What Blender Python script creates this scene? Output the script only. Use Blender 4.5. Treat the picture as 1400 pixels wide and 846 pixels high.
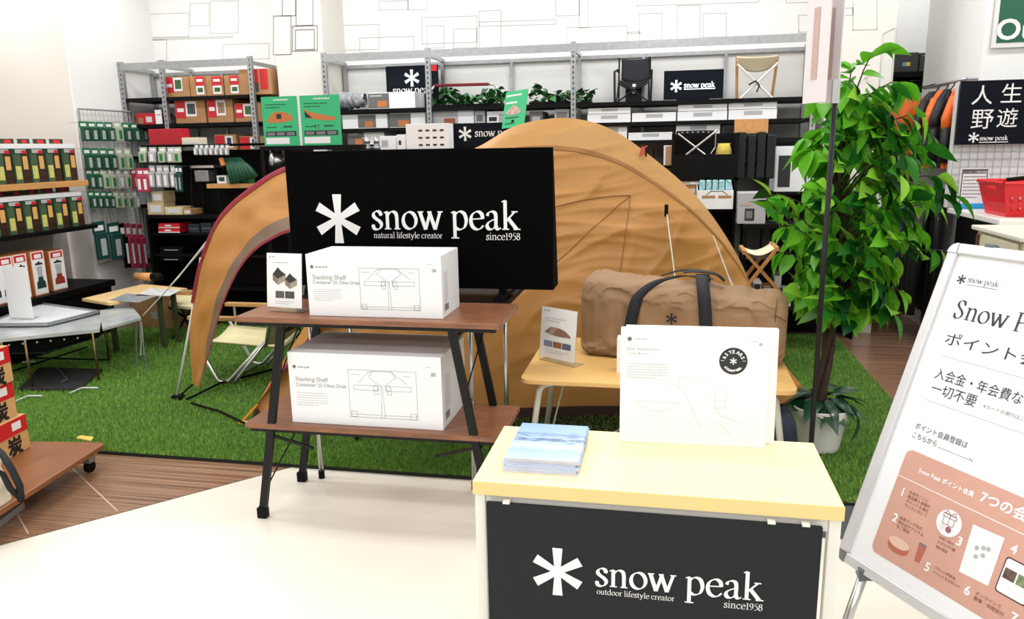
import bpy, math, random
import numpy as np
from mathutils import Vector, Matrix, noise

for o in list(bpy.data.objects):
    bpy.data.objects.remove(o)
C = bpy.context.scene.collection
S = bpy.context.scene
random.seed(7)

# ---------------------------------------------------------------- camera
F_PX, YAW, PITCH, ROLL, EYE = 1035.0, .2006, .2110, -.01784, 1.45
fw = Vector((-math.sin(YAW)*math.cos(PITCH), math.cos(YAW)*math.cos(PITCH), -math.sin(PITCH)))
rt = Vector((math.cos(YAW), math.sin(YAW), 0))
up = rt.cross(fw)
cr = rt*math.cos(ROLL)+up*math.sin(ROLL)
cu = up*math.cos(ROLL)-rt*math.sin(ROLL)
cam = bpy.data.cameras.new('camera')
cam.sensor_width = 36
cam.lens = F_PX/1400*36
cam.clip_start = .05
camo = bpy.data.objects.new('camera', cam)
C.objects.link(camo)
camo.matrix_world = Matrix(((cr.x, cu.x, -fw.x, 0), (cr.y, cu.y, -fw.y, 0), (cr.z, cu.z, -fw.z, EYE), (0, 0, 0, 1)))
S.camera = camo


def P(px, py, x=None, y=None, z=None):
    """point of the place seen at a photo pixel, on the real plane x=, y= or z="""
    d = cr*((px-700)/F_PX) - cu*((py-423)/F_PX) + fw
    t = x/d.x if x is not None else y/d.y if y is not None else (z-EYE)/d.z
    return Vector((0, 0, EYE)) + d*t


# ---------------------------------------------------------------- light
w = bpy.data.worlds.new('World')
S.world = w
w.use_nodes = True
w.node_tree.nodes['Background'].inputs[0].default_value = (1, 1, 1, 1)
w.node_tree.nodes['Background'].inputs[1].default_value = .8
S.view_settings.view_transform = 'Standard'
S.view_settings.look = 'None'
S.view_settings.gamma = 1
S.view_settings.use_curve_mapping = False
S.view_settings.exposure = -.42
CEIL = 3.3
for ly in (-3.2, -1.2, .8, 2.8, 4.9):
    for lx in (-5.2, -2.6, 0, 2.6):
        l = bpy.data.lights.new('ceiling_tube', 'AREA')
        l.shape = 'RECTANGLE'
        l.size, l.size_y = 1.3, .28
        l.energy = 33
        l.color = (.985, .99, 1)
        lo = bpy.data.objects.new('ceiling_tube', l)
        lo.location = (lx, ly, CEIL-.03)
        C.objects.link(lo)


for lx, ly in ((-4.0, 5.75), (-2.2, 5.75), (-.5, 5.75), (.9, 5.5), (1.9, 7.2)):      # wall-washing tubes along the back; the last is added to brighten the right recess
    l = bpy.data.lights.new('wash_or_fill_light', 'AREA')
    l.shape = 'RECTANGLE'
    l.size, l.size_y = 1.3, .2
    l.energy = 21
    lo = bpy.data.objects.new('wash_or_fill_light', l)
    lo.location = (lx, ly, CEIL-.03)
    C.objects.link(lo)


# ---------------------------------------------------------------- materials
def lin(c):
    return tuple((v/255/12.92 if v/255 <= .04045 else ((v/255+.055)/1.055)**2.4) for v in c)


MC = {}


def mat(name, rgb, rough=.6, metal=0, var=0., scale=25, bump=0., bscale=200, trans=0, spec=.5, coat=0, stretch=None):
    if name in MC:
        return MC[name]
    m = bpy.data.materials.new(name)
    m.use_nodes = True
    nt = m.node_tree
    b = nt.nodes['Principled BSDF']
    c = lin(rgb)+(1,)
    b.inputs['Base Color'].default_value = c
    b.inputs['Roughness'].default_value = rough
    b.inputs['Metallic'].default_value = metal
    b.inputs['Specular IOR Level'].default_value = spec
    b.inputs['Coat Weight'].default_value = coat
    if trans:
        b.inputs['Transmission Weight'].default_value = trans
        b.inputs['IOR'].default_value = 1.12
    if var or bump:
        tc = nt.nodes.new('ShaderNodeTexCoord')
        mp = nt.nodes.new('ShaderNodeMapping')
        if stretch:
            mp.inputs['Scale'].default_value = stretch
        nt.links.new(tc.outputs['Object'], mp.inputs[0])
    if var:
        n = nt.nodes.new('ShaderNodeTexNoise')
        n.inputs['Scale'].default_value = scale
        n.inputs['Detail'].default_value = 5
        nt.links.new(mp.outputs[0], n.inputs['Vector'])
        r = nt.nodes.new('ShaderNodeValToRGB')
        r.color_ramp.elements[0].position = .3
        r.color_ramp.elements[1].position = .7
        r.color_ramp.elements[0].color = tuple(v*(1-var) for v in c[:3])+(1,)
        r.color_ramp.elements[1].color = tuple(min(1, v*(1+var)) for v in c[:3])+(1,)
        nt.links.new(n.outputs['Fac'], r.inputs[0])
        nt.links.new(r.outputs[0], b.inputs['Base Color'])
    if bump:
        n = nt.nodes.new('ShaderNodeTexNoise')
        n.inputs['Scale'].default_value = bscale
        n.inputs['Detail'].default_value = 3
        nt.links.new(mp.outputs[0], n.inputs['Vector'])
        bp = nt.nodes.new('ShaderNodeBump')
        bp.inputs['Strength'].default_value = bump
        bp.inputs['Distance'].default_value = .01
        nt.links.new(n.outputs['Fac'], bp.inputs['Height'])
        nt.links.new(bp.outputs[0], b.inputs['Normal'])
    MC[name] = m
    return m


def ramp_mat(name, cols, rough=.5, scale=3, stretch=(1, 1, 1), detail=6, distort=0, spec=.5, coat=0):
    m = bpy.data.materials.new(name)
    m.use_nodes = True
    nt = m.node_tree
    b = nt.nodes['Principled BSDF']
    b.inputs['Roughness'].default_value = rough
    b.inputs['Specular IOR Level'].default_value = spec
    b.inputs['Coat Weight'].default_value = coat
    tc = nt.nodes.new('ShaderNodeTexCoord')
    mp = nt.nodes.new('ShaderNodeMapping')
    mp.inputs['Scale'].default_value = stretch
    n = nt.nodes.new('ShaderNodeTexNoise')
    n.inputs['Scale'].default_value = scale
    n.inputs['Detail'].default_value = detail
    n.inputs['Distortion'].default_value = distort
    r = nt.nodes.new('ShaderNodeValToRGB')
    e = r.color_ramp.elements
    for i, (p, c) in enumerate(cols):
        if i < 2:
            e[i].position = p
        else:
            e.new(p)
        e[i].color = lin(c)+(1,)
    nt.links.new(tc.outputs['Object'], mp.inputs[0])
    nt.links.new(mp.outputs[0], n.inputs['Vector'])
    nt.links.new(n.outputs['Fac'], r.inputs[0])
    nt.links.new(r.outputs[0], b.inputs['Base Color'])
    MC[name] = m
    return m


white = mat('white_paper', (238, 238, 238), .55)
whitew = mat('white_wall', (236, 236, 234), .8, var=.02, scale=2)
beige = mat('beige_wall', (224, 220, 212), .8, var=.02, scale=2)
linem = mat('wall_line_grey', (186, 184, 180), .8)
black = mat('black_matte', (7, 7, 8), .55, spec=.15)
blackboard = mat('black_board', (30, 32, 36), .6, var=.06, scale=8, spec=.25)
pitch = mat('black_sign', (4, 4, 5), .7, spec=.04)
navy = mat('navy_board', (10, 16, 26), .55, spec=.12)
blackm = mat('black_metal', (12, 12, 13), .45, 0, spec=.3)
steel = mat('galvanised_steel', (170, 172, 174), .35, .8, var=.1, scale=30)
alu = mat('aluminium', (215, 215, 212), .28, .9)
greym = mat('grey_panel', (150, 150, 150), .7)
backpanel = mat('shelf_back_white', (214, 213, 210), .75)
red = mat('red_print', (205, 30, 40), .5)
crimson = mat('crimson_webbing', (132, 10, 36), .7, var=.1)
kraft = mat('kraft_card', (176, 132, 88), .75, var=.08, scale=12)
greycard = mat('grey_print', (105, 103, 102), .6)
lgrey = mat('light_grey_print', (178, 178, 180), .6)
mgrey = mat('mid_grey_print', (120, 120, 122), .6)
dgrey = mat('dark_ink', (40, 40, 44), .6)
orange_p = mat('tent_picture_orange', (196, 120, 62), .6)
greenp = mat('green_print', (52, 184, 122), .55)
dgreen = mat('dark_green_card', (18, 74, 50), .55)
mgreen = mat('green_card', (32, 120, 70), .55)
yellow = mat('yellow_print', (226, 196, 60), .5)
clear = mat('clear_acrylic', (245, 250, 250), .04, trans=.97)
poly = mat('clear_packaging', (205, 210, 208), .15, trans=.35)
woodshelf = mat('pine_shelf', (205, 150, 90), .45, var=.12, scale=4, stretch=(8, 1, 8))


# ---------------------------------------------------------------- mesh builder
OFF = {}


class MB:
    def __init__(s):
        s.v, s.f, s.mi = [], [], []
        s.cur = 0

    def add(s, vs, fs):
        n = len(s.v)
        s.v += [tuple(v) for v in vs]
        s.f += [tuple(i+n for i in f) for f in fs]
        s.mi += [s.cur]*len(fs)
        return s

    def box(s, x0, x1, y0, y1, z0, z1):
        return s.add([(x0, y0, z0), (x1, y0, z0), (x1, y1, z0), (x0, y1, z0), (x0, y0, z1), (x1, y0, z1), (x1, y1, z1), (x0, y1, z1)],
                     [(0, 3, 2, 1), (4, 5, 6, 7), (0, 1, 5, 4), (1, 2, 6, 5), (2, 3, 7, 6), (3, 0, 4, 7)])

    def obox(s, o, X, Y, Z):
        """box spanned by vectors from corner o"""
        o, X, Y, Z = map(Vector, (o, X, Y, Z))
        return s.add([o, o+X, o+X+Y, o+Y, o+Z, o+X+Z, o+X+Y+Z, o+Y+Z],
                     [(0, 3, 2, 1), (4, 5, 6, 7), (0, 1, 5, 4), (1, 2, 6, 5), (2, 3, 7, 6), (3, 0, 4, 7)])

    def bar(s, a, b, w=.02, h=.02, side=None):
        a, b = Vector(a), Vector(b)
        d = (b-a).normalized()
        r = side or (Vector((0, 0, 1)) if abs(d.z) < .9 else Vector((1, 0, 0)))
        u = d.cross(Vector(r)).normalized()
        v = u.cross(d)
        return s.obox(a-u*w/2-v*h/2, u*w, v*h, b-a)

    def quad(s, a, b, c, d):
        return s.add([a, b, c, d], [(0, 1, 2, 3)])

    def tube(s, pts, r=.01, n=8, cap=True):
        pts = [Vector(p) for p in pts]
        k = len(pts)
        rr = r if isinstance(r, (list, tuple)) else [r]*k
        vs, fs = [], []
        pu = None
        for i, p in enumerate(pts):
            d = (pts[min(i+1, k-1)]-pts[max(i-1, 0)])
            d = d.normalized() if d.length > 1e-9 else Vector((0, 0, 1))
            if pu is None:
                pu = d.orthogonal().normalized()
            u = (pu-d*pu.dot(d))
            u = u.normalized() if u.length > 1e-6 else d.orthogonal().normalized()
            pu = u
            v = d.cross(u)
            for j in range(n):
                a = 2*math.pi*j/n
                vs.append(p+(u*math.cos(a)+v*math.sin(a))*rr[i])
        for i in range(k-1):
            for j in range(n):
                fs.append((i*n+j, i*n+(j+1) % n, (i+1)*n+(j+1) % n, (i+1)*n+j))
        if cap:
            fs.append(tuple(reversed(range(n))))
            fs.append(tuple(range((k-1)*n, k*n)))
        return s.add(vs, fs)

    def lathe(s, prof, c=(0, 0, 0), n=24, cap=True):
        vs, fs = [], []
        for r, z in prof:
            for j in range(n):
                a = 2*math.pi*j/n
                vs.append((c[0]+r*math.cos(a), c[1]+r*math.sin(a), c[2]+z))
        k = len(prof)
        for i in range(k-1):
            for j in range(n):
                fs.append((i*n+j, i*n+(j+1) % n, (i+1)*n+(j+1) % n, (i+1)*n+j))
        if cap:
            fs.append(tuple(reversed(range(n))))
            fs.append(tuple(range((k-1)*n, k*n)))
        return s.add(vs, fs)

    def prism(s, poly, o, X, Y, t):
        """2-D outline in frame (o, X, Y) extruded by thickness t against the normal"""
        o, X, Y = map(Vector, (o, X, Y))
        N = X.cross(Y).normalized()
        k = len(poly)
        vs = [o+X*a+Y*b for a, b in poly]+[o+X*a+Y*b-N*t for a, b in poly]
        fs = [tuple(range(k)), tuple(reversed(range(k, 2*k)))]
        fs += [(i, i+k, (i+1) % k+k, (i+1) % k) for i in range(k)]
        return s.add(vs, fs)

    def grid(s, fn, nu, nv):
        vs = [fn(i/nu, j/nv) for i in range(nu+1) for j in range(nv+1)]
        fs = [(i*(nv+1)+j, (i+1)*(nv+1)+j, (i+1)*(nv+1)+j+1, i*(nv+1)+j+1) for i in range(nu) for j in range(nv)]
        return s.add(vs, fs)

    def build(s, name, material, parent=None, smooth=False, bevel=0, thick=0, kind=None, sub=0):
        me = bpy.data.meshes.new(name)
        if parent is not None:
            off = OFF[parent.name]
        else:
            xs = np.array(s.v)
            off = Vector(((xs[:, 0].min()+xs[:, 0].max())/2, (xs[:, 1].min()+xs[:, 1].max())/2, xs[:, 2].min()))
        me.from_pydata([(x-off.x, y-off.y, z-off.z) for x, y, z in s.v], [], s.f)
        ms = material if isinstance(material, (list, tuple)) else [material]
        for m in ms:
            me.materials.append(m)
        if len(ms) > 1:
            me.polygons.foreach_set('material_index', s.mi)
        if smooth:
            me.polygons.foreach_set('use_smooth', [True]*len(me.polygons))
        o = bpy.data.objects.new(name, me)
        C.objects.link(o)
        if parent is not None:
            o.parent = parent
        else:
            o.location = off
        OFF[o.name] = off
        if sub:
            q = o.modifiers.new('sub', 'SUBSURF')
            q.levels = q.render_levels = sub
        if thick:
            q = o.modifiers.new('solid', 'SOLIDIFY')
            q.thickness = thick
        if bevel:
            q = o.modifiers.new('bevel', 'BEVEL')
            q.width = bevel
            q.segments = 2
            q.limit_method = 'ANGLE'
        if kind:
            o['kind'] = kind
        return o


def tag(o, label, cat, group=None):
    o['label'] = label
    o['category'] = cat
    if group:
        o['group'] = group
    return o


def thing(name, label, cat, loc=(0, 0, 0), group=None):
    o = bpy.data.objects.new(name, None)
    o.empty_display_size = .05
    C.objects.link(o)
    o.location = loc
    OFF[o.name] = Vector(loc)
    return tag(o, label, cat, group)


def place(o, loc, rz=0, label=None, rx=0):
    """moves a thing that was built around the origin to its place"""
    o.location = loc
    o.rotation_euler = (rx, 0, rz)
    if label:
        o['label'] = label
    return o


def kids(o):
    return [c for c in bpy.data.objects if c.parent == o]


TREE = {}


def copy_tree(root, loc, rz=0, label=None, group=None):
    if root.name not in TREE:
        TREE[root.name] = [(k, kids(k)) for k in kids(root)]
    r = root.copy()
    C.objects.link(r)
    r.location = loc
    r.rotation_euler = (0, 0, rz)
    if label:
        r['label'] = label
    if group:
        r['group'] = group
    for k, subs in TREE[root.name]:
        c = k.copy()
        C.objects.link(c)
        c.parent = r
        for g in subs:
            d = g.copy()
            C.objects.link(d)
            d.parent = c
    return r


def struct(name, mb, m, parent=None, **k):
    o = mb.build(name, m, parent, **k)
    if parent is None:
        o['kind'] = 'structure'
    return o


# ---------------------------------------------------------------- lettering
def catmull(pts, n=6):
    if len(pts) < 3:
        return pts
    out = []
    p = [pts[0]]+list(pts)+[pts[-1]]
    for i in range(1, len(p)-2):
        for j in range(n):
            t = j/n
            out.append(tuple(.5*((2*p[i][k])+(p[i+1][k]-p[i-1][k])*t+(2*p[i-1][k]-5*p[i][k]+4*p[i+1][k]-p[i+2][k])*t*t
                                 + (3*p[i][k]-p[i-1][k]-3*p[i+1][k]+p[i+2][k])*t**3) for k in (0, 1)))
    out.append(pts[-1])
    return out


def ell(cx, cy, rx, ry, n=22):
    return [(cx+rx*math.cos(2*math.pi*i/n+.5), cy+ry*math.sin(2*math.pi*i/n+.5)) for i in range(n+1)]


# a roman face drawn with a broad nib: advance, then strokes ('c' curve, 'l' straight, 't' hairline serif)
ROM = {
 's': (.70, [('c', [(.58, .78), (.5, .95), (.33, 1.0), (.17, .9), (.15, .72), (.3, .57), (.48, .44), (.58, .27), (.5, .07), (.32, -.01), (.14, .05), (.09, .24)]), ('t', [(.585, .99), (.6, .74)]), ('t', [(.08, .28), (.09, .0)])]),
 'n': (1.06, [('l', [(.24, .98), (.24, 0)]), ('t', [(.06, .9), (.24, .99)]), ('t', [(.06, .025), (.44, .025)]), ('c', [(.25, .74), (.42, .93), (.6, .97), (.75, .86), (.79, .62), (.79, .3), (.79, 0)]), ('t', [(.62, .025), (.98, .025)])]),
 'o': (.95, [('c', ell(.47, .49, .37, .46))]),
 'w': (1.42, [('l', [(.12, .97), (.43, 0)]), ('l', [(.43, .0), (.72, .97)]), ('l', [(.66, .97), (.98, 0)]), ('l', [(.98, .0), (1.28, .97)]), ('t', [(0, .96), (.32, .96)]), ('t', [(.55, .96), (.8, .96)]), ('t', [(1.13, .96), (1.43, .96)])]),
 'p': (1.05, [('l', [(.25, .98), (.25, -.48)]), ('t', [(.06, .9), (.25, .99)]), ('t', [(.04, -.46), (.48, -.46)]), ('c', [(.25, .75), (.42, .93), (.6, .97), (.8, .85), (.9, .5), (.8, .14), (.58, .01), (.4, .03), (.25, .14)])]),
 'e': (.88, [('t', [(.12, .56), (.79, .6)]), ('c', [(.77, .58), (.73, .82), (.56, .96), (.36, .94), (.17, .76), (.11, .48), (.19, .18), (.4, .02), (.62, .05), (.8, .22)])]),
 'a': (.9, [('c', [(.15, .74), (.22, .9), (.4, .97), (.57, .9), (.62, .7), (.62, .4), (.62, .2), (.68, .05), (.78, .03), (.88, .1)]), ('c', [(.62, .58), (.4, .5), (.2, .37), (.13, .2), (.21, .05), (.36, .02), (.52, .1), (.62, .24)])]),
 'k': (1.05, [('l', [(.24, 1.56), (.24, 0)]), ('t', [(.06, 1.48), (.24, 1.57)]), ('t', [(.06, .025), (.44, .025)]), ('l', [(.28, .46), (.76, .96)]), ('l', [(.42, .58), (.86, .02)]), ('t', [(.58, .96), (.92, .96)]), ('t', [(.68, .025), (1.06, .025)])]),
 'd': (1.05, [('l', [(.78, 1.56), (.78, 0)]), ('t', [(.6, 1.48), (.78, 1.57)]), ('t', [(.78, .025), (1.0, .05)]), ('c', [(.78, .85), (.6, .97), (.38, .94), (.17, .74), (.11, .46), (.2, .14), (.4, .01), (.6, .05), (.78, .2)])]),
 'i': (.5, [('l', [(.25, .98), (.25, 0)]), ('t', [(.07, .9), (.25, .99)]), ('t', [(.06, .025), (.45, .025)]), ('l', [(.25, 1.46), (.25, 1.3)])]),
 'l': (.5, [('l', [(.25, 1.56), (.25, 0)]), ('t', [(.07, 1.48), (.25, 1.57)]), ('t', [(.06, .025), (.45, .025)])]),
 't': (.58, [('c', [(.24, 1.28), (.24, .9), (.24, .4), (.27, .12), (.38, .02), (.54, .08)]), ('t', [(.04, .94), (.53, .94)])]),
 'u': (1.05, [('c', [(.24, .97), (.24, .6), (.24, .3), (.32, .06), (.5, .01), (.66, .1), (.77, .24)]), ('l', [(.78, .97), (.78, .02)]), ('t', [(.06, .95), (.24, .95)]), ('t', [(.6, .95), (.78, .95)]), ('t', [(.78, .03), (1.0, .05)])]),
 'r': (.72, [('l', [(.24, .98), (.24, 0)]), ('t', [(.06, .9), (.24, .99)]), ('t', [(.06, .025), (.46, .025)]), ('c', [(.25, .68), (.36, .88), (.5, .96), (.64, .9)])]),
 'f': (.6, [('c', [(.62, 1.42), (.5, 1.53), (.36, 1.5), (.27, 1.3), (.25, 1.0), (.25, .5), (.25, 0)]), ('t', [(.05, .94), (.52, .94)]), ('t', [(.06, .025), (.48, .025)])]),
 'y': (.98, [('l', [(.14, .97), (.5, .02)]), ('c', [(.84, .97), (.66, .5), (.48, 0), (.34, -.34), (.2, -.44), (.08, -.36)]), ('t', [(.02, .96), (.34, .96)]), ('t', [(.68, .96), (.98, .96)])]),
 'c': (.85, [('c', [(.74, .76), (.6, .94), (.4, .95), (.18, .78), (.11, .48), (.19, .18), (.4, .02), (.6, .05), (.77, .22)])]),
 '1': (.62, [('l', [(.32, 1.38), (.32, 0)]), ('t', [(.1, 1.22), (.32, 1.38)]), ('t', [(.1, .025), (.54, .025)])]),
 '9': (.82, [('c', ell(.4, .98, .28, .36)), ('c', [(.68, .98), (.64, .55), (.45, .18), (.14, .02)])]),
 '5': (.8, [('t', [(.24, 1.34), (.7, 1.34)]), ('t', [(.24, 1.34), (.19, .82)]), ('c', [(.19, .82), (.42, .86), (.62, .7), (.68, .44), (.55, .14), (.3, .01), (.1, .05)])]),
 '8': (.84, [('c', ell(.41, 1.04, .24, .3)), ('c', ell(.41, .38, .3, .36))]),
 'S': (.95, [('c', [(x*1.25, y*1.42) for x, y in ((.58, .78), (.5, .95), (.33, 1.0), (.17, .9), (.15, .72), (.3, .57), (.48, .44), (.58, .27), (.5, .07), (.32, -.01), (.14, .05), (.09, .24))]), ('t', [(.73, 1.4), (.75, 1.05)]), ('t', [(.1, .4), (.11, .0)])]),
 'P': (1.0, [('l', [(.3, 1.4), (.3, 0)]), ('t', [(.1, .025), (.52, .025)]), ('t', [(.1, 1.38), (.4, 1.38)]), ('c', [(.3, 1.36), (.6, 1.38), (.82, 1.22), (.85, 1.0), (.72, .74), (.48, .66), (.3, .68)])]),
 ' ': (.42, []),
}


def roman(s, weight=.2):
    """quads of a string in x-height units, baseline at 0"""
    vs, fs, x = [], [], 0
    lay = 0
    for ch in s:
        adv, st = ROM[ch]
        for kind, pts in st:
            lay += 1
            p = catmull(pts) if kind == 'c' else pts
            a = weight if kind != 't' else .0
            b = .06 if kind != 't' else .065
            n0 = len(vs)
            for i, (px, py) in enumerate(p):
                q0, q1 = p[max(i-1, 0)], p[min(i+1, len(p)-1)]
                th = math.atan2(q1[1]-q0[1], q1[0]-q0[0])
                hw = .5*math.sqrt((a*math.sin(th-.45))**2+b*b)
                nx, ny = -math.sin(th)*hw, math.cos(th)*hw
                e = (lay % 7)*.002
                vs += [(x+px+nx, py+ny, e), (x+px-nx, py-ny, e)]
            for i in range(len(p)-1):
                fs.append((n0+2*i, n0+2*i+1, n0+2*i+3, n0+2*i+2))
        x += adv
    return vs, fs, x


SANS = {}


def sans(s):
    if s not in SANS:
        cu_ = bpy.data.curves.new('t', 'FONT')
        cu_.body = s
        cu_.resolution_u = 3
        ob = bpy.data.objects.new('t', cu_)
        C.objects.link(ob)
        dg = bpy.context.evaluated_depsgraph_get()
        me = bpy.data.meshes.new_from_object(ob.evaluated_get(dg))
        vs = [tuple(v.co) for v in me.vertices]
        fs = [tuple(p.vertices) for p in me.polygons]
        bpy.data.objects.remove(ob)
        bpy.data.curves.remove(cu_)
        bpy.data.meshes.remove(me)
        SANS[s] = (vs, fs)
    return SANS[s]


def put(vs, fs, fr, sx, sy, m, parent, name, x0=0, y0=0, lift=.0012):
    o, X, Y = map(Vector, fr)
    N = X.cross(Y).normalized()
    b = MB()
    b.add([o+X*(x0+v[0]*sx)+Y*(y0+v[1]*sy)+N*(lift+v[2]*sx*.1) for v in vs], fs)
    return b.build(name, m, parent)


def rtext(s, fr, x, y, m, parent, width, name='lettering', right=False, weight=.2):
    vs, fs, adv = roman(s, weight)
    k = width/adv
    return put(vs, fs, fr, k, k, m, parent, name, x-(width if right else 0), y)


def stext(s, fr, x, y, m, parent, width=None, height=None, name='lettering', bold=0, lift=.0012):
    """sans text with its left baseline at (x, y) of frame fr, fitted to a width or cap height"""
    vs, fs = sans(s)
    if not vs:
        return None
    a = np.array(vs)
    lo, hi = a.min(0), a.max(0)
    k = width/(hi[0]-lo[0]) if width else height/(hi[1]-lo[1])
    ky = height/(hi[1]-lo[1]) if (width and height) else k
    vv = [((v[0]-lo[0])*k, v[1]*ky, 0) for v in vs]
    if bold:
        n = len(vv)
        allv, allf = [], []
        for q, (dx, dy) in enumerate(((0, 0), (bold, 0), (0, bold), (bold, bold))):
            allf += [tuple(i+len(allv) for i in f) for f in fs]
            allv += [(v[0]+dx, v[1]+dy, q*.0003) for v in vv]
        return put(allv, allf, fr, 1, 1, m, parent, name, x, y, lift)
    return put(vv, fs, fr, 1, 1, m, parent, name, x, y, lift)


def star(fr, x, y, size, m, parent, name='asterisk_logo', lift=.0012):
    vs, fs = [], []
    for i, (an, ln) in enumerate(((90, .5), (30, .5), (150, .5), (270, .5), (210, .5), (330, .5))):
        a = math.radians(an)
        d, n = (math.cos(a), math.sin(a)), (-math.sin(a), math.cos(a))
        k = len(vs)
        for t, h in ((0, .055), (ln, .098)):
            for sg in (1, -1):
                vs.append((d[0]*t+n[0]*h*sg, d[1]*t+n[1]*h*sg, i*.002))
        fs.append((k, k+1, k+3, k+2))
    return put(vs, fs, fr, size, size, m, parent, name, x, y, lift)


def logo(fr, x, y, W, m, parent, sub='natural lifestyle creator', full=True):
    """asterisk and word mark: word starts at (x, y) and is W wide"""
    star(fr, x-.235*W, y+.068*W, .325*W, m, parent)
    rtext('snow peak', fr, x, y, m, parent, W, 'word_mark')
    if full:
        rtext(sub, fr, x+.01*W, y-.058*W, m, parent, .475*W, 'tagline', weight=.16)
        rtext('since1958', fr, x+W, y-.066*W, m, parent, .225*W, 'year_line', right=True, weight=.16)


def strips(polys, fr, wd, m, parent, name='line_drawing', lift=.001):
    o, X, Y = map(Vector, fr)
    N = X.cross(Y).normalized()
    b = MB()
    for p in polys:
        for (x0, y0), (x1, y1) in zip(p, p[1:]):
            l = math.hypot(x1-x0, y1-y0)
            if l < 1e-9:
                continue
            nx, ny = -(y1-y0)/l*wd/2, (x1-x0)/l*wd/2
            ex, ey = (x1-x0)/l*wd/2, (y1-y0)/l*wd/2
            q = [(x0+nx-ex, y0+ny-ey), (x0-nx-ex, y0-ny-ey), (x1-nx+ex, y1-ny+ey), (x1+nx+ex, y1+ny+ey)]
            b.quad(*[o+X*a+Y*c+N*lift for a, c in q])
    return b.build(name, m, parent)


def rect(x0, y0, x1, y1):
    return [(x0, y0), (x1, y0), (x1, y1), (x0, y1), (x0, y0)]


def patch(fr, x0, y0, x1, y1, m, parent, name, lift=.001, r=0, slant=0):
    o, X, Y = map(Vector, fr)
    N = X.cross(Y).normalized()
    b = MB()
    if r:
        pts = []
        for cx, cy, a0 in ((x1-r, y1-r, 0), (x0+r, y1-r, 90), (x0+r, y0+r, 180), (x1-r, y0+r, 270)):
            pts += [(cx+r*math.cos(math.radians(a0+i*22.5)), cy+r*math.sin(math.radians(a0+i*22.5))) for i in range(5)]
    else:
        pts = [(x0, y0), (x1, y0), (x1+slant, y1), (x0+slant, y1)]
    b.add([o+X*a+Y*c+N*lift for a, c in pts], [tuple(range(len(pts)))])
    return b.build(name, m, parent)


def shape(fr, pts, m, parent, name, lift=.0014):
    o, X, Y = map(Vector, fr)
    N = X.cross(Y).normalized()
    return MB().add([o+X*a+Y*c+N*lift for a, c in pts], [tuple(range(len(pts)))]).build(name, m, parent)


def greek(fr, x, y, w, n, dy, m, parent, name='small_print', h=None):
    """a paragraph too small to read: thin broken bars"""
    rnd = random.Random(int(abs(x*1e4))+n)
    o, X, Y = map(Vector, fr)
    N = X.cross(Y).normalized()
    b = MB()
    h = h or dy*.3
    for i in range(n):
        a = x
        end = x+w*(1 if i < n-1 else .7)
        while a < end:
            e = min(end, a+w*rnd.uniform(.06, .16))
            b.quad(*[o+X*p+Y*q+N*.001 for p, q in ((a, y-i*dy), (e, y-i*dy), (e, y-i*dy+h), (a, y-i*dy+h))])
            a = e+w*.02
    return b.build(name, m, parent, kind='stuff')

# ================================================================ the setting
wood_m = bpy.data.materials.new('striped_wood_floor')
wood_m.use_nodes = True
nt = wood_m.node_tree
bs = nt.nodes['Principled BSDF']
bs.inputs['Roughness'].default_value = .2
tc = nt.nodes.new('ShaderNodeTexCoord')
mp = nt.nodes.new('ShaderNodeMapping')
mp.inputs['Scale'].default_value = (.8, 170, 1)
n1 = nt.nodes.new('ShaderNodeTexNoise')
n1.inputs['Scale'].default_value = 1.0
n1.inputs['Detail'].default_value = 3
rp = nt.nodes.new('ShaderNodeValToRGB')
for i, (p, c) in enumerate(((.34, (64, 40, 28)), (.68, (150, 110, 82)), (.5, (110, 74, 52)))):
    if i < 2:
        rp.color_ramp.elements[i].position = p
    if i == 2:
        rp.color_ramp.elements.new(p)
for e, c in zip(rp.color_ramp.elements, ((78, 54, 42), (142, 106, 82), (180, 146, 120))):
    e.color = lin(c)+(1,)
nt.links.new(tc.outputs['Object'], mp.inputs[0])
nt.links.new(mp.outputs[0], n1.inputs['Vector'])
nt.links.new(n1.outputs['Fac'], rp.inputs[0])
nt.links.new(rp.outputs[0], bs.inputs['Base Color'])

cream_m = mat('cream_floor_tile', (238, 233, 219), .22, var=.02, scale=1.2)
G0 = 3.05
struct('floor', MB().add([(-9, -5.09, 0), (9, -5.09, 0), (9, -1, 0), (1, G0, 0), (-1.69, G0, 0)], [(0, 1, 2, 3, 4)]), cream_m)
struct('floor_wood', MB().add([(-9, -5.09, 0), (-1.69, G0, 0), (1, G0, 0), (9, -1, 0), (9, 10, 0), (-9, 10, 0)], [(0, 1, 2, 3, 4, 5)]), wood_m)
inl = mat('floor_inlay', (196, 168, 146), .4)
fwood = bpy.data.objects['floor_wood']
for ax, ay, bx_, by_ in ((-3.6, 3.46, -2.2, 2.52), (-3.5, 3.1, -2.42, 2.293)):
    MB().bar((ax, ay, .0004), (bx_, by_, .0004), .006, .0012).build('inlay_line', inl, fwood)
struct('trim_floor_edge', MB().bar((-9, -5.09, .0005), (-1.69, G0, .0005), .004, .002), mat('floor_joint', (90, 70, 55), .6))
struct('ceiling', MB().box(-9, 9, -5.09, 10, CEIL, CEIL+.1), mat('ceiling_white', (235, 235, 235), .9))
WB = 6.66
wb = struct('wall_back', MB().box(-7.5, 1.2, WB, WB+.1, 0, CEIL), whitew)


def wall_lines(parent, y, rects, w=.005, m=linem):
    pl = []
    for r in rects:
        pts = []
        for (px, py) in r:
            q = P(px, py, y=y)
            pts.append((q.x, q.z))
        pl.append(pts)
    strips(pl, ((0, y, 0), (1, 0, 0), (0, 0, 1)), w, m, parent, 'line_pattern', lift=.002)


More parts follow.
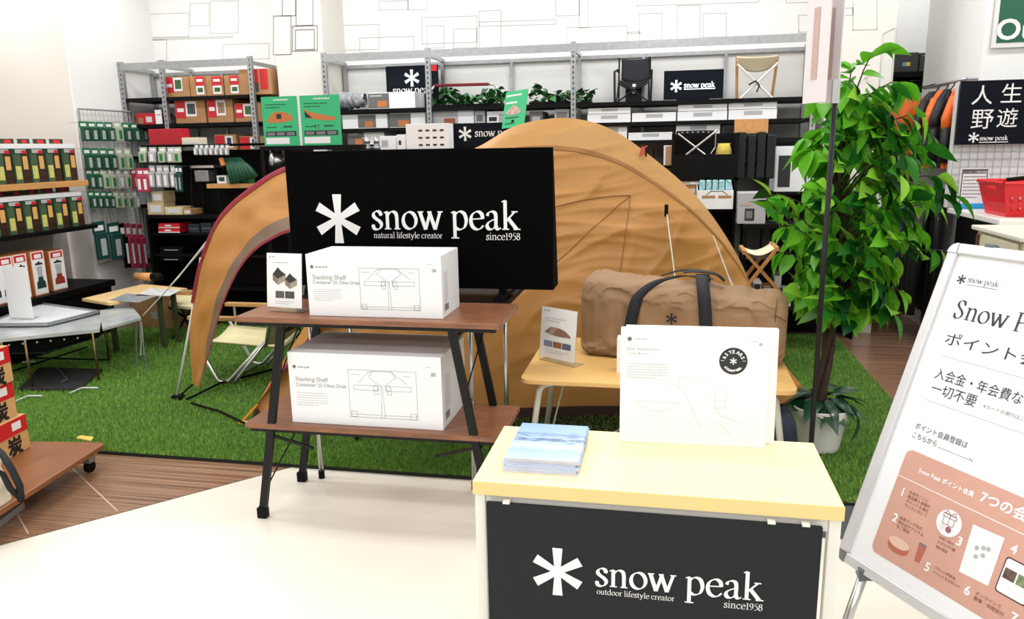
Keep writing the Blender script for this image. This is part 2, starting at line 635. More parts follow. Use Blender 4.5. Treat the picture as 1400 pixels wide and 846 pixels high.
def R4(a, b, c, d):
    s = -.03*(c-a)
    return [(a, b), (c, b+s), (c, d+s), (a, d), (a, b)]


wall_lines(wb, WB, [R4(172, 12, 187, 37), R4(175, 39, 199, 84), R4(186, 20, 258, 52), R4(200, 53, 318, 55), R4(204, 55, 228, 84), R4(260, 5, 286, 36),
                    R4(288, 2, 326, 46), R4(305, 61, 368, 82), R4(430, 36, 518, 70), R4(492, 52, 566, 72), R4(518, 2, 558, 14), R4(558, -20, 584, 14), R4(577, 24, 652, 60),
                    R4(584, 36, 607, 66), R4(620, 40, 652, 66), R4(655, 15, 685, 68), R4(656, 30, 760, 36), R4(775, 38, 858, 60), R4(760, -10, 792, 22), R4(792, 0, 804, 38),
                    R4(871, -10, 1037, 8), R4(874, 19, 905, 58), R4(858, 44, 875, 46), R4(926, 8, 957, 55), R4(961, 19, 993, 51), R4(1075, -20, 1120, 4), R4(1092, 21, 1120, 44)])
pil = struct('wall_middle_column', MB().box(-3.26, -2.83, 6.2, WB+.05, 0, CEIL), beige)
wall_lines(pil, 6.2, [R4(386, -8, 404, 22), R4(374, 22, 398, 75), R4(400, 36, 434, 70), R4(404, 41, 430, 68), R4(405, -20, 428, 35)], .006, mat('column_line', (110, 106, 100), .8))
rc = struct('wall_right_column', MB().box(1.14, 1.58, 6.1, WB+.6, 0, CEIL), beige)
wall_lines(rc, 6.1, [R4(1166, -8, 1199, 41), R4(1120, 12, 1166, 22)])
struct('wall_far_right', MB().box(1.3, 6, 7.9, 8.0, 0, CEIL), whitew)
lc = struct('wall_left_column', MB().box(-7.5, -4.75, 5.56, WB, 0, CEIL), beige)
struct('wall_left_column_face', MB().box(-4.75, -4.738, 5.56, WB, 0, CEIL), mat('white_column_face', (238, 238, 236), .7))
struct('wall_counter_column', MB().box(2.02, 5, 5.72, 6.9, 0, CEIL), whitew)
struct('wall_left', MB().box(-7.6, -7.5, -5, 6, 0, CEIL), whitew)

# ---------------------------------------------------------------- artificial grass
gm = ramp_mat('turf_base', ((.35, (50, 84, 28)), (.65, (72, 110, 40))), .9, 60)
turf = thing('grass_mat', 'green artificial grass mat under the tent and tables', 'grass mat', (-1.8, 4.5, 0))
GX0, GX1, GY0, GY1 = -4.45, 1.29, G0, 5.98
MB().box(GX0, GX1, GY0, GY1, 0.001, .012).build('mat_base', gm, turf)
MB().box(GX0, GX1, GY0-.004, GY0, 0.001, .016).build('mat_edge', mat('turf_backing', (22, 30, 20), .9), turf)
rng = np.random.default_rng(3)
NB = 190000
gx = rng.uniform(GX0, GX1, NB)
gy = GY0+(5.9-GY0)*rng.uniform(0, 1, NB)**1.35
hh = rng.uniform(.013, .028, NB)
an = rng.uniform(0, 2*np.pi, NB)
ln = rng.uniform(0, .016, NB)
la = rng.uniform(0, 2*np.pi, NB)
wd = .0028
vv = np.empty((NB, 3, 3))
vv[:, 0] = np.stack([gx-wd*np.cos(an), gy-wd*np.sin(an), np.full(NB, .01)], 1)
vv[:, 1] = np.stack([gx+wd*np.cos(an), gy+wd*np.sin(an), np.full(NB, .01)], 1)
vv[:, 2] = np.stack([gx+ln*np.cos(la), gy+ln*np.sin(la), .01+hh], 1)
vv -= np.array([-1.8, 4.5, 0])
me = bpy.data.meshes.new('grass_blades')
me.vertices.add(NB*3)
me.vertices.foreach_set('co', vv.reshape(-1))
me.loops.add(NB*3)
me.loops.foreach_set('vertex_index', np.arange(NB*3, dtype=np.int32))
me.polygons.add(NB)
me.polygons.foreach_set('loop_start', np.arange(0, NB*3, 3, dtype=np.int32))
me.update(calc_edges=True)
me.materials.append(ramp_mat('turf_blade', ((.3, (86, 134, 46)), (.7, (150, 190, 86))), .75, 40, spec=.2))
gb = bpy.data.objects.new('grass_blades', me)
C.objects.link(gb)
gb.parent = turf
gb['kind'] = 'stuff'

# ================================================================ front desk
desktop = mat('pale_yellow_laminate', (244, 226, 178), .38, var=.03, scale=3, stretch=(1, 12, 1))
deskedge = mat('yellow_edge_band', (232, 206, 140), .5)
wframe = mat('white_frame_metal', (232, 230, 222), .4)
dk = thing('display_desk', 'pale yellow desk with white square legs holding booklets and flat white cartons', 'desk', (-.017, 1.752, 0))
MB().box(-.42, .386, 1.574, 1.93, .668, .7).build('desk_top', desktop, dk, bevel=.002)
MB().box(-.4205, .3865, 1.5725, 1.5745, .667, .6985).build('edge_band', deskedge, dk)
for lx in (-.405, .371):
    for ly in (1.592, 1.914):
        MB().box(lx-.0125, lx+.0125, ly-.0125, ly+.0125, 0, .668).build('leg', wframe, dk, bevel=.002)
for ly in (1.592, 1.914):
    MB().box(-.392, .358, ly-.008, ly+.008, .635, .667).build('apron_rail', wframe, dk)
for lx in (-.405, .371):
    MB().box(lx-.008, lx+.008, 1.606, 1.9, .635, .667).build('side_rail', wframe, dk)
bd = thing('sign_board', 'dark board with white outdoor lifestyle creator logo hung on the pale desk front', 'sign', (-.025, 1.572, .2))
MB().box(-.387, .344, 1.564, 1.576, .2, .652).build('panel', blackboard, bd, bevel=.001)
fr = ((0, 1.564, 0), (1, 0, 0), (0, 0, 1))
q0, q1 = P(813.6, 800.6, y=1.564), P(1043.4, 820.2, y=1.564)
logo(fr, q0.x, (q0.z+q1.z)/2, q1.x-q0.x, white, bd, 'outdoor lifestyle creator')
for cx in (-.34, .24, .31):
    MB().box(cx-.008, cx+.008, 1.5630, 1.582, .6525, .6575).build('clip', wframe, bd)

# booklets
cover = bpy.data.materials.new('snowfield_cover')
cover.use_nodes = True
nt = cover.node_tree
bs = nt.nodes['Principled BSDF']
bs.inputs['Roughness'].default_value = .3
tc = nt.nodes.new('ShaderNodeTexCoord')
sp = nt.nodes.new('ShaderNodeSeparateXYZ')
ns = nt.nodes.new('ShaderNodeTexNoise')
ns.inputs['Scale'].default_value = 26
ns.inputs['Detail'].default_value = 6
mpp = nt.nodes.new('ShaderNodeMapping')
mpp.inputs['Scale'].default_value = (1, 3.5, 1)
ad = nt.nodes.new('ShaderNodeMath')
ad.operation = 'MULTIPLY_ADD'
ad.inputs[1].default_value = .075
rp = nt.nodes.new('ShaderNodeValToRGB')
mr = nt.nodes.new('ShaderNodeMapRange')
mr.inputs[1].default_value = -.09
mr.inputs[2].default_value = .19
nt.links.new(tc.outputs['Object'], sp.inputs[0])
nt.links.new(tc.outputs['Object'], mpp.inputs[0])
nt.links.new(mpp.outputs[0], ns.inputs['Vector'])
nt.links.new(ns.outputs['Fac'], ad.inputs[0])
nt.links.new(sp.outputs['Y'], ad.inputs[2])
nt.links.new(ad.outputs[0], mr.inputs[0])
nt.links.new(mr.outputs[0], rp.inputs[0])
els = rp.color_ramp.elements
els[0].position, els[0].color = 0, lin((196, 216, 238))+(1,)
els[1].position, els[1].color = 1, lin((140, 176, 216))+(1,)
for p, c in ((.28, (164, 192, 224)), (.36, (200, 218, 238)), (.47, (172, 198, 228)), (.52, (86, 112, 150)), (.56, (186, 206, 230)), (.64, (118, 150, 190)), (.69, (164, 192, 224))):
    e = els.new(p)
    e.color = lin(c)+(1,)
nt.links.new(rp.outputs[0], bs.inputs['Base Color'])
pages = mat('page_edges', (222, 214, 218), .7, var=.1, scale=300, stretch=(.05, .05, 1))
for i in range(6):
    dx, dy = (.0, -.004, .002, -.006, .003, 0)[i], (-.012, -.010, -.006, 0, .002, 0)[i]
    b = thing('booklet', 'topmost booklet of the pile, its pale blue snowfield cover in full view' if i == 5 else 'lowest booklet of the pile, lying on the yellow desk' if i == 0 else 'booklet with pale page edges inside the pile on the yellow desk', 'booklet', (-.272+dx, 1.752+dy, .7+i*.0052), 'booklets stacked on the desk')
    L = Vector((-.272+dx, 1.752+dy, .7+i*.0052))
    MB().box(L.x-.086, L.x+.088, L.y-.108, L.y+.125, L.z+.0004, L.z+.0046).build('page_block', pages, b)
    MB().box(L.x-.087, L.x+.089, L.y-.109, L.y+.126, L.z+.0046, L.z+.0052).build('cover', cover, b)

# white flat cartons standing on the desk
cart = mat('white_carton', (240, 241, 243), .5, var=.01, scale=4)
cwhite = cart


def flatbox(label, a, b_, h, t, lean, prints):
    a, b_ = Vector(a), Vector(b_)
    X = (b_-a).normalized()
    n = Vector((-X.y, X.x, 0))
    Y = (Vector((0, 0, 1))*math.cos(lean)+n*math.sin(lean))
    r = thing('flat_carton', label, 'box', (a+b_)/2)
    Z = X.cross(Y)
    m = MB()
    m.obox(a, b_-a, Y*h, -Z*t)
    m.build('carton_body', cart, r, bevel=.0015)
    if prints:
        return r, (a, X, Y)
    return r


r, fr = flatbox('flat white carton with round black 65 years emblem standing on the yellow desk', (-.101, 1.863, .7), (.262, 1.873, .7), .298, .028, .05, True)
star(fr, .022, .272, .013, dgrey, r)
rtext('snow peak', fr, .034, .2705, lgrey, r, .032, 'word_mark')
stext('65th Anniversary', fr, .016, .243, lgrey, r, width=.08)
stext('Tramp Board', fr, .016, .232, lgrey, r, width=.05)
pgl = mat('faint_print', (205, 207, 211), .6)
greek(fr, .016, .207, .105, 6, .0072, pgl, r)
strips([[(.09, .167), (.105, .168), (.13, .155), (.155, .145), (.17, .12), (.185, .085), (.2, .05), (.215, .045), (.222, .06)],
        [(.145, .15), (.148, .175), (.17, .178), (.19, .168), (.2, .16)], [(.2, .168), (.22, .178), (.225, .16)],
        rect(.235, .1, .262, .152), [(.235, .12), (.262, .12)], [(.24, .1), (.25, .08), (.29, .068), (.295, .062)], [(.23, .07), (.25, .06), (.275, .035), (.265, .03), (.24, .05)],
        [(.04, .11), (.15, .11)], [(.04, .11), (.05, .098), (.08, .086), (.11, .086), (.14, .098), (.15, .11)], [(.085, .086), (.085, .06)], [(.105, .086), (.105, .06)]],
       fr, .0012, pgl, r)
cxe, cye, re_ = .277, .222, .034
shape(fr, [(cxe+re_*math.cos(i*math.pi/24), cye+re_*math.sin(i*math.pi/24)) for i in range(48)], mat('emblem_black', (38, 39, 44), .5), r, 'emblem', .001)
star(fr, cxe, cye, .017, white, r, 'emblem_star', .0022)
o_, X_, Y_ = map(Vector, fr)
for s_, a0, a1, rad, hgt, inv in (('65YEARS', 158, 22, .0235, .0085, False), ('Snow Peak', 222, 318, .0235, .0058, True)):
    N_ = X_.cross(Y_)
    for i, ch in enumerate(s_):
        if ch == ' ':
            continue
        a = math.radians(a0+(a1-a0)*i/(len(s_)-1))
        c = o_+X_*(cxe+rad*math.cos(a))+Y_*(cye+rad*math.sin(a))
        rd = X_*math.cos(a)+Y_*math.sin(a)
        if inv:
            rd = -rd
        tx = rd.cross(N_).normalized()
        f2 = (c, tx, rd)
        stext(ch, f2, -.0028, -.004, white, r, height=hgt, bold=.0006, lift=.0022, name='emblem_letter')
for sx in (-.0295, .0225):
    strips([[(cxe+sx, cye+.001), (cxe+sx+.007, cye+.001)]], fr, .0012, white, r, 'emblem_dash', .0022)
greek(fr, .315, .272, .028, 1, .008, lgrey, r, h=.0015)
patch(fr, .337, .262, .345, .269, lgrey, r, 'mark')
flatbox('flat plain white carton standing behind the 65 years emblem carton', (-.09, 1.893, .7), (.286, 1.903, .7), .297, .024, .05, False)

# ================================================================ dark two-tier table
walnut = mat('walnut_board', (134, 88, 62), .34, var=.3, scale=5, stretch=(2, 16, 16))
walnut_e = mat('walnut_edge', (112, 62, 38), .5, var=.2, scale=5, stretch=(2, 16, 16))
CX = -1.088
tb = thing('walnut_table', 'two-tier walnut folding table with splayed black legs carrying big white cartons', 'table', (CX, 2.745, 0))
for nm, z1 in (('table_top', .835), ('lower_shelf', .405)):
    t = MB().box(-1.607, -.568, 2.565, 2.925, z1-.022, z1).build(nm, walnut, tb, bevel=.003)
    MB().box(-1.59, -.585, 2.575, 2.587, z1-.036, z1-.021).build('support_rail', blackm, t)
    MB().box(-1.59, -.585, 2.903, 2.915, z1-.036, z1-.021).build('support_rail', blackm, t)
for sx in (-1, 1):
    for ly in (2.585, 2.905):
        yo = -.012 if ly < 2.7 else .012
        m = MB()
        m.bar((CX+sx*.335, ly, .815), (CX+sx*.478, ly+yo, .03), .03, .018, Vector((0, 1, 0)))
        lg = m.build('leg', blackm, tb)
        MB().box(CX+sx*.48-.02, CX+sx*.48+.02, ly+yo-.016, ly+yo+.016, 0, .045).build('rubber_foot', black, lg, bevel=.004)
    MB().tube([(CX+sx*.46, 2.575, .12), (CX+sx*.40, 2.905, .39)], .003).build('stay_rod', blackm, tb)
    MB().tube([(CX+sx*.38, 2.59, .56), (CX+sx*.40, 2.9, .79)], .003).build('stay_rod', blackm, tb)
    MB().bar((CX+sx*.345, 2.585, .77), (CX+sx*.345, 2.905, .77), .012, .012).build('cross_bar', blackm, tb)
    MB().bar((CX+sx*.44, 2.58, .36), (CX+sx*.25, 2.6, .30), .01, .01).build('brace', blackm, tb)


def shelf_carton(label, x0, x1, y0, y1, z0, h):
    r = thing('shelf_container_carton', label, 'box', ((x0+x1)/2, (y0+y1)/2, z0))
    MB().box(x0, x1, y0, y1, z0, z0+h).build('carton_body', cart, r, bevel=.002)
    w_ = x1-x0
    fr = ((x0, y0, z0), (1, 0, 0), (0, 0, 1))
    star(fr, .03*w_+.008, h*.80, .016, dgrey, r)
    rtext('snow peak', fr, .03*w_+.022, h*.785, mgrey, r, .05, 'word_mark')
    stext('Stacking Shelf', fr, .045*w_, h*.60, lgrey, r, width=.135, bold=.0005)
    stext('Container 25 Olive Drab', fr, .045*w_, h*.525, lgrey, r, width=.24*w_+.06, bold=.0005)
    greek(fr, .045*w_, h*.43, .21*w_, 6, h*.035, pgl, r)
    x, y, W_, H_ = .40*w_, h*.13, .44*w_, h*.66
    T = lambda pts: [(x+a*W_, y+b*H_) for a, b in pts]
    lines = [rect(0, 0, 1, 1), [(.47, 0), (.48, .68)], [(.52, 0), (.5, .68)], [(0, .06), (.47, .06)], [(.52, .06), (1, .06)],
             rect(.08, .58, .44, .68), rect(.55, .58, .92, .68), [(.14, .72), (.3, .96), (.36, .98)], [(.36, .98), (.3, .86), (.47, .68), (.5, .68)],
             [(.36, .98), (.64, .98)], [(.64, .98), (.7, .86), (.53, .68)], [(.64, .98), (.86, .74)], [(.05, .9), (.18, .9)], [(.82, .9), (.92, .9)],
             rect(.02, .0, .1, .12), rect(.9, 0, .98, .12), [(.36, .58), (.38, .5), (.43, .5), (.44, .58)], [(.57, .58), (.58, .5), (.63, .5), (.64, .58)]]
    for cx in (.40, .59):
        lines.append([(cx+.035*math.cos(i*math.pi/6), .63+.06*math.sin(i*math.pi/6)) for i in range(13)])
    strips([T(l) for l in lines], fr, .0016, mat('line_art_grey', (172, 174, 178), .6), r)
    greek(fr, .90*w_, h*.86, .05*w_, 1, .01, lgrey, r, h=.002)
    patch(fr, .935*w_, h*.74, .965*w_, h*.79, lgrey, r, 'mark')
    fs = ((x1, y0, z0), (0, 1, 0), (0, 0, 1))
    d_ = y1-y0
    greek(fs, .12*d_, h*.7, .2*d_, 14, h*.035, lgrey, r)
    for k in range(9):
        patch(fs, .12*d_+k*.006, h*.1, .12*d_+k*.006+.003, h*.21, mgrey, r, 'barcode_bar')
    ft = ((x0, y0, z0+h), (1, 0, 0), (0, 1, 0))
    strips([[(0.002, d_/2), (w_-.002, d_/2)]], ft, .0012, lgrey, r, 'flap_seam')
    return r


shelf_carton('white stacking shelf container carton on the top of the walnut table', -1.321, -.792, 2.615, 2.85, .8352, .236)
shelf_carton('large white stacking shelf container carton on the lower shelf of the walnut table', -1.42, -.802, 2.60, 2.935, .4052, .287)


def acrylic_stand(label, a, b_, h, lean, fill):
    a, b_ = Vector(a), Vector(b_)
    X = (b_-a).normalized()
    n = Vector((-X.y, X.x, 0))
    Y = (Vector((0, 0, 1))*math.cos(lean)+n*math.sin(lean))
    r = thing('leaflet_stand', label, 'sign stand', (a+b_)/2)
    Z = X.cross(Y)
    w_ = (b_-a).length
    MB().obox(a+Vector((0, 0, .0006))-n*.0, X*w_, n*.07, Vector((0, 0, .002))).build('acrylic_base', clear, r)
    MB().obox(a+Y*.004, X*w_, Y*(h-.004), -Z*.002).build('acrylic_back', clear, r)
    c = MB().obox(a+Y*.02+X*.002+Z*.0008, X*(w_-.004), Y*(h-.022), -Z*.0006).build('leaflet', white, r)
    OFF[c.name] = OFF[r.name]
    fill((a+Y*.02+X*.002+Z*.001, X, Y), w_-.004, h-.022, c)
    return r


def fill_box(fr, w_, h, c):
    star(fr, .1*w_, .93*h, .007, dgrey, c)
    greek(fr, .16*w_, .925*h, .1*w_, 1, .01, mgrey, c, h=.003)
    greek(fr, .18*w_, .82*h, .64*w_, 1, .01, lgrey, c, h=.003)
    tan_c = mat('container_olive', (128, 118, 100), .6)
    for ox, oy, s in ((.36, .54, .19), (.70, .46, .17)):
        s *= w_
        x, y = ox*w_, oy*h
        shape(fr, [(x-s, y+.5*s), (x-.2*s, y-.1*s), (x-.2*s, y-.9*s), (x-s, y-.3*s)], tan_c, c, 'container_picture', .001)
        shape(fr, [(x-.2*s, y-.1*s), (x+s, y+.5*s), (x+s, y-.3*s), (x-.2*s, y-.9*s)], mat('container_olive_light', (160, 148, 128), .6), c, 'container_picture', .001)
        shape(fr, [(x-s, y+.5*s), (x-.2*s, y-.1*s), (x+s, y+.5*s), (x+.2*s, y+1.0*s), (x-.2*s, y+1.4*s)], mat('container_dark', (50, 44, 40), .6), c, 'container_picture', .0011)
    patch(fr, .25*w_, .17*h, .5*w_, .3*h, mat('photo_dark', (88, 86, 84), .5, var=.5, scale=120), c, 'photo')
    patch(fr, .53*w_, .17*h, .79*w_, .3*h, mat('photo_dark2', (72, 70, 70), .5, var=.5, scale=120), c, 'photo')
    greek(fr, .25*w_, .1*h, .55*w_, 2, .008, lgrey, c, h=.002)


acrylic_stand('acrylic leaflet stand showing folding containers beside the carton on the walnut table', (-1.527, 2.668, .8352), (-1.367, 2.648, .8352), .232, .12, fill_box)


def fill_tent(fr, w_, h, c):
    star(fr, .1*w_, .93*h, .008, dgrey, c)
    greek(fr, .16*w_, .925*h, .12*w_, 1, .01, mgrey, c, h=.003)
    greek(fr, .12*w_, .78*h, .6*w_, 2, .012, lgrey, c, h=.003)
    T = lambda pts: [(a*w_, b*h) for a, b in pts]
    shape(fr, T([(.12, .5), (.2, .56), (.3, .62), (.5, .62), (.7, .58), (.85, .5), (.86, .46), (.5, .45), (.3, .47)]), mat('tent_photo', (140, 108, 92), .6, var=.25, scale=60), c, 'tent_picture', .001)
    shape(fr, T([(.3, .62), (.5, .62), (.36, .47), (.22, .49)]), mat('tent_photo_light', (176, 146, 126), .6), c, 'tent_picture', .0012)
    for k, col in enumerate(((120, 138, 160), (150, 98, 66), (92, 104, 128))):
        patch(fr, (.12+.26*k)*w_, .22*h, (.36+.26*k)*w_, .34*h, mat('photo_strip%d' % k, col, .5, var=.5, scale=140), c, 'photo')
    greek(fr, .15*w_, .15*h, .7*w_, 2, .01, lgrey, c, h=.002)


acrylic_stand('acrylic leaflet stand with a tan tent picture on the bamboo table', (-.548, 3.29, .5002), (-.372, 3.18, .5002), .25, .1, fill_tent)

# ================================================================ black sign behind the walnut table, on a silver-legged table
st = thing('silver_table', 'black table with thin silver legs behind the walnut table, carrying the black sign', 'table', (-1.1, 3.2, 0))
MB().box(-1.55, -.62, 2.95, 3.42, .812, .834).build('table_top', black, st, bevel=.003)
for lx in (-1.496, -.782):
    for ly in (2.962, 3.38):
        xx = lx+(.06 if lx > -1 and ly > 3 else 0)
        lg = MB().tube([(xx, ly, .03), (xx, ly, .812)], .011, 10).build('leg', alu, st, smooth=True)
        MB().tube([(xx, ly, 0), (xx, ly, .035)], .0145, 10).build('foot_cap', black, lg)
sg = thing('brand_sign', 'tall black wedge-shaped sign with white natural lifestyle creator logo behind the walnut table', 'sign', (-1.01, 3.08, .8345))
SY = 3.02
tl, tr_ = P(388, 206, y=SY), P(755.5, 202.5, y=SY)
zb = P(755.5, 396.5, y=SY).z
m = MB()
x0, x1, zt = tl.x, tr_.x, (tl.z+tr_.z)/2
m.add([(x0, SY, zb), (x1, SY, zb), (x1, SY+.14, zb), (x0, SY+.14, zb), (x0, SY, zt), (x1, SY, zt), (x1, SY+.02, zt), (x0, SY+.02, zt)],
      [(0, 3, 2, 1), (4, 5, 6, 7), (0, 1, 5, 4), (1, 2, 6, 5), (2, 3, 7, 6), (3, 0, 4, 7)])
m.build('sign_body', pitch, sg, bevel=.001)
fr = ((0, SY, 0), (1, 0, 0), (0, 0, 1))
q0, q1 = P(508.6, 312.9, y=SY), P(711.4, 314.3, y=SY)
logo(fr, q0.x, (q0.z+q1.z)/2, q1.x-q0.x, white, sg, 'natural lifestyle creator')
for fx in (-1.4, -.66):
    MB().box(fx-.02, fx+.02, 2.96, 3.3, .8345, .85).build('foot_bar', black, sg)
    MB().box(fx-.015, fx+.015, 3.05, 3.09, .85, zb+.01).build('foot_post', black, sg)

# ================================================================ tent
tent_tan = mat('tan_polyester', (178, 124, 58), .5, var=.05, scale=6, bump=.35, bscale=9)
tent_lit = mat('tan_ridge_lit', (186, 138, 76), .5, var=.05, scale=6, bump=.3, bscale=9)  # lighter tan paints ceiling light onto the upward-facing ridge band
taupe = mat('taupe_polyester', (122, 98, 80), .6, var=.06, scale=8)
tent = thing('dome_tent', 'tan dome tent with crimson-edged front awning on the green grass mat', 'tent', (-1.1, 4.3, 0))
RI = [((263, 525), 3.87), ((257, 465), 3.88), ((262, 408), 3.9), ((275, 350), 3.92), ((299, 297), 3.95), ((337, 260), 4.0), ((390, 228), 4.08), ((450, 222), 4.18), ((520, 222), 4.28),
      ((590, 218), 4.34), ((648, 203), 4.38), ((700, 174), 4.4), ((745, 163), 4.4), ((785, 162), 4.4), ((832, 175), 4.4), ((880, 206), 4.4), ((950, 266), 4.4), ((1000, 335), 4.4),
      ((1028, 395), 4.4), ((1045, 460), 4.4)]
NE = [((274, 530), 3.84), ((290, 470), 3.83), ((304, 420), 3.83), ((322, 378), 3.83), ((343, 348), 3.83), ((368, 329), 3.83), ((402, 316), 3.83), ((450, 325), 3.8), ((475, 375), 3.7),
      ((432, 452), 3.63)]
ridge = [P(*p, y=y) for p, y in RI]+[Vector((.84, 4.4, .03))]
near = [P(*p, y=y) for p, y in NE]+[Vector(v) for v in ((-2.19, 3.575, .03), (-1.8, 3.6, .02), (-1.3, 3.66, .02), (-.75, 3.8, .02), (-.35, 3.9, .02), (.0, 3.95, .02), (.28, 4.0, .02), (.52, 4.08, .02), (.68, 4.2, .02), (.76, 4.3, .02), (.83, 4.39, .02))]
NR = len(ridge)


def cm3(pts, u):
    i = min(int(u), len(pts)-2)
    t = u-i
    a, b, c, d = pts[max(i-1, 0)], pts[i], pts[i+1], pts[min(i+2, len(pts)-1)]
    return .5*((2*b)+(c-a)*t+(2*a-5*b+4*c-d)*t*t+(3*b-a-3*c+d)*t**3)


def tent_pt(u, t, side=1):
    r, n = cm3(ridge, u), cm3(near, u)
    k = min(1, max(0, (u-8)/3))
    hb = .30*k+.10*(1-k)
    zf = t*(1-hb)+math.sin(t*math.pi/2)*hb
    hf = t*(1-hb)+(1-math.cos(t*math.pi/2))*hb
    p = Vector((n.x+(r.x-n.x)*hf, n.y+(r.y-n.y)*hf, n.z+(r.z-n.z)*zf))
    env = math.sin(min(1, max(0, t))*math.pi)
    # slack folds: creases sweeping diagonally along the cloth, finer puckers near the seams
    al, ac_ = p.x+.25*p.z, p.z-.28*p.x
    wob = noise.noise(Vector((p.x*.9, p.z*1.3, 3.1)))
    r1 = 1-abs(noise.noise(Vector((al*1.3, ac_*7+wob*2.5, 1.7))))
    r2 = 1-abs(noise.noise(Vector((al*2.2+4, ac_*15+wob*4, 6.3))))
    r3 = 1-abs(noise.noise(Vector((p.x*3.2-p.z*2.2, p.z*1.6+p.x*2, 9.1))))
    wv = r1**5*.022*(.3+.7*t)+r2**6*.009*(.4+.6*t)+r3**9*.012+noise.noise(Vector((p.x*1.6, p.z*3, 7.7)))*.02
    if u < 9.2:
        wv = noise.noise(Vector((u*.9, t*3, 2.2)))*.03+.006*math.sin(u*6+t*5)
    p.y -= wv*env
    p.z += wv*.4*env
    if side < 0:
        p.y = r.y+(r.y-p.y)*.6+(.0 if u > 9 else .25*(1-t))
    return p


def tent_part(name, u0, u1, t0, t1, m, nu=60, nv=24, side=1, lift=0):
    b = MB()

    def fn(a, c):
        u, t = u0+(u1-u0)*a, t0+(t1-t0)*c
        q = tent_pt(u, t, side)
        if lift:
            e = .01
            du = tent_pt(min(u+e, u1), t, side)-tent_pt(max(u-e, u0), t, side)
            dv = tent_pt(u, min(1, t+e), side)-tent_pt(u, max(0, t-e), side)
            nn = du.cross(dv)
            if nn.length > 1e-9:
                nn.normalize()
                if nn.y > 0:
                    nn = -nn
                q = q+nn*lift*(1 if side > 0 else -1)
        return q
    b.grid(fn, nu, nv)
    return b.build(name, m, tent, smooth=True)


tent_part('awning_panel', 0, 9.2, .22, .93, tent_tan, 60, 14)
tent_part('awning_border', 0, 9.2, .03, .22, taupe, 60, 4)
tent_part('opening_piping', 0, 9.6, -.012, .03, crimson, 60, 2, lift=.004)
tent_part('awning_hem', 1.9, 9.2, .91, 1.01, crimson, 60, 3, lift=.006)
tent_part('side_panel', 9.2, NR-1, 0, .86, tent_tan, 300, 120)
tent_part('ridge_band', 9.2, NR-1, .86, 1, tent_lit, 300, 16)
tent_part('far_panel', 6, NR-1, 0, 1, mat('tan_far_side', (176, 118, 56), .6), 60, 16, side=-1)
tent_part('ridge_seam', 11, NR-1.3, .85, .868, mat('seam_tape', (150, 100, 44), .6), 80, 1, lift=.005)
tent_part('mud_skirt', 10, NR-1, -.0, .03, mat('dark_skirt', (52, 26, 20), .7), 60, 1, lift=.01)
# seams of the vent panel drawn by tape on the side
for (ua, ta), (ub, tb_) in (((14.6, .74), (14.2, .25)), ((12.2, .58), (14.6, .74)), ((14.6, .74), (12.4, .28))):
    tm = MB()
    nn_ = 24
    L_ = [tent_pt(ua+(ub-ua)*i/nn_, ta+(tb_-ta)*i/nn_)+Vector((0, -.006, .0)) for i in range(nn_+1)]
    tm.tube(L_, .0022, 5)
    tm.build('panel_seam', mat('seam_tape', (150, 100, 44), .6), tent, smooth=True)
# grey tension strip and orange inner near the right end
a_, b_ = P(975, 345, y=4.33), P(1012, 396, y=4.27)
MB().obox(a_+Vector((0, -.05, 0)), Vector((.022, 0, 0)), b_-a_+Vector((.02, 0, -.12)), Vector((0, .01, 0))).build('tension_strip', mat('strip_grey', (200, 194, 182), .6), tent)
g0 = P(911, 287, y=4.12)
MB().tube([g0, P(925, 396, y=3.95), P(938, 470, y=3.8)], .0035, 6).build('guy_rope', mat('rope_white', (225, 222, 210), .8), tent)
MB().box(g0.x-.01, g0.x+.01, g0.y-.012, g0.y+.012, g0.z-.035, g0.z+.03).build('rope_toggle', black, tent, bevel=.003)
g1 = P(975, 322, y=4.25)
MB().tube([g1, P(1003, 396, y=4.1), P(1020, 450, y=4.0)], .003, 6).build('guy_rope', MC['rope_white'], tent)
rl = P(881, 209, y=4.36)
MB().obox(rl+Vector((-.03, -.02, -.02)), Vector((.035, 0, .012)), Vector((0, .01, 0)), Vector((.012, 0, .05))).build('red_loop', mat('coral_tab', (190, 84, 66), .6), tent)
MB().box(rl.x+.005, rl.x+.014, rl.y-.024, rl.y-.012, rl.z-.02, rl.z+.03).build('loop_pin', black, tent)
# awning pole, guy lines and base straps at the left foot
pf = P(241, 546, z=.01)
pole = mat('white_pole', (225, 225, 222), .35)
MB().tube([pf, P(262, 432, y=3.9), P(275, 352, y=3.92)], .008, 8).build('awning_pole', pole, tent, smooth=True)
MB().tube([P(292, 318, y=3.93), P(243, 380, y=3.95), P(196, 431, y=4.35)], .004, 6).build('guy_rope', MC['rope_white'], tent)
MB().tube([P(285, 330, y=3.93), P(232, 392, y=4.0), P(196, 431, y=4.35)], .004, 6).build('guy_rope', MC['rope_white'], tent)
MB().tube([pf+Vector((.02, 0, .02)), P(264, 525, y=3.87)], .006, 6).build('webbing_loop', black, tent)
MB().box(pf.x-.02, pf.x+.05, pf.y-.02, pf.y+.02, .012, .04).build('pole_socket', black, tent, bevel=.005)
for pts in ([(255, 546), (300, 524), (372, 505), (440, 492)], [(262, 551), (300, 562), (325, 574), (338, 580)]):
    MB().tube([P(*p, z=.035) for p in pts], .007, 6).build('base_strap', black, tent)
for px in ((352, 553), (370, 553)):
    MB().bar(P(px[0], px[1], y=3.58), P(px[0]-22, px[1]+24, y=3.52), .016, .006).build('corner_tab', mat('orange_webbing', (225, 130, 30), .6), tent)
pk = P(334, 578, z=.02)
MB().box(pk.x-.03, pk.x+.02, pk.y-.012, pk.y+.012, .012, .03).build('peg_hook', yellow, tent, bevel=.004)
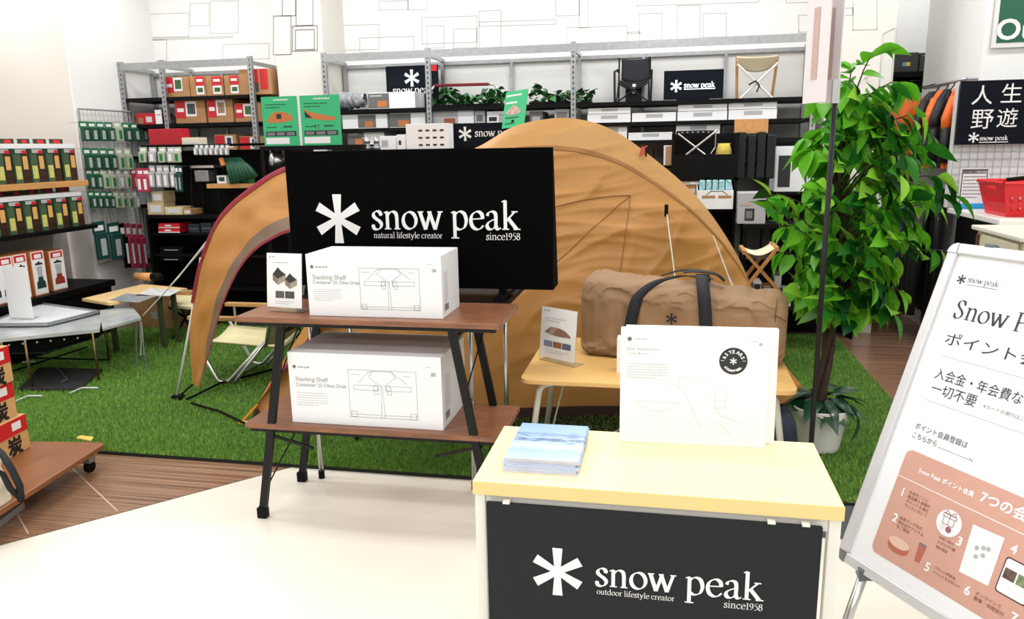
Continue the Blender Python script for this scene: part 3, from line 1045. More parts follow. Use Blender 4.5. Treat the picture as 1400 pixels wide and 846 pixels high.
MB().box(-1.0, .35, 3.68, 4.3, .012, .022).build('shade_sheet', black, tent)  # black sheet standing in for the shade under the tent

# ================================================================ bamboo table
bamboo = mat('bamboo_board', (226, 182, 112), .4, var=.08, scale=3, stretch=(1.2, 30, 30))
bt = thing('bamboo_table', 'bamboo-topped table with bent cream tube legs in front of the tent', 'table', (-.02, 3.35, 0))
pts = []
bx0, bx1, by0, by1, br_ = -.58, .53, 2.975, 3.72, .05
for cx, cy, a0 in ((bx1-br_, by1-br_, 0), (bx0+br_, by1-br_, 90), (bx0+br_, by0+br_, 180), (bx1-br_, by0+br_, 270)):
    pts += [(cx+br_*math.cos(math.radians(a0+i*18)), cy+br_*math.sin(math.radians(a0+i*18))) for i in range(6)]
MB().prism(pts, (0, 0, .5), (1, 0, 0), (0, 1, 0), .018).build('table_top', bamboo, bt, bevel=.002)
ctube = mat('cream_tube', (208, 204, 190), .4)
for sx, x in ((-1, -.50), (1, .45)):
    for y, dy in ((3.06, -.03), (3.56, .03)):
        MB().tube([(x-sx*.15, y, .468), (x-sx*.05, y, .467), (x-sx*.01, y, .455), (x+sx*.008, y+dy*.1, .43), (x+sx*.07, y+dy, .0)], .0135, 10).build('leg', ctube, bt, smooth=True)
    MB().tube([(x-sx*.1, 3.06, .465), (x-sx*.1, 3.56, .465)], .011, 8).build('leg_joint', ctube, bt, smooth=True)
MB().tube([(-.42, 3.3, .46), (-.50, 3.05, .06)], .004, 6).build('stay_wire', alu, bt)
MB().tube([(-.0, 3.3, .3), (-.46, 3.05, .08)], .004, 6).build('stay_wire', alu, bt)
MB().tube([(.3, 3.3, .46), (.44, 3.05, .06)], .004, 6).build('stay_wire', alu, bt)
flat_small = thing('small_white_carton', 'small white carton in front of the tan duffel bag on the bamboo table', 'box', (-.1, 3.16, .5))
MB().box(-.185, -.02, 3.12, 3.18, .5002, .655).build('carton_body', cart, flat_small, bevel=.002)

# tan duffel bag
bagm = mat('tan_canvas', (148, 116, 84), .75, var=.06, scale=10, bump=.3, bscale=16)
webm = mat('black_webbing', (22, 24, 30), .7, bump=.2, bscale=300)
BO = Vector((.09, 3.475, .5002))
BR = math.radians(-9.5)
bag = thing('duffel_bag', 'tan canvas duffel bag with black web handles on the bamboo table', 'bag', BO)


def bagpt(a, b):
    """a along the length 0..1, b round the section 0..1"""
    th = 2*math.pi*b
    ex = 6.5
    cx, sx = math.cos(th), math.sin(th)
    rx = math.copysign(abs(cx)**(2/ex), cx)
    rz = math.copysign(abs(sx)**(2/ex), sx)
    s = 2*a-1
    endf = (1-abs(s)**9)**.32 if abs(s) < 1 else 0
    x = s*.455+.004*noise.noise(Vector((rx, rz, s*2)))
    y = rx*.165*(.35+.65*endf)*(1+.05*noise.noise(Vector((s*3, rz*1.5, 1))))
    hz = .175*(.55+.45*endf)
    z = .168+rz*hz*(1-.03*s)
    if rz > 0:
        z += (.03*(-s)+.022*noise.noise(Vector((s*3.3, rx*1.2, 5)))-.02*abs(rx)**3)*rz
    if rz < -.9:
        z = max(z, .0)
    fold = noise.noise(Vector((s*7+rz*3, rz*6-s*3, 2.5)))*.012-(1-abs(noise.noise(Vector((s*4+rz*2.5, rz*4-s*5, 9.5)))))**7*.014
    y += fold
    z += fold*.5 if rz > 0 else 0
    z = max(.0, z)
    return Vector((x, y, z))


def bagw(v):
    c, s = math.cos(BR), math.sin(BR)
    return BO+Vector((v[0]*c-v[1]*s, v[0]*s+v[1]*c, v[2]))


m = MB()
m.grid(lambda a, b: bagw(bagpt(.002+.996*a, b)), 120, 96)
for a in (.002, .998):
    ring = [bagw(bagpt(a, j/96)) for j in range(96)]
    m.add(ring, [tuple(range(96))])
m.build('bag_body', bagm, bag, smooth=True)
# zip flap seam along the upper front edge and end seams
MB().tube([bagw(bagpt(a/40, .625-.022)+Vector((0, -.003, .0))) for a in range(1, 40)], .0035, 5).build('seam', mat('bag_seam', (112, 82, 54), .8), bag, smooth=True)
MB().tube([bagw(bagpt(.945, b/60)+Vector((.004, 0, 0))) for b in range(18, 45)], .003, 5).build('seam', MC['bag_seam'], bag, smooth=True)


def strap(pts, wv, name):
    b = MB()
    pts = catmull3(pts)
    wv = Vector(wv)
    for i, p in enumerate(pts):
        b.v += [tuple(bagw(p-wv/2)), tuple(bagw(p+wv/2))]
    for i in range(len(pts)-1):
        b.f.append((2*i, 2*i+1, 2*i+3, 2*i+2))
        b.mi.append(0)
    return b.build(name, webm, bag, smooth=True, thick=.004)


def catmull3(pts, n=6):
    pts = [Vector(p) for p in pts]
    return [cm3(pts, i/n) for i in range((len(pts)-1)*n+1)]


yf = -.178
strap([(-.21, yf, .02), (-.205, yf-.006, .12), (-.19, yf-.008, .22), (-.165, yf+.004, .30), (-.10, yf+.04, .355), (-.02, yf+.07, .378), (.06, yf+.08, .382), (.115, yf+.075, .372)], (.052, .012, .0), 'handle_strap')
strap([(.135, yf, .02), (.13, yf-.008, .14), (.122, yf-.012, .25), (.112, yf+.0, .325), (.10, yf+.05, .37), (.09, yf+.1, .385), (.085, yf+.2, .37), (.085, yf+.3, .30)], (.055, 0, 0), 'handle_strap')
strap([(-.12, .13, .34), (-.03, .1, .372), (.05, .09, .378), (.11, .1, .365)], (.0, .04, .0), 'handle_strap')
strap([(.0, .02, .378), (.06, -.03, .392), (.14, -.03, .385), (.18, -.0, .35)], (.0, .05, .0), 'handle_wrap')
c_, s_ = math.cos(BR), math.sin(BR)
star((bagw((-.02, yf-.004, .205)), (c_, s_, 0), (0, 0, 1)), 0, 0, .05, webm, bag, 'asterisk_logo', .004)

# navy stuff sack on the grass
sk = MB()


def sackpt(a, b):
    th = 2*math.pi*b
    v = a*math.pi
    r = .115*math.sin(v)**.7*(1+.12*noise.noise(Vector((math.cos(th)*2.2, math.sin(th)*2.2, a*3)))+.05*math.sin(th*7+a*6))
    return Vector((.50+r*math.cos(th)*.85, 3.36+r*math.sin(th), .018+.29*(1-math.cos(v))/2))


sk.grid(sackpt, 24, 40)
sack = thing('stuff_sack', 'crumpled navy stuff sack on the grass under the bamboo table end', 'bag', (.5, 3.36, .018))
sk.build('sack_body', mat('navy_nylon', (34, 44, 66), .45, var=.15, scale=14, bump=.3, bscale=30), sack, smooth=True)
MB().tube([(.5, 3.36, .28), (.47, 3.33, .33), (.53, 3.34, .32), (.5, 3.36, .285)], .004, 6).build('draw_cord', black, sack)

# ================================================================ potted ficus
PX, PY = .752, 3.64
fic = thing('potted_ficus', 'tall ficus tree with glossy green leaves in a white pot', 'plant', (PX, PY, 0))
potm = mat('white_pot_plastic', (240, 237, 230), .45)
m = MB()
m.lathe([(.001, .016), (.088, .016), (.092, .03), (.116, .175), (.118, .178), (.126, .18), (.131, .20), (.133, .226), (.128, .228), (.122, .222), (.116, .19), (.001, .188)], (PX, PY, 0), 40, cap=False)
m.build('pot', potm, fic, smooth=False)
MB().lathe([(.001, .2), (.116, .2), (.06, .215), (.001, .22)], (PX, PY, 0), 24, cap=False).build('soil', mat('soil', (46, 34, 26), .9, var=.4, scale=90), fic)
bark = mat('ficus_bark', (62, 46, 34), .85, var=.3, scale=40, bump=.5, bscale=60)
tk = []
for s0 in (0, 2.1, 4.2):
    pts = []
    for i in range(22):
        z = .2+i*.062
        a = s0+i*.42
        rr_ = .017*(1 if i < 15 else 1-(i-15)/14)
        pts.append((PX-.012+.03*math.sin(i*.16)+rr_*math.cos(a), PY+rr_*math.sin(a), z))
    tk.append(pts)
    MB().tube(pts, [.017-.0005*i for i in range(22)], 8).build('trunk', bark, fic, smooth=True)

lrnd = random.Random(11)
leafm = bpy.data.materials.new('ficus_leaf')
leafm.use_nodes = True
nt = leafm.node_tree
bs = nt.nodes['Principled BSDF']
bs.inputs['Roughness'].default_value = .36
bs.inputs['Specular IOR Level'].default_value = .4
oi = nt.nodes.new('ShaderNodeObjectInfo')
rp = nt.nodes.new('ShaderNodeValToRGB')
for i, (p, c) in enumerate(((0, (12, 58, 24)), (.35, (22, 84, 30)), (.55, (52, 128, 34)), (.75, (96, 172, 44)), (1, (150, 208, 66)))):
    if i > 1:
        rp.color_ramp.elements.new(p)
for e, (p, c) in zip(rp.color_ramp.elements, ((0, (14, 66, 26)), (.25, (24, 96, 32)), (.45, (60, 142, 36)), (.7, (112, 192, 46)), (1, (168, 222, 76)))):
    e.position = p
    e.color = lin(c)+(1,)
hv = nt.nodes.new('ShaderNodeTexCoord')
sp = nt.nodes.new('ShaderNodeSeparateXYZ')
nt.links.new(hv.outputs['Object'], sp.inputs[0])
nz = nt.nodes.new('ShaderNodeTexNoise')
nz.inputs['Scale'].default_value = 25
nt.links.new(hv.outputs['Object'], nz.inputs['Vector'])
mrn = nt.nodes.new('ShaderNodeMath')
mrn.operation = 'MULTIPLY_ADD'
mrn.inputs[1].default_value = .16
nt.links.new(nz.outputs['Fac'], mrn.inputs[0])
nt.links.new(oi.outputs['Random'], mrn.inputs[2])
sb = nt.nodes.new('ShaderNodeMath')
sb.operation = 'SUBTRACT'
sb.inputs[1].default_value = .08
nt.links.new(mrn.outputs[0], sb.inputs[0])
nt.links.new(sb.outputs[0], rp.inputs[0])
nt.links.new(rp.outputs[0], bs.inputs['Base Color'])
tl_ = nt.nodes.new('ShaderNodeBsdfTranslucent')
ms_ = nt.nodes.new('ShaderNodeMixShader')
ms_.inputs[0].default_value = .3
nt.links.new(rp.outputs[0], tl_.inputs[0])
nt.links.new(bs.outputs[0], ms_.inputs[1])
nt.links.new(tl_.outputs[0], ms_.inputs[2])
nt.links.new(ms_.outputs[0], nt.nodes['Material Output'].inputs[0])


def leaf_mesh(name, L, W, curl):
    """stem at the origin, blade along +x, midrib folded"""
    prof = ((0, .0), (.08, .35), (.25, .86), (.42, 1), (.6, .88), (.78, .52), (.9, .2), (1, 0))
    vs, fs = [], []
    for t, wv in prof:
        x = t*L
        z = -curl*L*t*t
        h = wv*W/2
        vs += [(x, -h, z+h*.28), (x, 0, z), (x, h, z+h*.28)]
    for i in range(len(prof)-1):
        a = i*3
        fs += [(a, a+3, a+4, a+1), (a+1, a+4, a+5, a+2)]
    me = bpy.data.meshes.new(name)
    me.from_pydata(vs, [], fs)
    me.polygons.foreach_set('use_smooth', [True]*len(fs))
    me.materials.append(leafm)
    return me


lm = [leaf_mesh('leaf', .128, .076, .3), leaf_mesh('leaf', .118, .072, .45), leaf_mesh('leaf', .135, .072, .2), leaf_mesh('leaf', .10, .064, .35)]


def canopy_r(z):
    """half-width of the crown at height z"""
    for (z0, a), (z1, b) in zip(CR, CR[1:]):
        if z0 <= z <= z1:
            return a+(b-a)*(z-z0)/(z1-z0)
    return 0


CR = [(.55, .10), (.68, .22), (.85, .34), (1.0, .42), (1.15, .42), (1.28, .43), (1.4, .34), (1.52, .29), (1.62, .22), (1.72, .13), (1.8, .07), (1.93, .05)]
leaves, extra = [], MB()
stems = MB()
nb = 0
twigs = []
for k in range(112):
    if k < 2:
        z, rr_, az = (1.84, .05, .6) if k == 0 else (1.76, .08, 2.2)
    else:
        z = .68+1.02*((k-2)/109.0)
        rr_ = canopy_r(z)*lrnd.uniform(.3, 1.0)
        az = k*2.39996+lrnd.uniform(-.3, .3)
    tip = Vector((PX+.085+rr_*math.cos(az), PY+rr_*math.sin(az)*.95, z))
    zb_ = max(.62, min(1.48, z-.10-.35*rr_))
    base = Vector((PX+.015, PY, zb_))
    mid = base.lerp(tip, .55)+Vector((0, 0, .07))
    br3 = [base, base.lerp(mid, .5)+Vector((0, 0, .03)), mid, mid.lerp(tip, .6)+Vector((0, 0, .015)), tip]
    MB().tube(br3, [.0042, .0036, .003, .0024, .0016], 6).build('branch', bark, fic, smooth=True)
    nl = 8 if k > 1 else 6
    for j in range(nl):
        f = .35+.65*(j+1)/nl
        i0 = min(int(f*4), 3)
        p = br3[i0].lerp(br3[i0+1], f*4-i0)
        a = az+(1 if j % 2 else -1)*lrnd.uniform(.2, 1.1)
        if j == nl-1:
            a = az+lrnd.uniform(-.3, .3)
        droop = lrnd.uniform(.35, 1.35) if k > 1 else lrnd.uniform(-.6, .3)
        leaves.append((p, a, droop, lrnd.uniform(-.7, .7), lrnd.choice(lm), lrnd.uniform(.8, 1.18)))
# leaves in front count first (the ones that show largest)
leaves.sort(key=lambda l: l[0].y-.5*abs(l[0].x-PX))
rest = MB()
for i, (p, a, dr, rl_, me, sc) in enumerate(leaves):
    if i < 300:
        o = bpy.data.objects.new('leaf', me)
        C.objects.link(o)
        o.parent = fic
        o.location = p-Vector((PX, PY, 0))
        o.rotation_mode = 'ZYX'
        o.rotation_euler = (rl_, dr, a)
        o.scale = (sc, sc, sc)
    else:
        from_m = Matrix.Translation(p) @ Matrix.Rotation(a, 4, 'Z') @ Matrix.Rotation(dr, 4, 'Y') @ Matrix.Rotation(rl_, 4, 'X') @ Matrix.Scale(sc, 4)
        rest.add([from_m @ v.co for v in me.vertices], [tuple(q.vertices) for q in me.polygons])
ro = rest.build('back_leaves', leafm, fic, smooth=True)
ro['kind'] = 'stuff'
# broad dark leaves round the foot of the trunk
darkleaf = mat('dark_foot_leaf', (16, 62, 34), .3, var=.25, scale=30)
bl = leaf_mesh('foot_leaf', .15, .07, .55)
bl.materials.clear()
bl.materials.append(darkleaf)
for k in range(26):
    a = k*2.39996
    f = (k % 5)/5
    o = bpy.data.objects.new('foot_leaf', bl)
    C.objects.link(o)
    o.parent = fic
    o.location = (.05*math.cos(a), .05*math.sin(a), .235+.06*f)
    o.rotation_mode = 'ZYX'
    o.rotation_euler = (lrnd.uniform(-.5, .5), lrnd.uniform(-.55, .25), a)
    s = lrnd.uniform(.7, 1.1)
    o.scale = (s, s, s)
o = bpy.data.objects.new('foot_leaf', bl)
C.objects.link(o)
o.parent = fic
o.location = (.13, -.08, .235)
o.rotation_mode = 'ZYX'
o.rotation_euler = (.3, 1.1, -.2)
MB().tube([(PX+.03, PY, .24), (PX+.09, PY-.05, .265), (PX+.135, PY-.08, .235)], .003, 6).build('foot_stem', bark, fic)

# ================================================================ pole sign
pp = Vector((.572, 2.9, 0))
ps = thing('pole_sign', 'black pole stand on a grey plate holding a narrow pinkish price card high up', 'sign stand', pp)
MB().box(.42, .84, 2.765, 3.03, .001, .012).build('base_plate', mat('grey_base_plate', (86, 90, 96), .3, .3), ps, bevel=.002)
MB().tube([(pp.x, pp.y, .012), (pp.x, pp.y, 1.62)], .0095, 12).build('pole', blackm, ps, smooth=True)
pinkish = mat('card_pinkish', (226, 220, 222), .6)
pinkbar = mat('card_print_pink', (196, 168, 160), .6)
hd = MB()
dX = Vector((.32, -.95, 0)).normalized()
for off, dd in ((Vector((-.035, -.03, 0)), Vector((.42, -.90, 0)).normalized()), (Vector((.012, .0, 0)), Vector((.3, -.95, 0)).normalized())):
    c0 = pp+off
    card = MB().obox(c0+Vector((0, 0, 1.585))-dd*.0, dd*-.13, Vector((0, 0, .46)), dd.cross(Vector((0, 0, 1)))*.004).build('card', pinkish, ps)
    nrm = dd.cross(Vector((0, 0, 1)))
    patch((c0+Vector((0, 0, 1.585))-nrm*.0-dd*.13, dd, (0, 0, 1)), .04, .08, .075, .32, pinkbar, card, 'print', lift=.0055)
    patch((c0+Vector((0, 0, 1.585)), -dd, (0, 0, 1)), .04, .08, .075, .32, pinkbar, card, 'print', lift=.0055)
MB().box(pp.x-.012, pp.x+.012, pp.y-.012, pp.y+.012, 1.58, 1.66).build('card_clip', alu, ps)

# ================================================================ poster A-board on the right
EB, ET = Vector((.532, 2.1, .287)), Vector((.802, 2.268, 1.16))
EX = Vector((.5283, -.849, 0)).normalized()
EY = (ET-EB).normalized()
EN = EX.cross(EY)
ez = thing('poster_stand', 'white framed poster stand about a points membership with a pink panel', 'sign stand', (.75, 1.85, 0))
silver = mat('silver_frame', (214, 214, 216), .35, .35)
U0, U1, V0, V1, FWD = -.03, .632, -.008, .938, .03


def epoint(u, v, d=0):
    return EB+EX*u+EY*v+EN*d


MB().obox(epoint(U0+.01, V0+.01, -.012), EX*(U1-U0-.02), EY*(V1-V0-.02), EN*.008).build('back_board', greym, ez)
cor = .028
for nm, u0, v0, u1, v1 in (('frame_left', U0, V0+cor, U0+FWD, V1-cor), ('frame_right', U1-FWD, V0+cor, U1, V1-cor), ('frame_bottom', U0+cor, V0, U1-cor, V0+FWD), ('frame_top', U0+cor, V1-FWD, U1-cor, V1)):
    MB().obox(epoint(u0, v0, -.014), EX*(u1-u0), EY*(v1-v0), EN*.026).build(nm, silver, ez, bevel=.004)
cornm = mat('corner_grey', (120, 122, 126), .35)
for su, sv in ((0, 0), (0, 1), (1, 0), (1, 1)):
    u, v = (U0 if not su else U1), (V0 if not sv else V1)
    du, dv = (1 if not su else -1), (1 if not sv else -1)
    pts = [(u+du*cor, v)]+[(u+du*(cor-cor*math.sin(a)), v+dv*(cor-cor*math.cos(a))) for a in [math.pi/2*i/6 for i in range(7)]]+[(u, v+dv*cor), (u+du*FWD, v+dv*cor), (u+du*FWD, v+dv*FWD), (u+du*cor, v+dv*FWD)]
    if du*dv < 0:
        pts = pts[::-1]
    MB().prism(pts, epoint(0, 0, .0125), EX, EY, .026).build('corner_cap', cornm if sv == 0 else silver, ez)
sheet = MB().obox(epoint(U0+.015, V0+.015, -.003), EX*(U1-U0-.03), EY*(V1-V0-.03), EN*.003).build('poster_sheet', mat('poster_white', (238, 239, 242), .3), ez)
ink = mat('poster_ink', (52, 48, 54), .5)
fe = (epoint(0, 0, 0), EX, EY)
star(fe, .033, .842, .026, ink, sheet)
rtext('snow peak', fe, .052, .838, ink, sheet, .088, 'word_mark', weight=.15)
strips([[(.052, .831), (.14, .831)]], fe, .0012, ink, sheet, 'logo_rule')
# headline in the roman face for the letters it has, sans for the rest
rtext('Snow Peak', fe, .046, .737, ink, sheet, .30, 'headline', weight=.17)
stext('ポイント会員', fe, .05, .664, ink, sheet, width=.31, height=.036, name='headline')
thin = mat('poster_rule', (170, 168, 172), .5)
strips([[(.056, .63), (.60, .63)], [(.056, .503), (.60, .503)]], fe, .0012, thin, sheet, 'rule')
stext('入会金・年会費など', fe, .058, .568, ink, sheet, width=.275, height=.032)
stext('一切不要', fe, .062, .527, ink, sheet, width=.132, height=.031)
stext('※カードの発行はございません', fe, .215, .532, mgrey, sheet, width=.17)
stext('ポイント会員登録は', fe, .056, .421, ink, sheet, width=.157, height=.018)
stext('こちらから', fe, .058, .395, ink, sheet, width=.075, height=.016)
strips([[(.14, .396), (.24, .396), (.228, .401)]], fe, .0012, mgrey, sheet, 'arrow')
pinkp = mat('poster_pink', (206, 158, 142), .4, var=.07, scale=5)
patch(fe, .058, .062, .602, .362, pinkp, sheet, 'pink_panel', .0008, r=.02)
strips([[(.06, .284), (.60, .284)]], fe, .0022, white, sheet, 'panel_rule', .0014)
stext('Snow Peak ポイント会員', fe, .112, .314, white, sheet, width=.16, height=.0145, bold=.0008, lift=.0016)
stext('7つの会員特典', fe, .29, .312, white, sheet, width=.215, height=.031, bold=.0016, lift=.0016, name='panel_headline')
for s, u, v in (('1', .088, .236), ('2', .088, .163), ('3', .274, .188), ('4', .397, .232), ('5', .22, .09), ('6', .333, .09), ('7', .45, .09)):
    stext(s, fe, u, v, white, sheet, height=.022, bold=.0014, lift=.0016, name='number')
pk = mat('panel_text', (110, 72, 62), .5)
for lines_, u, v, wv in ((('お会計ごとに', '商品購入金額の', 'ポイントを還元', 'ランクに応じて'), .108, .252, .07), (('会員ランク別の', '限定品やアイテム', 'をご提供'), .108, .178, .08), (('お取り寄せ', 'カタログ1冊', '無料進呈'), .228, .182, .05), (('うれしい新製品', 'イベントをお知らせ'), .245, .108, .075), (('オンラインで', '整備・修理受付'), .36, .103, .075)):
    for i, t in enumerate(lines_):
        stext(t, fe, u, v-i*.0125, pk, sheet, width=wv*(len(t)/max(len(q) for q in lines_)), lift=.0016, name='panel_text')
gc = (.239, .228)
shape(fe, [(gc[0]+.034*math.cos(i*math.pi/20), gc[1]+.034*math.sin(i*math.pi/20)) for i in range(40)], white, sheet, 'gift_badge', .0016)
mauve = mat('gift_line', (150, 96, 110), .5)
strips([rect(.222, .222, .252, .24), rect(.219, .24, .255, .248), [(.237, .222), (.237, .248)], [(.237, .248), (.226, .258), (.222, .25), (.237, .248), (.248, .258), (.252, .25), (.237, .248)]], fe, .0014, mauve, sheet, 'gift_drawing', .0024)
for du in (.226, .244):
    shape(fe, [(du+.008*math.cos(i*math.pi/8), .212+.008*math.sin(i*math.pi/8)) for i in range(16)], mauve if du > .23 else pinkish, sheet, 'coin_drawing', .0024)
wd0 = mat('print_wood_light', (226, 190, 170), .5)
wd1 = mat('print_copper', (180, 104, 82), .5)
shape(fe, [(.132+.032*math.cos(i*math.pi/16), .104+.014*math.sin(i*math.pi/16)) for i in range(16, 33)]+[(.164, .118), (.100, .118)], wd1, sheet, 'wooden_cup_picture', .0016)
shape(fe, [(.132+.032*math.cos(i*math.pi/16), .118+.014*math.sin(i*math.pi/16)) for i in range(32)], wd0, sheet, 'wooden_cup_picture', .002)
shape(fe, [(.184, .142), (.206, .142), (.202, .098), (.188, .098)], wd1, sheet, 'tumbler_picture', .0016)
shape(fe, [(.184, .142), (.206, .142), (.205, .149), (.185, .149)], mgrey, sheet, 'tumbler_picture', .0018)
shape(fe, [(.297, .253), (.377, .257), (.381, .136), (.305, .132)], white, sheet, 'catalogue_picture', .0016)
for qx, qy in ((.325, .205), (.34, .212), (.33, .185), (.345, .195), (.352, .215)):
    shape(fe, [(qx+.006*math.cos(i*math.pi/5), qy+.006*math.sin(i*math.pi/5)) for i in range(10)], lgrey, sheet, 'catalogue_mark', .002)
patch(fe, .396, .135, .472, .222, ink, sheet, 'phone_picture', .0016, r=.008)
patch(fe, .399, .138, .469, .219, white, sheet, 'phone_screen', .0022, r=.007)
patch(fe, .403, .172, .431, .197, mat('photo_brown', (96, 78, 66), .5, var=.5, scale=80), sheet, 'phone_photo', .0028)
patch(fe, .435, .172, .463, .197, mat('photo_green', (120, 140, 100), .5, var=.5, scale=80), sheet, 'phone_photo', .0028)
greek(fe, .403, .205, .03, 1, .01, ink, sheet, h=.003)
# clear front sheet, legs
gripm = mat('grip_grey', (90, 96, 104), .4)
MB().obox(epoint(.07, V1-.004, -.008), EX*.03, EY*.012, EN*.02).build('snap_clip', gripm, ez, bevel=.003)
for u in (.06, .54):
    a = epoint(u, -.0, -.006)
    lg = MB().tube([a, Vector((a.x-EY.x*.3, a.y-EY.y*.3, 0.0))+Vector((0, 0, .0))], .013, 10).build('leg', alu, ez, smooth=True)
    t = epoint(u, .8, -.02)
    MB().tube([t, Vector((t.x+.24, t.y+.16, 0))], .012, 10).build('rear_leg', alu, ez, smooth=True)
    MB().box(a.x-.02, a.x+.02, a.y-.02, a.y+.02, a.z-.02, a.z+.012).build('leg_clamp', gripm, ez, bevel=.004)


# ================================================================ helpers for shop goods
def carton(name, label, cat, w_, d_, h_, m, prints=(), group=None, loc=None, rz=0, bevel=.002, side=None):
    """box standing at the origin, front face to -y; prints are (u0, v0, u1, v1, material, name) in face fractions"""
    r = thing(name, label, cat, (0, 0, 0), group)
    bo = MB().box(-w_/2, w_/2, 0, d_, 0, h_).build('carton_body', m, r, bevel=bevel)
    fr = ((-w_/2, 0, 0), (1, 0, 0), (0, 0, 1))
    for i, (u0, v0, u1, v1, pm, pn) in enumerate(prints):
        patch(fr, u0*w_, v0*h_, u1*w_, v1*h_, pm, r, pn, lift=.0012+.0006*i)
    if side:
        patch(((w_/2, 0, 0), (0, 1, 0), (0, 0, 1)), .05*d_, .1*h_, .8*d_, .9*h_, side, r, 'side_print', lift=.0012)
    if loc is not None:
        place(r, loc, rz)
    return r


def at_front(px0, px1, pyb, y, z=None):
    """x range and base height of something whose front stands at depth y"""
    a, b = P(px0, pyb, y=y), P(px1, pyb, y=y)
    return a.x, b.x, (a.z+b.z)/2 if z is None else z


def goods(name, label, cat, px0, py0, px1, py1, y, d_, m, prints=(), group=None, z=None, side=None):
    x0, x1, zb_ = at_front(px0, px1, py1, y, z)
    zt_ = P((px0+px1)/2, py0, y=y).z
    return carton(name, label, cat, x1-x0, d_, max(.02, zt_-zb_), m, prints, group, ((x0+x1)/2, y, zb_+.0004), side=side)


# ================================================================ steel shelving along the back wall
SY0, SY1 = 6.12, 6.58
sh = thing('steel_shelving', 'long galvanised steel shelving with black shelves along the back wall', 'shelving', (-1.8, 6.35, 0))
PXS = [-4.71, -4.31, -3.47, -2.80, -1.905, -.725, 1.06]
holes = mat('post_slot_dark', (60, 60, 62), .6)
for x in PXS:
    p = MB().box(x-.02, x+.02, SY0, SY0+.035, 0, 2.24).build('post', steel, sh)
    s = MB()
    for k in range(26):
        z = 1.2+k*.04
        s.quad((x-.006, SY0-.0008, z), (x+.006, SY0-.0008, z), (x+.006, SY0-.0008, z+.02), (x-.006, SY0-.0008, z+.02))
    s.build('slot_row', holes, p, kind='stuff')
    MB().box(x-.015, x+.015, SY1-.035, SY1, 0, 2.2).build('post', steel, sh)
    MB().bar((x, SY0+.03, 2.19), (x, SY1-.03, 2.19), .02, .03).build('top_tie', steel, sh)
for a, b in ((-4.71, -3.47), (-2.80, 1.06)):
    MB().box(a, b, SY0-.004, SY0-.0005, 2.165, 2.225).build('top_rail', steel, sh)
    MB().box(a, b, SY1-.02, SY1-.005, 2.15, 2.18).build('top_rail', steel, sh)
for x in (-4.5, -4.0, -3.75, -2.35, -1.3, -.2, .45):
    MB().box(x-.012, x+.012, SY1-.025, SY1-.005, .2, 2.16).build('back_strut', steel, sh)
for a, b, zs in ((-4.71, -3.49, (1.93, 1.705, 1.43, 1.0, .5, .1)), (-2.78, -1.925, (1.78, 1.625, 1.48, 1.0, .5, .1)), (-1.885, -.745, (1.78, 1.625, 1.48, 1.0, .5, .1)), (-.705, 1.04, (1.78, 1.625, 1.485, 1.3, .9, .5, .1))):
    for z in zs:
        MB().box(a, b, SY0+.002, SY1-.03, z-.03, z).build('shelf_board', black, sh)
for x in (-3.9, -.1, .4):
    MB().add([(x, SY0+.1, 1.40), (x, SY1-.03, 1.3), (x, SY1-.03, 1.42), (x, SY0+.1, 1.42)], [(0, 1, 2, 3)]).build('shelf_bracket', black, sh, thick=.004)
for a, b in ((-4.71, -3.3), (-2.82, 1.1)):
    MB().box(a, b, SY1+.004, SY1+.012, 0, 2.17).build('back_panel', backpanel, sh)

photo_a = mat('photo_tarp', (70, 72, 74), .5, var=.5, scale=40)
photo_b = mat('photo_mat', (150, 120, 100), .5, var=.3, scale=40)
photo_g = mat('photo_green_item', (56, 96, 50), .5, var=.4, scale=30)
RPR = lambda ph: [(.02, .22, .36, .98, red, 'red_panel'), (.36, .3, .72, .95, white, 'photo_field'), (.42, .4, .68, .85, ph, 'photo'), (.08, .5, .3, .66, white, 'red_panel_mark')]
RPT = [(.35, .5, .95, .98, red, 'red_panel'), (.4, .1, .9, .52, white, 'photo_field'), (.48, .2, .82, .42, photo_g, 'photo'), (.45, .72, .85, .85, white, 'red_panel_mark')]
gR = 'brown cartons with red panels on the back shelving'
goods('brown_carton', 'brown carton with red panel and green picture at the column end of the top shelf', 'box', 227, 105, 260, 129.5, SY0+.06, .3, kraft, RPR(photo_g), gR, 1.93)
for i, (a, b, t) in enumerate(((261, 282, 104), (283, 306, 104), (308, 329, 103))):
    goods('brown_carton', 'small brown carton with a red top panel and green net picture on the top shelf', 'box', a, t, b, 129, SY0+.06, .3, kraft, RPT, gR, 1.93)
goods('brown_carton', 'taller brown carton with red panels at the far end of the top shelf', 'box', 329, 94, 372, 128, SY0+.06, .3, kraft, [(.28, .45, .6, .98, red, 'red_panel'), (.28, .1, .6, .45, photo_a, 'photo'), (.66, .2, .9, .98, red, 'red_panel')], gR, 1.93)
goods('brown_carton', 'wide brown carton with a dark tarp picture on the second shelf', 'box', 241, 137, 282, 167, SY0+.06, .3, kraft, RPR(photo_a), gR, 1.705)
goods('brown_carton', 'brown carton with a tan mat picture on the second shelf', 'box', 285, 135, 320, 167, SY0+.06, .3, kraft, RPR(photo_b), gR, 1.705)
goods('brown_carton', 'low brown carton with a green item picture on the second shelf beside the steel post', 'box', 322, 141, 356, 165, SY0+.06, .3, kraft, RPR(photo_g), gR, 1.705)
goods('red_gift_box', 'low red box with beige print near the column on the second shelf', 'box', 187, 155, 214, 168, SY0+.06, .25, red, [(.1, .1, .35, .6, kraft, 'print'), (.5, .2, .8, .7, pinkish, 'print')], None, 1.705)
goods('price_card', 'small white price card standing beside the red box on the second shelf', 'card', 213, 150, 222, 166, SY0+.03, .004, white, [(.15, .6, .85, .7, lgrey, 'print')], None, 1.705)
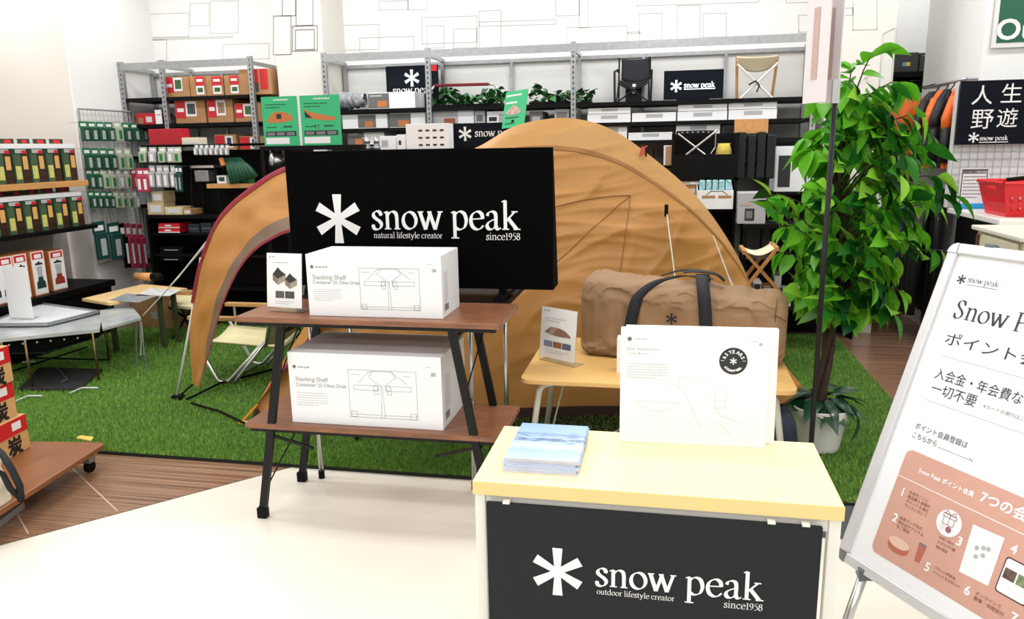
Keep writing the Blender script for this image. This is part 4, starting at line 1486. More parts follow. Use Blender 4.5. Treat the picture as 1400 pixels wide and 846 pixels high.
goods('dark_pouch', 'dark grey pouch beside the steel post on the second shelf', 'bag', 228, 159, 241, 168, SY0+.08, .2, mat('charcoal_fabric', (40, 42, 44), .8), [(.1, .3, .9, .4, greycard, 'seam')], None, 1.705)
for k, (a, t, b, bt_) in enumerate(((295, 184, 324, 205), (295, 206, 324, 229), (329, 186, 358, 206), (329, 207, 358, 229))):
    z = 1.43 if bt_ > 215 else None
    goods('brown_carton', ('brown carton with red and blue panels, lower in the stack' if bt_ > 215 else 'brown carton with red and blue panels, upper in the stack')+(' beside the green signs' if a > 320 else ' behind the green nets'), 'box', a, t, b, bt_, SY0+.05, .28, kraft,
          [(.02, .1, .45, .95, red, 'red_panel'), (.5, .15, .85, .9, white, 'photo_field'), (.58, .25, .78, .8, mat('photo_navy', (40, 56, 90), .5), 'photo')], gR)

# grey and white tent cartons
GP = [(.0, .05, .45, .95, greycard, 'grey_panel'), (.2, .12, .4, .5, orange_p, 'tent_picture'), (.04, .75, .3, .85, lgrey, 'print')]
gG = 'grey and white tent cartons on the back shelving'
goods('tent_carton', 'grey and white tent carton standing on the top shelf in front of the black sign', 'box', 504, 126, 568, 150, SY0+.04, .3, cart, GP, gG, 1.78)
goods('tent_carton', 'grey and white tent carton under the clear plastic roll', 'box', 469, 156, 530, 178, SY0+.04, .3, cart, [(.35, .05, .75, .95, greycard, 'grey_panel'), (.5, .1, .68, .5, orange_p, 'tent_picture')], gG, 1.625)
goods('tent_carton', 'grey and white tent carton beside the steel post on the second shelf', 'box', 533, 154, 582, 177, SY0+.04, .3, cart, [(.0, .05, .6, .95, greycard, 'grey_panel'), (.25, .1, .55, .5, orange_p, 'tent_picture')], gG, 1.625)
goods('tent_carton', 'grey and white tent carton on the third shelf', 'box', 476, 179, 526, 200, SY0+.04, .3, cart, GP, gG, 1.48)
goods('tent_carton', 'wide grey and white carton with a brown tent picture under the planters', 'box', 592, 150, 648, 172, SY0+.04, .3, cart, [(.0, .05, .62, .95, lgrey, 'grey_panel'), (.28, .12, .55, .5, mat('tent_picture_brown', (150, 84, 60), .6), 'tent_picture')], gG, 1.625)
goods('tent_carton', 'narrow grey carton with a line drawing under the planters', 'box', 649, 151, 663, 171, SY0+.04, .3, lgrey, [(.2, .3, .8, .7, greycard, 'print')], gG, 1.625)
goods('tent_carton', 'white carton with black pictures under the planters', 'box', 666, 152, 693, 171, SY0+.04, .3, cart, [(.1, .3, .5, .6, dgrey, 'print'), (.6, .2, .9, .8, lgrey, 'print')], gG, 1.625)
goods('tent_carton', 'grey carton half behind the tent top beside the green poster', 'box', 724, 152, 742, 166, SY0+.04, .3, greycard, [(.2, .2, .8, .6, lgrey, 'print')], gG, 1.625)
goods('tent_carton', 'white framed carton above the tent top', 'box', 758, 149, 778, 163, SY0+.04, .3, lgrey, [(.15, .2, .85, .8, mgrey, 'print')], gG, 1.625)
# crumpled plastic roll
m = MB()
qa, qb = P(466, 146, y=6.3), P(500, 146, y=6.3)
m.grid(lambda a, b: Vector((qa.x+(qb.x-qa.x)*a, 6.3+.09*math.cos(2*math.pi*b)*(1-.4*a)+.02*noise.noise(Vector((a*9, b*7, 0))), 1.86+.078*math.sin(2*math.pi*b)*(1-.3*a)+.015*noise.noise(Vector((a*8, b*9, 4)))*1.0-.003)), 24, 24)
o = m.build('plastic_roll', mat('grey_plastic_film', (150, 152, 156), .2, var=.3, scale=30), None, smooth=True)
o.location.z = 1.7805
tag(o, 'crumpled grey plastic roll on the top shelf', 'packaging')

# black logo sign standing on the top shelf
s1 = thing('shelf_sign', 'black sign with white asterisk and a red tag behind the tent carton', 'sign', (-2.15, 6.45, 1.78))
a, b = P(527, 91, y=6.42), P(598, 88, y=6.42)
MB().box(a.x, b.x, 6.42, 6.44, 1.7804, a.z).build('panel', navy, s1)
W_ = b.x-a.x
fr = ((a.x, 6.42, 1.78), (1, 0, 0), (0, 0, 1))
hS = a.z-1.78
star(fr, .5*W_, .72*hS, .30*W_, white, s1)
rtext('snow peak', fr, .12*W_, .37*hS, white, s1, .78*W_, 'word_mark')
patch(fr, .82*W_, .86*hS, .99*W_, .99*hS, red, s1, 'red_tag')
# logo strip sign above the tent
s2 = thing('strip_sign', 'low black snow peak strip sign just above the tent roof', 'sign', (-1.5, 5.3, 0))
a, b, c = P(613, 169, y=5.3), P(700, 168, y=5.3), P(613, 197, y=5.3)
MB().box(a.x, b.x, 5.3, 5.32, c.z-.02, a.z).build('panel', navy, s2)
MB().box(a.x, b.x+.3, 5.305, 5.6, 0, c.z-.022).build('plinth', black, s2)
fr = ((a.x, 5.3, c.z), (1, 0, 0), (0, 0, 1))
logo(fr, .19, .048, .30, white, s2, full=False)
s3 = thing('screen_sign', 'black display screen with glowing snow peak logo between the two shelf chairs', 'screen', (.3, 6.25, 1.78))
a, b = P(908, 97, y=6.22), P(990, 94, y=6.22)
MB().box(a.x, b.x, 6.22, 6.25, 1.79, a.z).build('screen_panel', navy, s3, bevel=.004)
MB().box(a.x+.1, b.x-.1, 6.21, 6.3, 1.7804, 1.792).build('screen_foot', black, s3)
glow = mat('lit_logo', (235, 250, 252), .5)
g = glow.node_tree.nodes['Principled BSDF']
g.inputs['Emission Color'].default_value = (.85, 1, 1, 1)
g.inputs['Emission Strength'].default_value = 1.2
fr = ((a.x, 6.22, 1.79), (1, 0, 0), (0, 0, 1))
W_ = b.x-a.x
star(fr, .21*W_, .10, .20*W_, glow, s3)
rtext('snow peak', fr, .34*W_, .085, glow, s3, .52*W_, 'word_mark', weight=.26)
strips([[(.35*W_, .075), (.86*W_, .075)]], fr, .006, glow, s3, 'logo_rule')

# planters of small green leaves
leafg = mat('ivy_leaf', (40, 104, 44), .5)
leafg2 = mat('ivy_leaf_dark', (24, 74, 34), .5)
ivy = leaf_mesh('ivy_leaf', .07, .055, .3)
ivy.materials.clear()
ivy.materials.append(leafg)
ivy2 = leaf_mesh('ivy_leaf_b', .06, .05, .2)
ivy2.materials.clear()
ivy2.materials.append(leafg2)
irnd = random.Random(5)
for nm, pa, pb, hgt in (('planter', 594, 640, .14), ('planter', 642, 686, .12), ('planter', 725, 748, .12), ('planter', 750, 781, .10), ('planter', 785, 808, .10)):
    a, b = P(pa, 145, y=6.2), P(pb, 145, y=6.2)
    lab = {594: 'low black planter of ivy under the red bench handle', 642: 'low black planter of bushy ivy beside the green poster', 725: 'short black planter of pale ivy right of the green poster', 750: 'black planter of ivy ending at the steel post', 785: 'short planter of ivy beside the black folding chair'}[pa]
    pl = thing(nm, lab, 'plant', ((a.x+b.x)/2, 6.25, 1.78), 'ivy planters on the top shelf')
    MB().box(a.x, b.x, 6.17, 6.33, 1.7804, 1.80).build('trough', black, pl)
    k = int((b.x-a.x)/.0042)
    for i in range(k):
        o = bpy.data.objects.new('ivy_leaf', irnd.choice((ivy, ivy, ivy2)))
        C.objects.link(o)
        o.parent = pl
        x = irnd.uniform(a.x, b.x)
        z = 1.80+hgt*irnd.uniform(.05, .95)*(.75+.25*math.sin(x*17))
        o.location = Vector((x, irnd.uniform(6.16, 6.32), z))-Vector(pl.location)
        o.rotation_euler = (irnd.uniform(-.9, .9), irnd.uniform(-.9, .7), irnd.uniform(0, 6.28))

# silver and red bench frame on the shelf
bn = thing('bench_frame', 'folding bench with a red padded bar and silver legs above the ivy planters', 'bench', (-1.55, 6.35, 1.78))
a, b = P(594, 117, y=6.36), P(668, 115, y=6.36)
MB().bar(a, b, .03, .024).build('red_bar', mat('dark_red_pad', (128, 22, 36), .6), bn, bevel=.006)
MB().tube([a, a+Vector((-.03, 0, -.04)), Vector((a.x-.07, 6.36, 1.7805))], .009, 8).build('leg', alu, bn, smooth=True)
MB().tube([b, b+Vector((.05, 0, -.005)), b+Vector((.08, 0, -.05)), Vector((b.x+.11, 6.36, 1.7805))], .009, 8).build('leg', alu, bn, smooth=True)
MB().tube([a+Vector((0, .12, -.02)), Vector((a.x-.05, 6.5, 1.7805))], .009, 8).build('leg', alu, bn, smooth=True)
MB().tube([b+Vector((.06, .12, -.02)), Vector((b.x+.1, 6.5, 1.7805))], .009, 8).build('leg', alu, bn, smooth=True)

# black folding chair on the shelf
Y0 = 6.3
ch = thing('folding_chair', 'black fabric folding armchair with a white tag on the top shelf', 'chair', P(865, 140, y=Y0).xyz*1)
ch.location.z = 1.7805
OFF[ch.name] = Vector(ch.location)
cx = ch.location.x
H_ = P(865, 75, y=Y0).z-1.7805
fab = mat('black_fabric', (14, 18, 26), .8, var=.2, scale=12)


def sag(x0, x1, y, z0, z1, dep, name, parent, m, tilt=0):
    b = MB()
    b.grid(lambda a, c: Vector((x0+(x1-x0)*a, y+tilt*c-dep*math.sin(a*math.pi)*.3, z0+(z1-z0)*c-dep*math.sin(a*math.pi)*(1-c*.6))), 12, 6)
    return b.build(name, m, parent, smooth=True, thick=.006)


zf = 1.7805
sag(cx-.10, cx+.135, Y0+.14, zf+H_*.52, zf+H_*.98, .035, 'back_rest', ch, fab, .04)
sag(cx-.12, cx+.12, Y0+.01, zf+H_*.42, zf+H_*.52, .05, 'seat', ch, fab, .14)
MB().box(cx-.06, cx+.07, Y0+.05, Y0+.06, zf+.01, zf+H_*.42).build('storage_bag', fab, ch)
MB().box(cx-.005, cx+.02, Y0+.04, Y0+.045, zf+H_*.2, zf+H_*.4).build('price_tag', white, ch)
for sx in (-1, 1):
    MB().tube([(cx+sx*.14, Y0-.02, zf), (cx+sx*.145, Y0-.02, zf+H_*.66), (cx+sx*.13, Y0+.1, zf+H_*.72), (cx+sx*.13, Y0+.16, zf+H_*.7)], .009, 6).build('arm_frame', blackm, ch)
    MB().tube([(cx+sx*.12, Y0+.15, zf), (cx+sx*.12, Y0+.17, zf+H_)], .007, 6).build('back_post', blackm, ch)
    MB().tube([(cx-sx*.13, Y0, zf), (cx+sx*.1, Y0+.0, zf+H_*.45)], .006, 6).build('cross_leg', blackm, ch)
    MB().tube([(cx+sx*.13, Y0, zf), (cx+sx*.12, Y0+.15, zf+H_*.45)], .006, 6).build('side_leg', blackm, ch)

# cream sling chair on the shelf
sl = thing('sling_stool', 'cream canvas sling chair with crossed white legs on the top shelf', 'chair', (P(1033, 132, y=Y0).x, Y0, 1.7805))
cx = sl.location.x
H_ = P(1033, 75, y=Y0).z-1.7805
cream_f = mat('cream_canvas', (226, 212, 180), .8)
b = MB()
b.grid(lambda a, c: Vector((cx-.15+.30*a, Y0+.05*c-.03*math.sin(a*math.pi), zf+H_*(.98-.36*c*(.55+.45*math.sin(a*math.pi)))-.012*math.sin(a*math.pi)*(1-c))), 14, 8)
b.build('sling', cream_f, sl, smooth=True, thick=.006)
stick = mat('oak_stick', (196, 150, 92), .5)
for sx in (-1, 1):
    MB().tube([(cx+sx*.15, Y0+.02, zf+H_*.98), (cx+sx*.13, Y0+.1, zf)], .011, 6).build('oak_leg', stick, sl)
    MB().tube([(cx+sx*.15, Y0-.03, zf+H_*.8), (cx-sx*.12, Y0-.04, zf)], .010, 6).build('crossed_leg', mat('white_stick', (226, 222, 212), .5), sl)
MB().tube([(cx-.06, Y0-.05, zf+H_*.32), (cx-.01, Y0-.06, zf+H_*.4), (cx+.02, Y0-.05, zf+H_*.3), (cx+.0, Y0-.06, zf+H_*.15)], .006, 6).build('knotted_cord', black, sl)

# flat white cartons on the right-hand shelves
FP = [(.32, .45, .7, .85, lgrey, 'grey_label'), (.0, .0, 1, .06, pgl, 'edge_line')]
gW = 'flat white cartons on the back shelving'
for (a, t, b, bb, z, lab) in ((803, 156, 862, 166, 1.625, 'flat white carton, lower of the pair beside the tent top'), (804, 147.5, 862, 155.5, None, 'flat white carton, upper of the pair beside the tent top'),
                         (864, 154, 924, 163.5, 1.625, 'single flat white carton between two pairs of cartons on the second shelf'),
                         (926, 152, 994, 162, 1.625, 'flat white carton, lower of the pair under the screen'), (927, 142.5, 994, 151.5, None, 'flat white carton, upper of the pair under the screen'),
                         (996, 149.5, 1062, 160, 1.625, 'flat white carton, lower of the pair under the sling chair'), (996, 140, 1062, 149, None, 'flat white carton, upper of the pair under the sling chair'),
                         (818, 172, 857, 187, 1.485, 'white carton just above the tent slope on the third shelf'), (859, 181, 919, 190.5, 1.485, 'flat white carton on the third shelf left of the black unit'),
                         (924, 168, 984, 186, 1.485, 'white carton behind the black camping stool')):
    goods('flat_white_carton', lab, 'box', a, t, b, bb, SY0+.03, .35, cart, FP, gW, z)

# ================================================================ black unit right of the tent
bu = thing('black_display_unit', 'black display unit with open compartments right of the tent', 'shelving', (.28, 5.75, 0))
a, b, c = P(919, 183, y=5.6), P(1011, 181, y=5.6), P(919, 212, y=5.6)
zA, zB = (a.z+b.z)/2, c.z
X0, X1 = a.x, b.x
MB().box(X0, X1, 5.86, 5.88, 0, zA).build('back_panel', black, bu)
for x in (X0, X1-.02, X0+.24):
    MB().box(x, x+.02, 5.6, 5.86, 0, zA if x != X0+.24 else zB-.16).build('side_panel', black, bu)
for z in (zB, zB-.16, 1.0, .6, .3):
    MB().box(X0, X1, 5.6, 5.86, z-.025, z).build('shelf', black, bu)
MB().box(X0, X1, 5.598, 5.602, zB-.16, zB).build('front_fascia', black, bu)
# black stool with silver crossed legs
stl = thing('camp_stool', 'black camping stool with silver crossed legs on the black display unit', 'stool', ((X0+.16), 5.66, zB))
x = X0+.03
MB().box(x, x+.26, 5.62, 5.74, zA-.005, zA+.02).build('seat', blackm, stl, bevel=.004)
for k in range(6):
    MB().tube([(x+.04+k*.036, 5.618, zA+.008), (x+.04+k*.036, 5.616, zA+.008)], .005, 6).build('rivet', alu, stl)
MB().tube([(x+.01, 5.61, zA), (x+.20, 5.61, zB+.0005)], .006, 6).build('leg', alu, stl)
MB().tube([(x+.28, 5.605, zA+.02), (x+.07, 5.605, zB+.0005)], .007, 6).build('leg', alu, stl)
MB().tube([(x+.27, 5.63, zA), (x+.27, 5.63, zB+.05), (x+.24, 5.63, zB+.005)], .004, 6).build('leg', alu, stl)
yp = thing('yellow_pouch', 'small yellow patterned pouch beside the camping stool', 'pouch', (X1-.09, 5.66, zB))
b = MB()
b.grid(lambda a, c: Vector((X1-.095+.055*math.copysign(abs(math.cos(2*math.pi*c))**.6, math.cos(2*math.pi*c))*(1-.35*a*a), 5.68+.03*math.copysign(abs(math.sin(2*math.pi*c))**.6, math.sin(2*math.pi*c))*(1-.9*a**3), zB+.0005+.075*a)), 8, 24)
b.build('pouch_body', mat('yellow_pattern', (206, 184, 84), .8, var=.3, scale=90), yp, smooth=True)
MB().tube([(X1-.14, 5.68, zB+.07), (X1-.05, 5.68, zB+.07)], .006, 6).build('pouch_clasp', kraft, yp)
# tray of teal wrapped goods
ty = thing('teal_goods_box', 'white display box of teal wrapped packs with handle cut-out below the camping stool', 'box', (.36, 5.6, 1.0))
tx0, tx1 = P(954, 260, y=5.52).x, P(1003, 260, y=5.52).x
MB().box(tx0, tx1, 5.52, 5.55, 1.001, 1.13).build('front_wall', cart, ty)
MB().box(tx0, tx1, 5.55, 5.8, 1.001, 1.01).build('box_floor', cart, ty)
for x in (tx0, tx1-.006):
    MB().add([(x, 5.55, 1.002), (x, 5.8, 1.002), (x, 5.8, 1.3), (x, 5.55, 1.13)], [(0, 1, 2, 3)]).build('side_wall', cart, ty, thick=.004)
strips([[(.06, .10), (.09, .125), (.17, .125), (.20, .10)]], ((tx0, 5.52, 1.0), (1, 0, 0), (0, 0, 1)), .006, mat('olive_cord', (110, 112, 70), .7), ty, 'handle_cord')
patch(((tx0, 5.52, 1.0), (1, 0, 0), (0, 0, 1)), .03, .075, .12, .095, kraft, ty, 'print')
patch(((tx0, 5.52, 1.0), (1, 0, 0), (0, 0, 1)), .14, .075, .23, .095, kraft, ty, 'print')
teal = mat('teal_wrap', (150, 196, 200), .3, var=.5, scale=60)
for k in range(10):
    i, j = k % 5, k//5
    x = tx0+.012+i*(tx1-tx0-.02)/5
    b = MB().box(x, x+.04, 5.57+j*.10, 5.645+j*.10, 1.011, 1.2+j*.10)
    b.build('wrapped_pack', teal, ty, bevel=.008)
for (a_, t_, b2, bb_, lab, mm) in ((921, 232, 955, 247, 'kraft box on the black unit above the white envelopes', kraft), (931, 253, 952, 268, 'small kraft box lower left in the black unit', kraft)):
    goods('kraft_box', lab, 'box', a_, t_, b2, bb_, 5.62, .15, mm, [(.6, .3, .9, .7, pgl, 'label')])
goods('white_envelope', 'white folded packet between kraft boxes in the black unit', 'box', 923, 247.5, 957, 252.5, 5.61, .15, white, [(.3, .3, .6, .7, lgrey, 'print')])
goods('side_crate', 'narrow box with brown face left of the black unit', 'box', 907, 199, 919, 226, 5.7, .2, cart, [(.2, .0, 1, .96, mat('tan_face', (190, 150, 116), .6), 'brown_face')])

# things behind the ficus
bv = thing('bag_rack', 'black bags hanging from a rail under a pale wooden board behind the ficus', 'rack', (.75, 5.6, 0))
x0, x1 = P(1004, 178, y=5.84).x, P(1050, 178, y=5.84).x
zt_ = P(1020, 163, y=5.84).z
MB().box(x0, x1, 5.84, 5.855, zt_-.1, zt_).build('wooden_board', woodshelf, bv)
MB().box(x0-.005, x1+.005, 5.83, 5.87, 0, .04).build('foot', black, bv)
for x in (x0+.005, x1-.015):
    MB().box(x, x+.015, 5.856, 5.87, 0, zt_).build('post', black, bv)
for k in range(4):
    xx = x0+.02+k*.068
    MB().box(xx, xx+.06, 5.77, 5.838, zt_-.42, zt_-.09-.02*(k % 2)).build('black_bag', mat('black_pack', (22, 24, 26), .3, var=.6, scale=50), bv, bevel=.01)
goods('picture_carton', 'pale grey carton with a small square picture behind the ficus leaves', 'box', 1008, 264, 1046, 306, 5.45, .25, lgrey, [(.25, .1, .6, .5, dgrey, 'picture'), (.3, .18, .52, .42, mgrey, 'picture'), (.1, .6, .5, .7, pinkbar, 'print')])
lt = thing('low_goods_table', 'low table under the picture carton right of the tent', 'table', (.75, 5.5, 0))
zz = P(1027, 306, y=5.45).z
MB().box(.53, 1.2, 5.42, 5.72, zz-.025, zz).build('table_top', black, lt)
for x in (.54, 1.16):
    for y in (5.44, 5.69):
        MB().box(x, x+.02, y, y+.02, 0, zz-.025).build('leg', black, lt)
MB().box(.54, 1.19, 5.43, 5.71, .3, .32).build('lower_shelf', black, lt)
crn = random.Random(9)
for k in range(9):
    x = .585+k*.068
    hgt = crn.uniform(.12, .26)
    col = [(30, 30, 32), (214, 210, 204), (150, 120, 90), (60, 66, 60), (232, 230, 226)][k % 5]
    carton('small_goods_box', ['dark', 'white', 'kraft', 'olive', 'cream'][k % 5]+' goods box '+['at the tent end', 'second', 'third', 'fourth', 'in the middle', 'fourth last', 'third last', 'second last', 'at the far end'][k]+' on the lower shelf of the low table', 'box', .056, .16, hgt, mat('small_goods_%d' % (k % 5), col, .5), [(.1, .55, .9, .9, [white, dgrey, white, lgrey, red][k % 5], 'label')], 'goods on the low table', (x, 5.5, .3205))
# wooden folding stool legs near the ficus
wpl = thing('display_plinth', 'low black plinth carrying the folding wooden stool behind the tan duffel bag', 'plinth', (.55, 5.1, 0))
wA, wB = P(1018, 395, y=4.95), P(1062, 340, y=4.95)
zpl = wA.z+(wA.z-wB.z)*.25-.03
MB().box(.3, .74, 4.9, 5.32, .012, zpl-.02).build('plinth_body', black, wpl)
MB().box(.29, .75, 4.89, 5.33, zpl-.02, zpl).build('plinth_top', black, wpl)
ws = thing('wooden_stool', 'folding wooden stool with crossed legs behind the bag end and ficus', 'stool', (.62, 4.9, 0))
A = [P(1018, 395, y=4.95), P(1062, 340, y=4.95), P(1018, 345, y=4.98), P(1065, 398, y=4.98)]
oak = mat('oak_leg_wood', (196, 140, 80), .5)
MB().bar(A[0]+(A[0]-A[1])*.25, A[1], .028, .018).build('leg', oak, ws)
MB().bar(A[2], A[3]+(A[3]-A[2])*.25, .028, .018).build('leg', oak, ws)
zt_ = A[1].z
MB().bar(A[0]+(A[0]-A[1])*.25+Vector((0, .25, 0)), A[1]+Vector((0, .25, 0)), .028, .018).build('leg', oak, ws)
MB().bar(A[2]+Vector((0, .25, 0)), A[3]+(A[3]-A[2])*.25+Vector((0, .25, 0)), .028, .018).build('leg', oak, ws)
for q in (A[1], A[2]):
    MB().bar(q+Vector((0, -.02, 0)), q+Vector((0, .27, 0)), .024, .024).build('seat_rail', oak, ws)
b = MB()
b.grid(lambda a, c: A[2].lerp(A[1], a)+Vector((0, .25*c, -.04*math.sin(a*math.pi)+.012)), 10, 3)
b.build('canvas_seat', cream_f, ws, smooth=True, thick=.005)
# tall grey cabinet and white cartons seen through the leaves
for (a_, t_, b2, bb_, lab, mm, pr) in ((1058, 200, 1100, 262, 'white carton with a black picture panel seen through the ficus leaves', cart, [(.1, .1, .5, .8, dgrey, 'picture'), (.6, .7, .9, .85, red, 'label')]),
                                  (1102, 192, 1135, 262, 'white carton with a red label seen through the ficus crown', cart, [(.2, .5, .7, .8, red, 'label')])):
    goods('leafy_carton', lab, 'box', a_, t_, b2, bb_, 5.9, .3, mm, pr)
rk = thing('dark_rack', 'black shelf rack behind the ficus in front of the column', 'shelving', (.95, 6.0, 0))
q = P(1080, 262, y=5.9)
for z in (q.z, .7, .3):
    MB().box(.8, 1.4, 5.88, 6.08, z-.02, z).build('shelf', black, rk)
for x in (.8, 1.38):
    MB().box(x, x+.02, 5.88, 6.08, 0, q.z-.02).build('side_panel', black, rk)
MB().box(.82, 1.38, 6.07, 6.08, 0, q.z-.02).build('back_panel', black, rk)

# ================================================================ left wall run: lantern gondola
GXF = -4.52
lg_ = thing('lantern_gondola', 'black gondola with a pine top shelf full of lantern boxes beside the column', 'shelving', (-4.72, 4.4, 0))
yE = min(5.5, P(120, 241, x=GXF).y)
ZW, ZK, ZL = 1.2555, .901, .432
MB().box(-4.92, GXF, 3.3, yE, ZW-.045, ZW).build('pine_shelf', woodshelf, lg_, bevel=.003)
MB().box(-4.92, GXF+.02, 3.3, 5.36, ZK-.03, ZK).build('shelf_board', black, lg_)
MB().box(-4.96, GXF+.04, 3.3, 5.45, ZL-.05, ZL).build('base_board', black, lg_)
MB().box(-4.96, GXF+.02, 3.3, 5.42, .0, ZL-.05).build('base_plinth', black, lg_)
MB().box(-4.96, -4.925, 3.3, 5.5, 0, 1.20).build('back_panel', mat('gondola_back_grey', (176, 174, 170), .7), lg_)
lgreen = mat('lantern_box_green', (34, 62, 40), .45, var=.15, scale=20)
lphoto = mat('lantern_glow_photo', (60, 34, 20), .4, var=.6, scale=40)
lglow = mat('lantern_photo_glow', (222, 170, 100), .4)
ybl = mat('lantern_yellow', (206, 200, 110), .5, var=.2, scale=60)
LP = [(.08, .0, .5, .84, mat('lantern_box_side', (70, 92, 66), .45), 'left_field'), (.12, .12, .46, .5, ybl, 'yellow_label'), (.55, .02, .96, .86, lphoto, 'photo'), (.6, .4, .9, .78, lglow, 'photo_glow'), (.2, .87, .85, .98, lgrey, 'top_print'), (.6, .86, .9, .95, red, 'red_mark')]


def row(edges, pyb, z, hgt, proto_args, label, group, xf, d_):
    """a row of equal cartons facing +x along the gondola"""
    ys = [P(e, pyb, x=xf).y for e in edges]
    w_ = (ys[-1]-ys[0])/(len(ys)-1)*.94
    first = None
    for i in range(len(ys)-1):
        yc = (ys[i]+ys[i+1])/2
        if first is None:
            first = proto_args(w_, d_, hgt, label, group)
            place(first, (xf, yc, z+.0005), math.pi/2)
        else:
            copy_tree(first, (xf, yc, z+.0005), math.pi/2, label+', last of its row' if i == len(ys)-2 and len(label.split()) < 13 else None)
    return ys


def lantern_box(w_, d_, h_, label, group):
    r = carton('lantern_box', label, 'box', w_, d_, h_, lgreen, LP, group)
    return r


hh_ = P(60, 203, x=GXF-.04).z-ZW
ysA = row([-6, 18, 42, 63, 85, 107], 232, ZW, hh_, lantern_box, 'green lantern box with a glowing photo on the pine shelf', 'lantern boxes on the pine shelf', GXF-.04, .2)
hk_ = P(60, 272, x=GXF-.03).z-ZK
ysB = row([-12, 11, 34, 56, 77, 97, 119], 310, ZK, hk_, lantern_box, 'green lantern box with a glowing photo on the black shelf', 'lantern boxes on the black shelf', GXF-.03, .2)
# white and red header trays over the boxes
for nm, ys_, z, lab in (('header_tray', ysA, ZW+hh_, 'white and red header tray on the lantern boxes of the pine shelf'), ('header_tray', ysB, ZK+hk_, 'white and red header tray on the lantern boxes of the black shelf')):
    t = thing(nm, lab, 'tray', (GXF-.14, (ys_[0]+ys_[-1])/2, z+.001))
    MB().box(GXF-.24, GXF-.045, ys_[0], ys_[-1], z+.001, z+.035).build('tray_body', cart, t)
    for i in range(len(ys_)-1):
        y0_, y1_ = ys_[i]+.02, ys_[i+1]-.02
        MB().box(GXF-.14, GXF-.13, y0_, y1_, z+.036, z+.072).build('header_card', lgreen, t)
        MB().box(GXF-.1295, GXF-.128, y0_+.03, y1_-.03, z+.04, z+.065).build('red_header', red, t)
orng = mat('box_orange_edge', (208, 128, 74), .55)


def gas_box(green):
    def f(w_, d_, h_, label, group):
        col = mat('lamp_drawing_green' if green else 'lamp_drawing_red', (30, 60, 52) if green else (150, 50, 40), .5)
        r = carton('boxed_lantern', label, 'box', w_, d_, h_, orng, [(.03, .03, .95, .99, white, 'white_field'), (.1, .82, .88, .97, red, 'red_header'), (.25, .84, .75, .93, white, 'header_mark')], group)
        fr = ((-w_/2, 0, 0), (1, 0, 0), (0, 0, 1))
        T = lambda pts: [(a*w_, b*h_) for a, b in pts]
        shape(fr, T([(.26, .73), (.4, .74), (.5, .78), (.6, .74), (.76, .73), (.78, .69), (.24, .69)]), dgrey, r, 'lantern_cap_drawing', .003)
        shape(fr, T([(.3, .66), (.72, .66), (.66, .42), (.36, .42)]), lgrey, r, 'lantern_globe_drawing', .003)
        shape(fr, T([(.34, .42), (.68, .42), (.7, .34), (.82, .3), (.84, .16), (.18, .16), (.2, .3), (.32, .34)]), col, r, 'lantern_base_drawing', .003)
        return r
    return f


hb_ = P(40, 345, x=GXF-.02).z-ZL
row([-16, 4, 22, 45, 71], 400, ZL, hb_, gas_box(True), 'white and red boxed lantern with a green lamp drawing on the base shelf', 'boxed lanterns on the base shelf', GXF-.02, .16)
row([72, 94], 392, ZL, hb_*.93, gas_box(False), 'boxed lantern with a red lamp drawing at the end of the base shelf', 'boxed lanterns on the base shelf', GXF-.05, .16)
# kraft box end at the picture edge of the pine shelf
carton('kraft_end_box', 'kraft box with orange edge on the pine shelf before the lantern boxes', 'box', .2, .2, .26, orng, [(.1, .1, .9, .95, pinkish, 'label')], None, (GXF-.02, P(-18, 236, x=GXF).y, ZW+.0005), math.pi/2)

# ---------------------------------------------------------------- wire grid with carded packs
GX = -4.68
gA, gB = P(107, 149, x=GX), P(186, 153, x=GX)
gy0, gy1, gz1 = gA.y, gB.y, (gA.z+gB.z)/2
gp = thing('wire_grid', 'white wire grid panel on the column hung with green carded packs', 'rack', (GX, (gy0+gy1)/2, .55))
wire = mat('white_wire', (200, 200, 198), .4)
for a, b in (((GX, gy0, .55), (GX, gy0, gz1)), ((GX, gy1, .55), (GX, gy1, gz1)), ((GX, gy0, gz1), (GX, gy1, gz1)), ((GX, gy0, .55), (GX, gy1, .55))):
    MB().tube([a, b], .008, 6).build('frame_tube', mat('grey_wire_frame', (150, 150, 150), .4), gp)
m = MB()
k = int((gy1-gy0)/.045)
for i in range(1, k):
    y = gy0+(gy1-gy0)*i/k
    m.tube([(GX, y, .55), (GX, y, gz1)], .0025, 4)
k = int((gz1-.55)/.045)
for i in range(1, k):
    z = .55+(gz1-.55)*i/k
    m.tube([(GX, gy0, z), (GX, gy1, z)], .0025, 4)
m.build('grid_wires', wire, gp, kind='stuff')


def pack(kind):
    def f(w_, h_, label, group):
        r = thing('carded_pack', label, 'pack', (0, 0, 0), group)
        top = {'g': dgreen, 'w': mat('sage_pack', (176, 184, 160), .4), 'p': mat('pink_pack', (176, 52, 78), .5), 't': mat('teal_dark_pack', (20, 66, 60), .5), 'k': black, 's': lgrey}[kind]
        MB().box(-w_/2, w_/2, -.004, 0, h_*.68, h_).build('header_card', mgreen if kind == 'g' else top, r)
        patch(((-w_/2, -.004, 0), (1, 0, 0), (0, 0, 1)), .15*w_, h_*.76, .85*w_, h_*.9, white, r, 'header_print')
        MB().box(-w_*.46, w_*.46, -.03, -.002, 0, h_*.7).build('contents', top if kind != 'g' else dgreen, r, bevel=.006)
        patch(((-w_/2, -.03, 0), (1, 0, 0), (0, 0, 1)), .3*w_, h_*.1, .72*w_, h_*.55, poly if kind in 'gt' else white if kind != 'w' else mgreen, r, 'clear_front')
        MB().tube([(0, .0, h_*.95), (0, .118, h_*.96)], .002, 5).build('hook', alu, r)
        return r
    return f


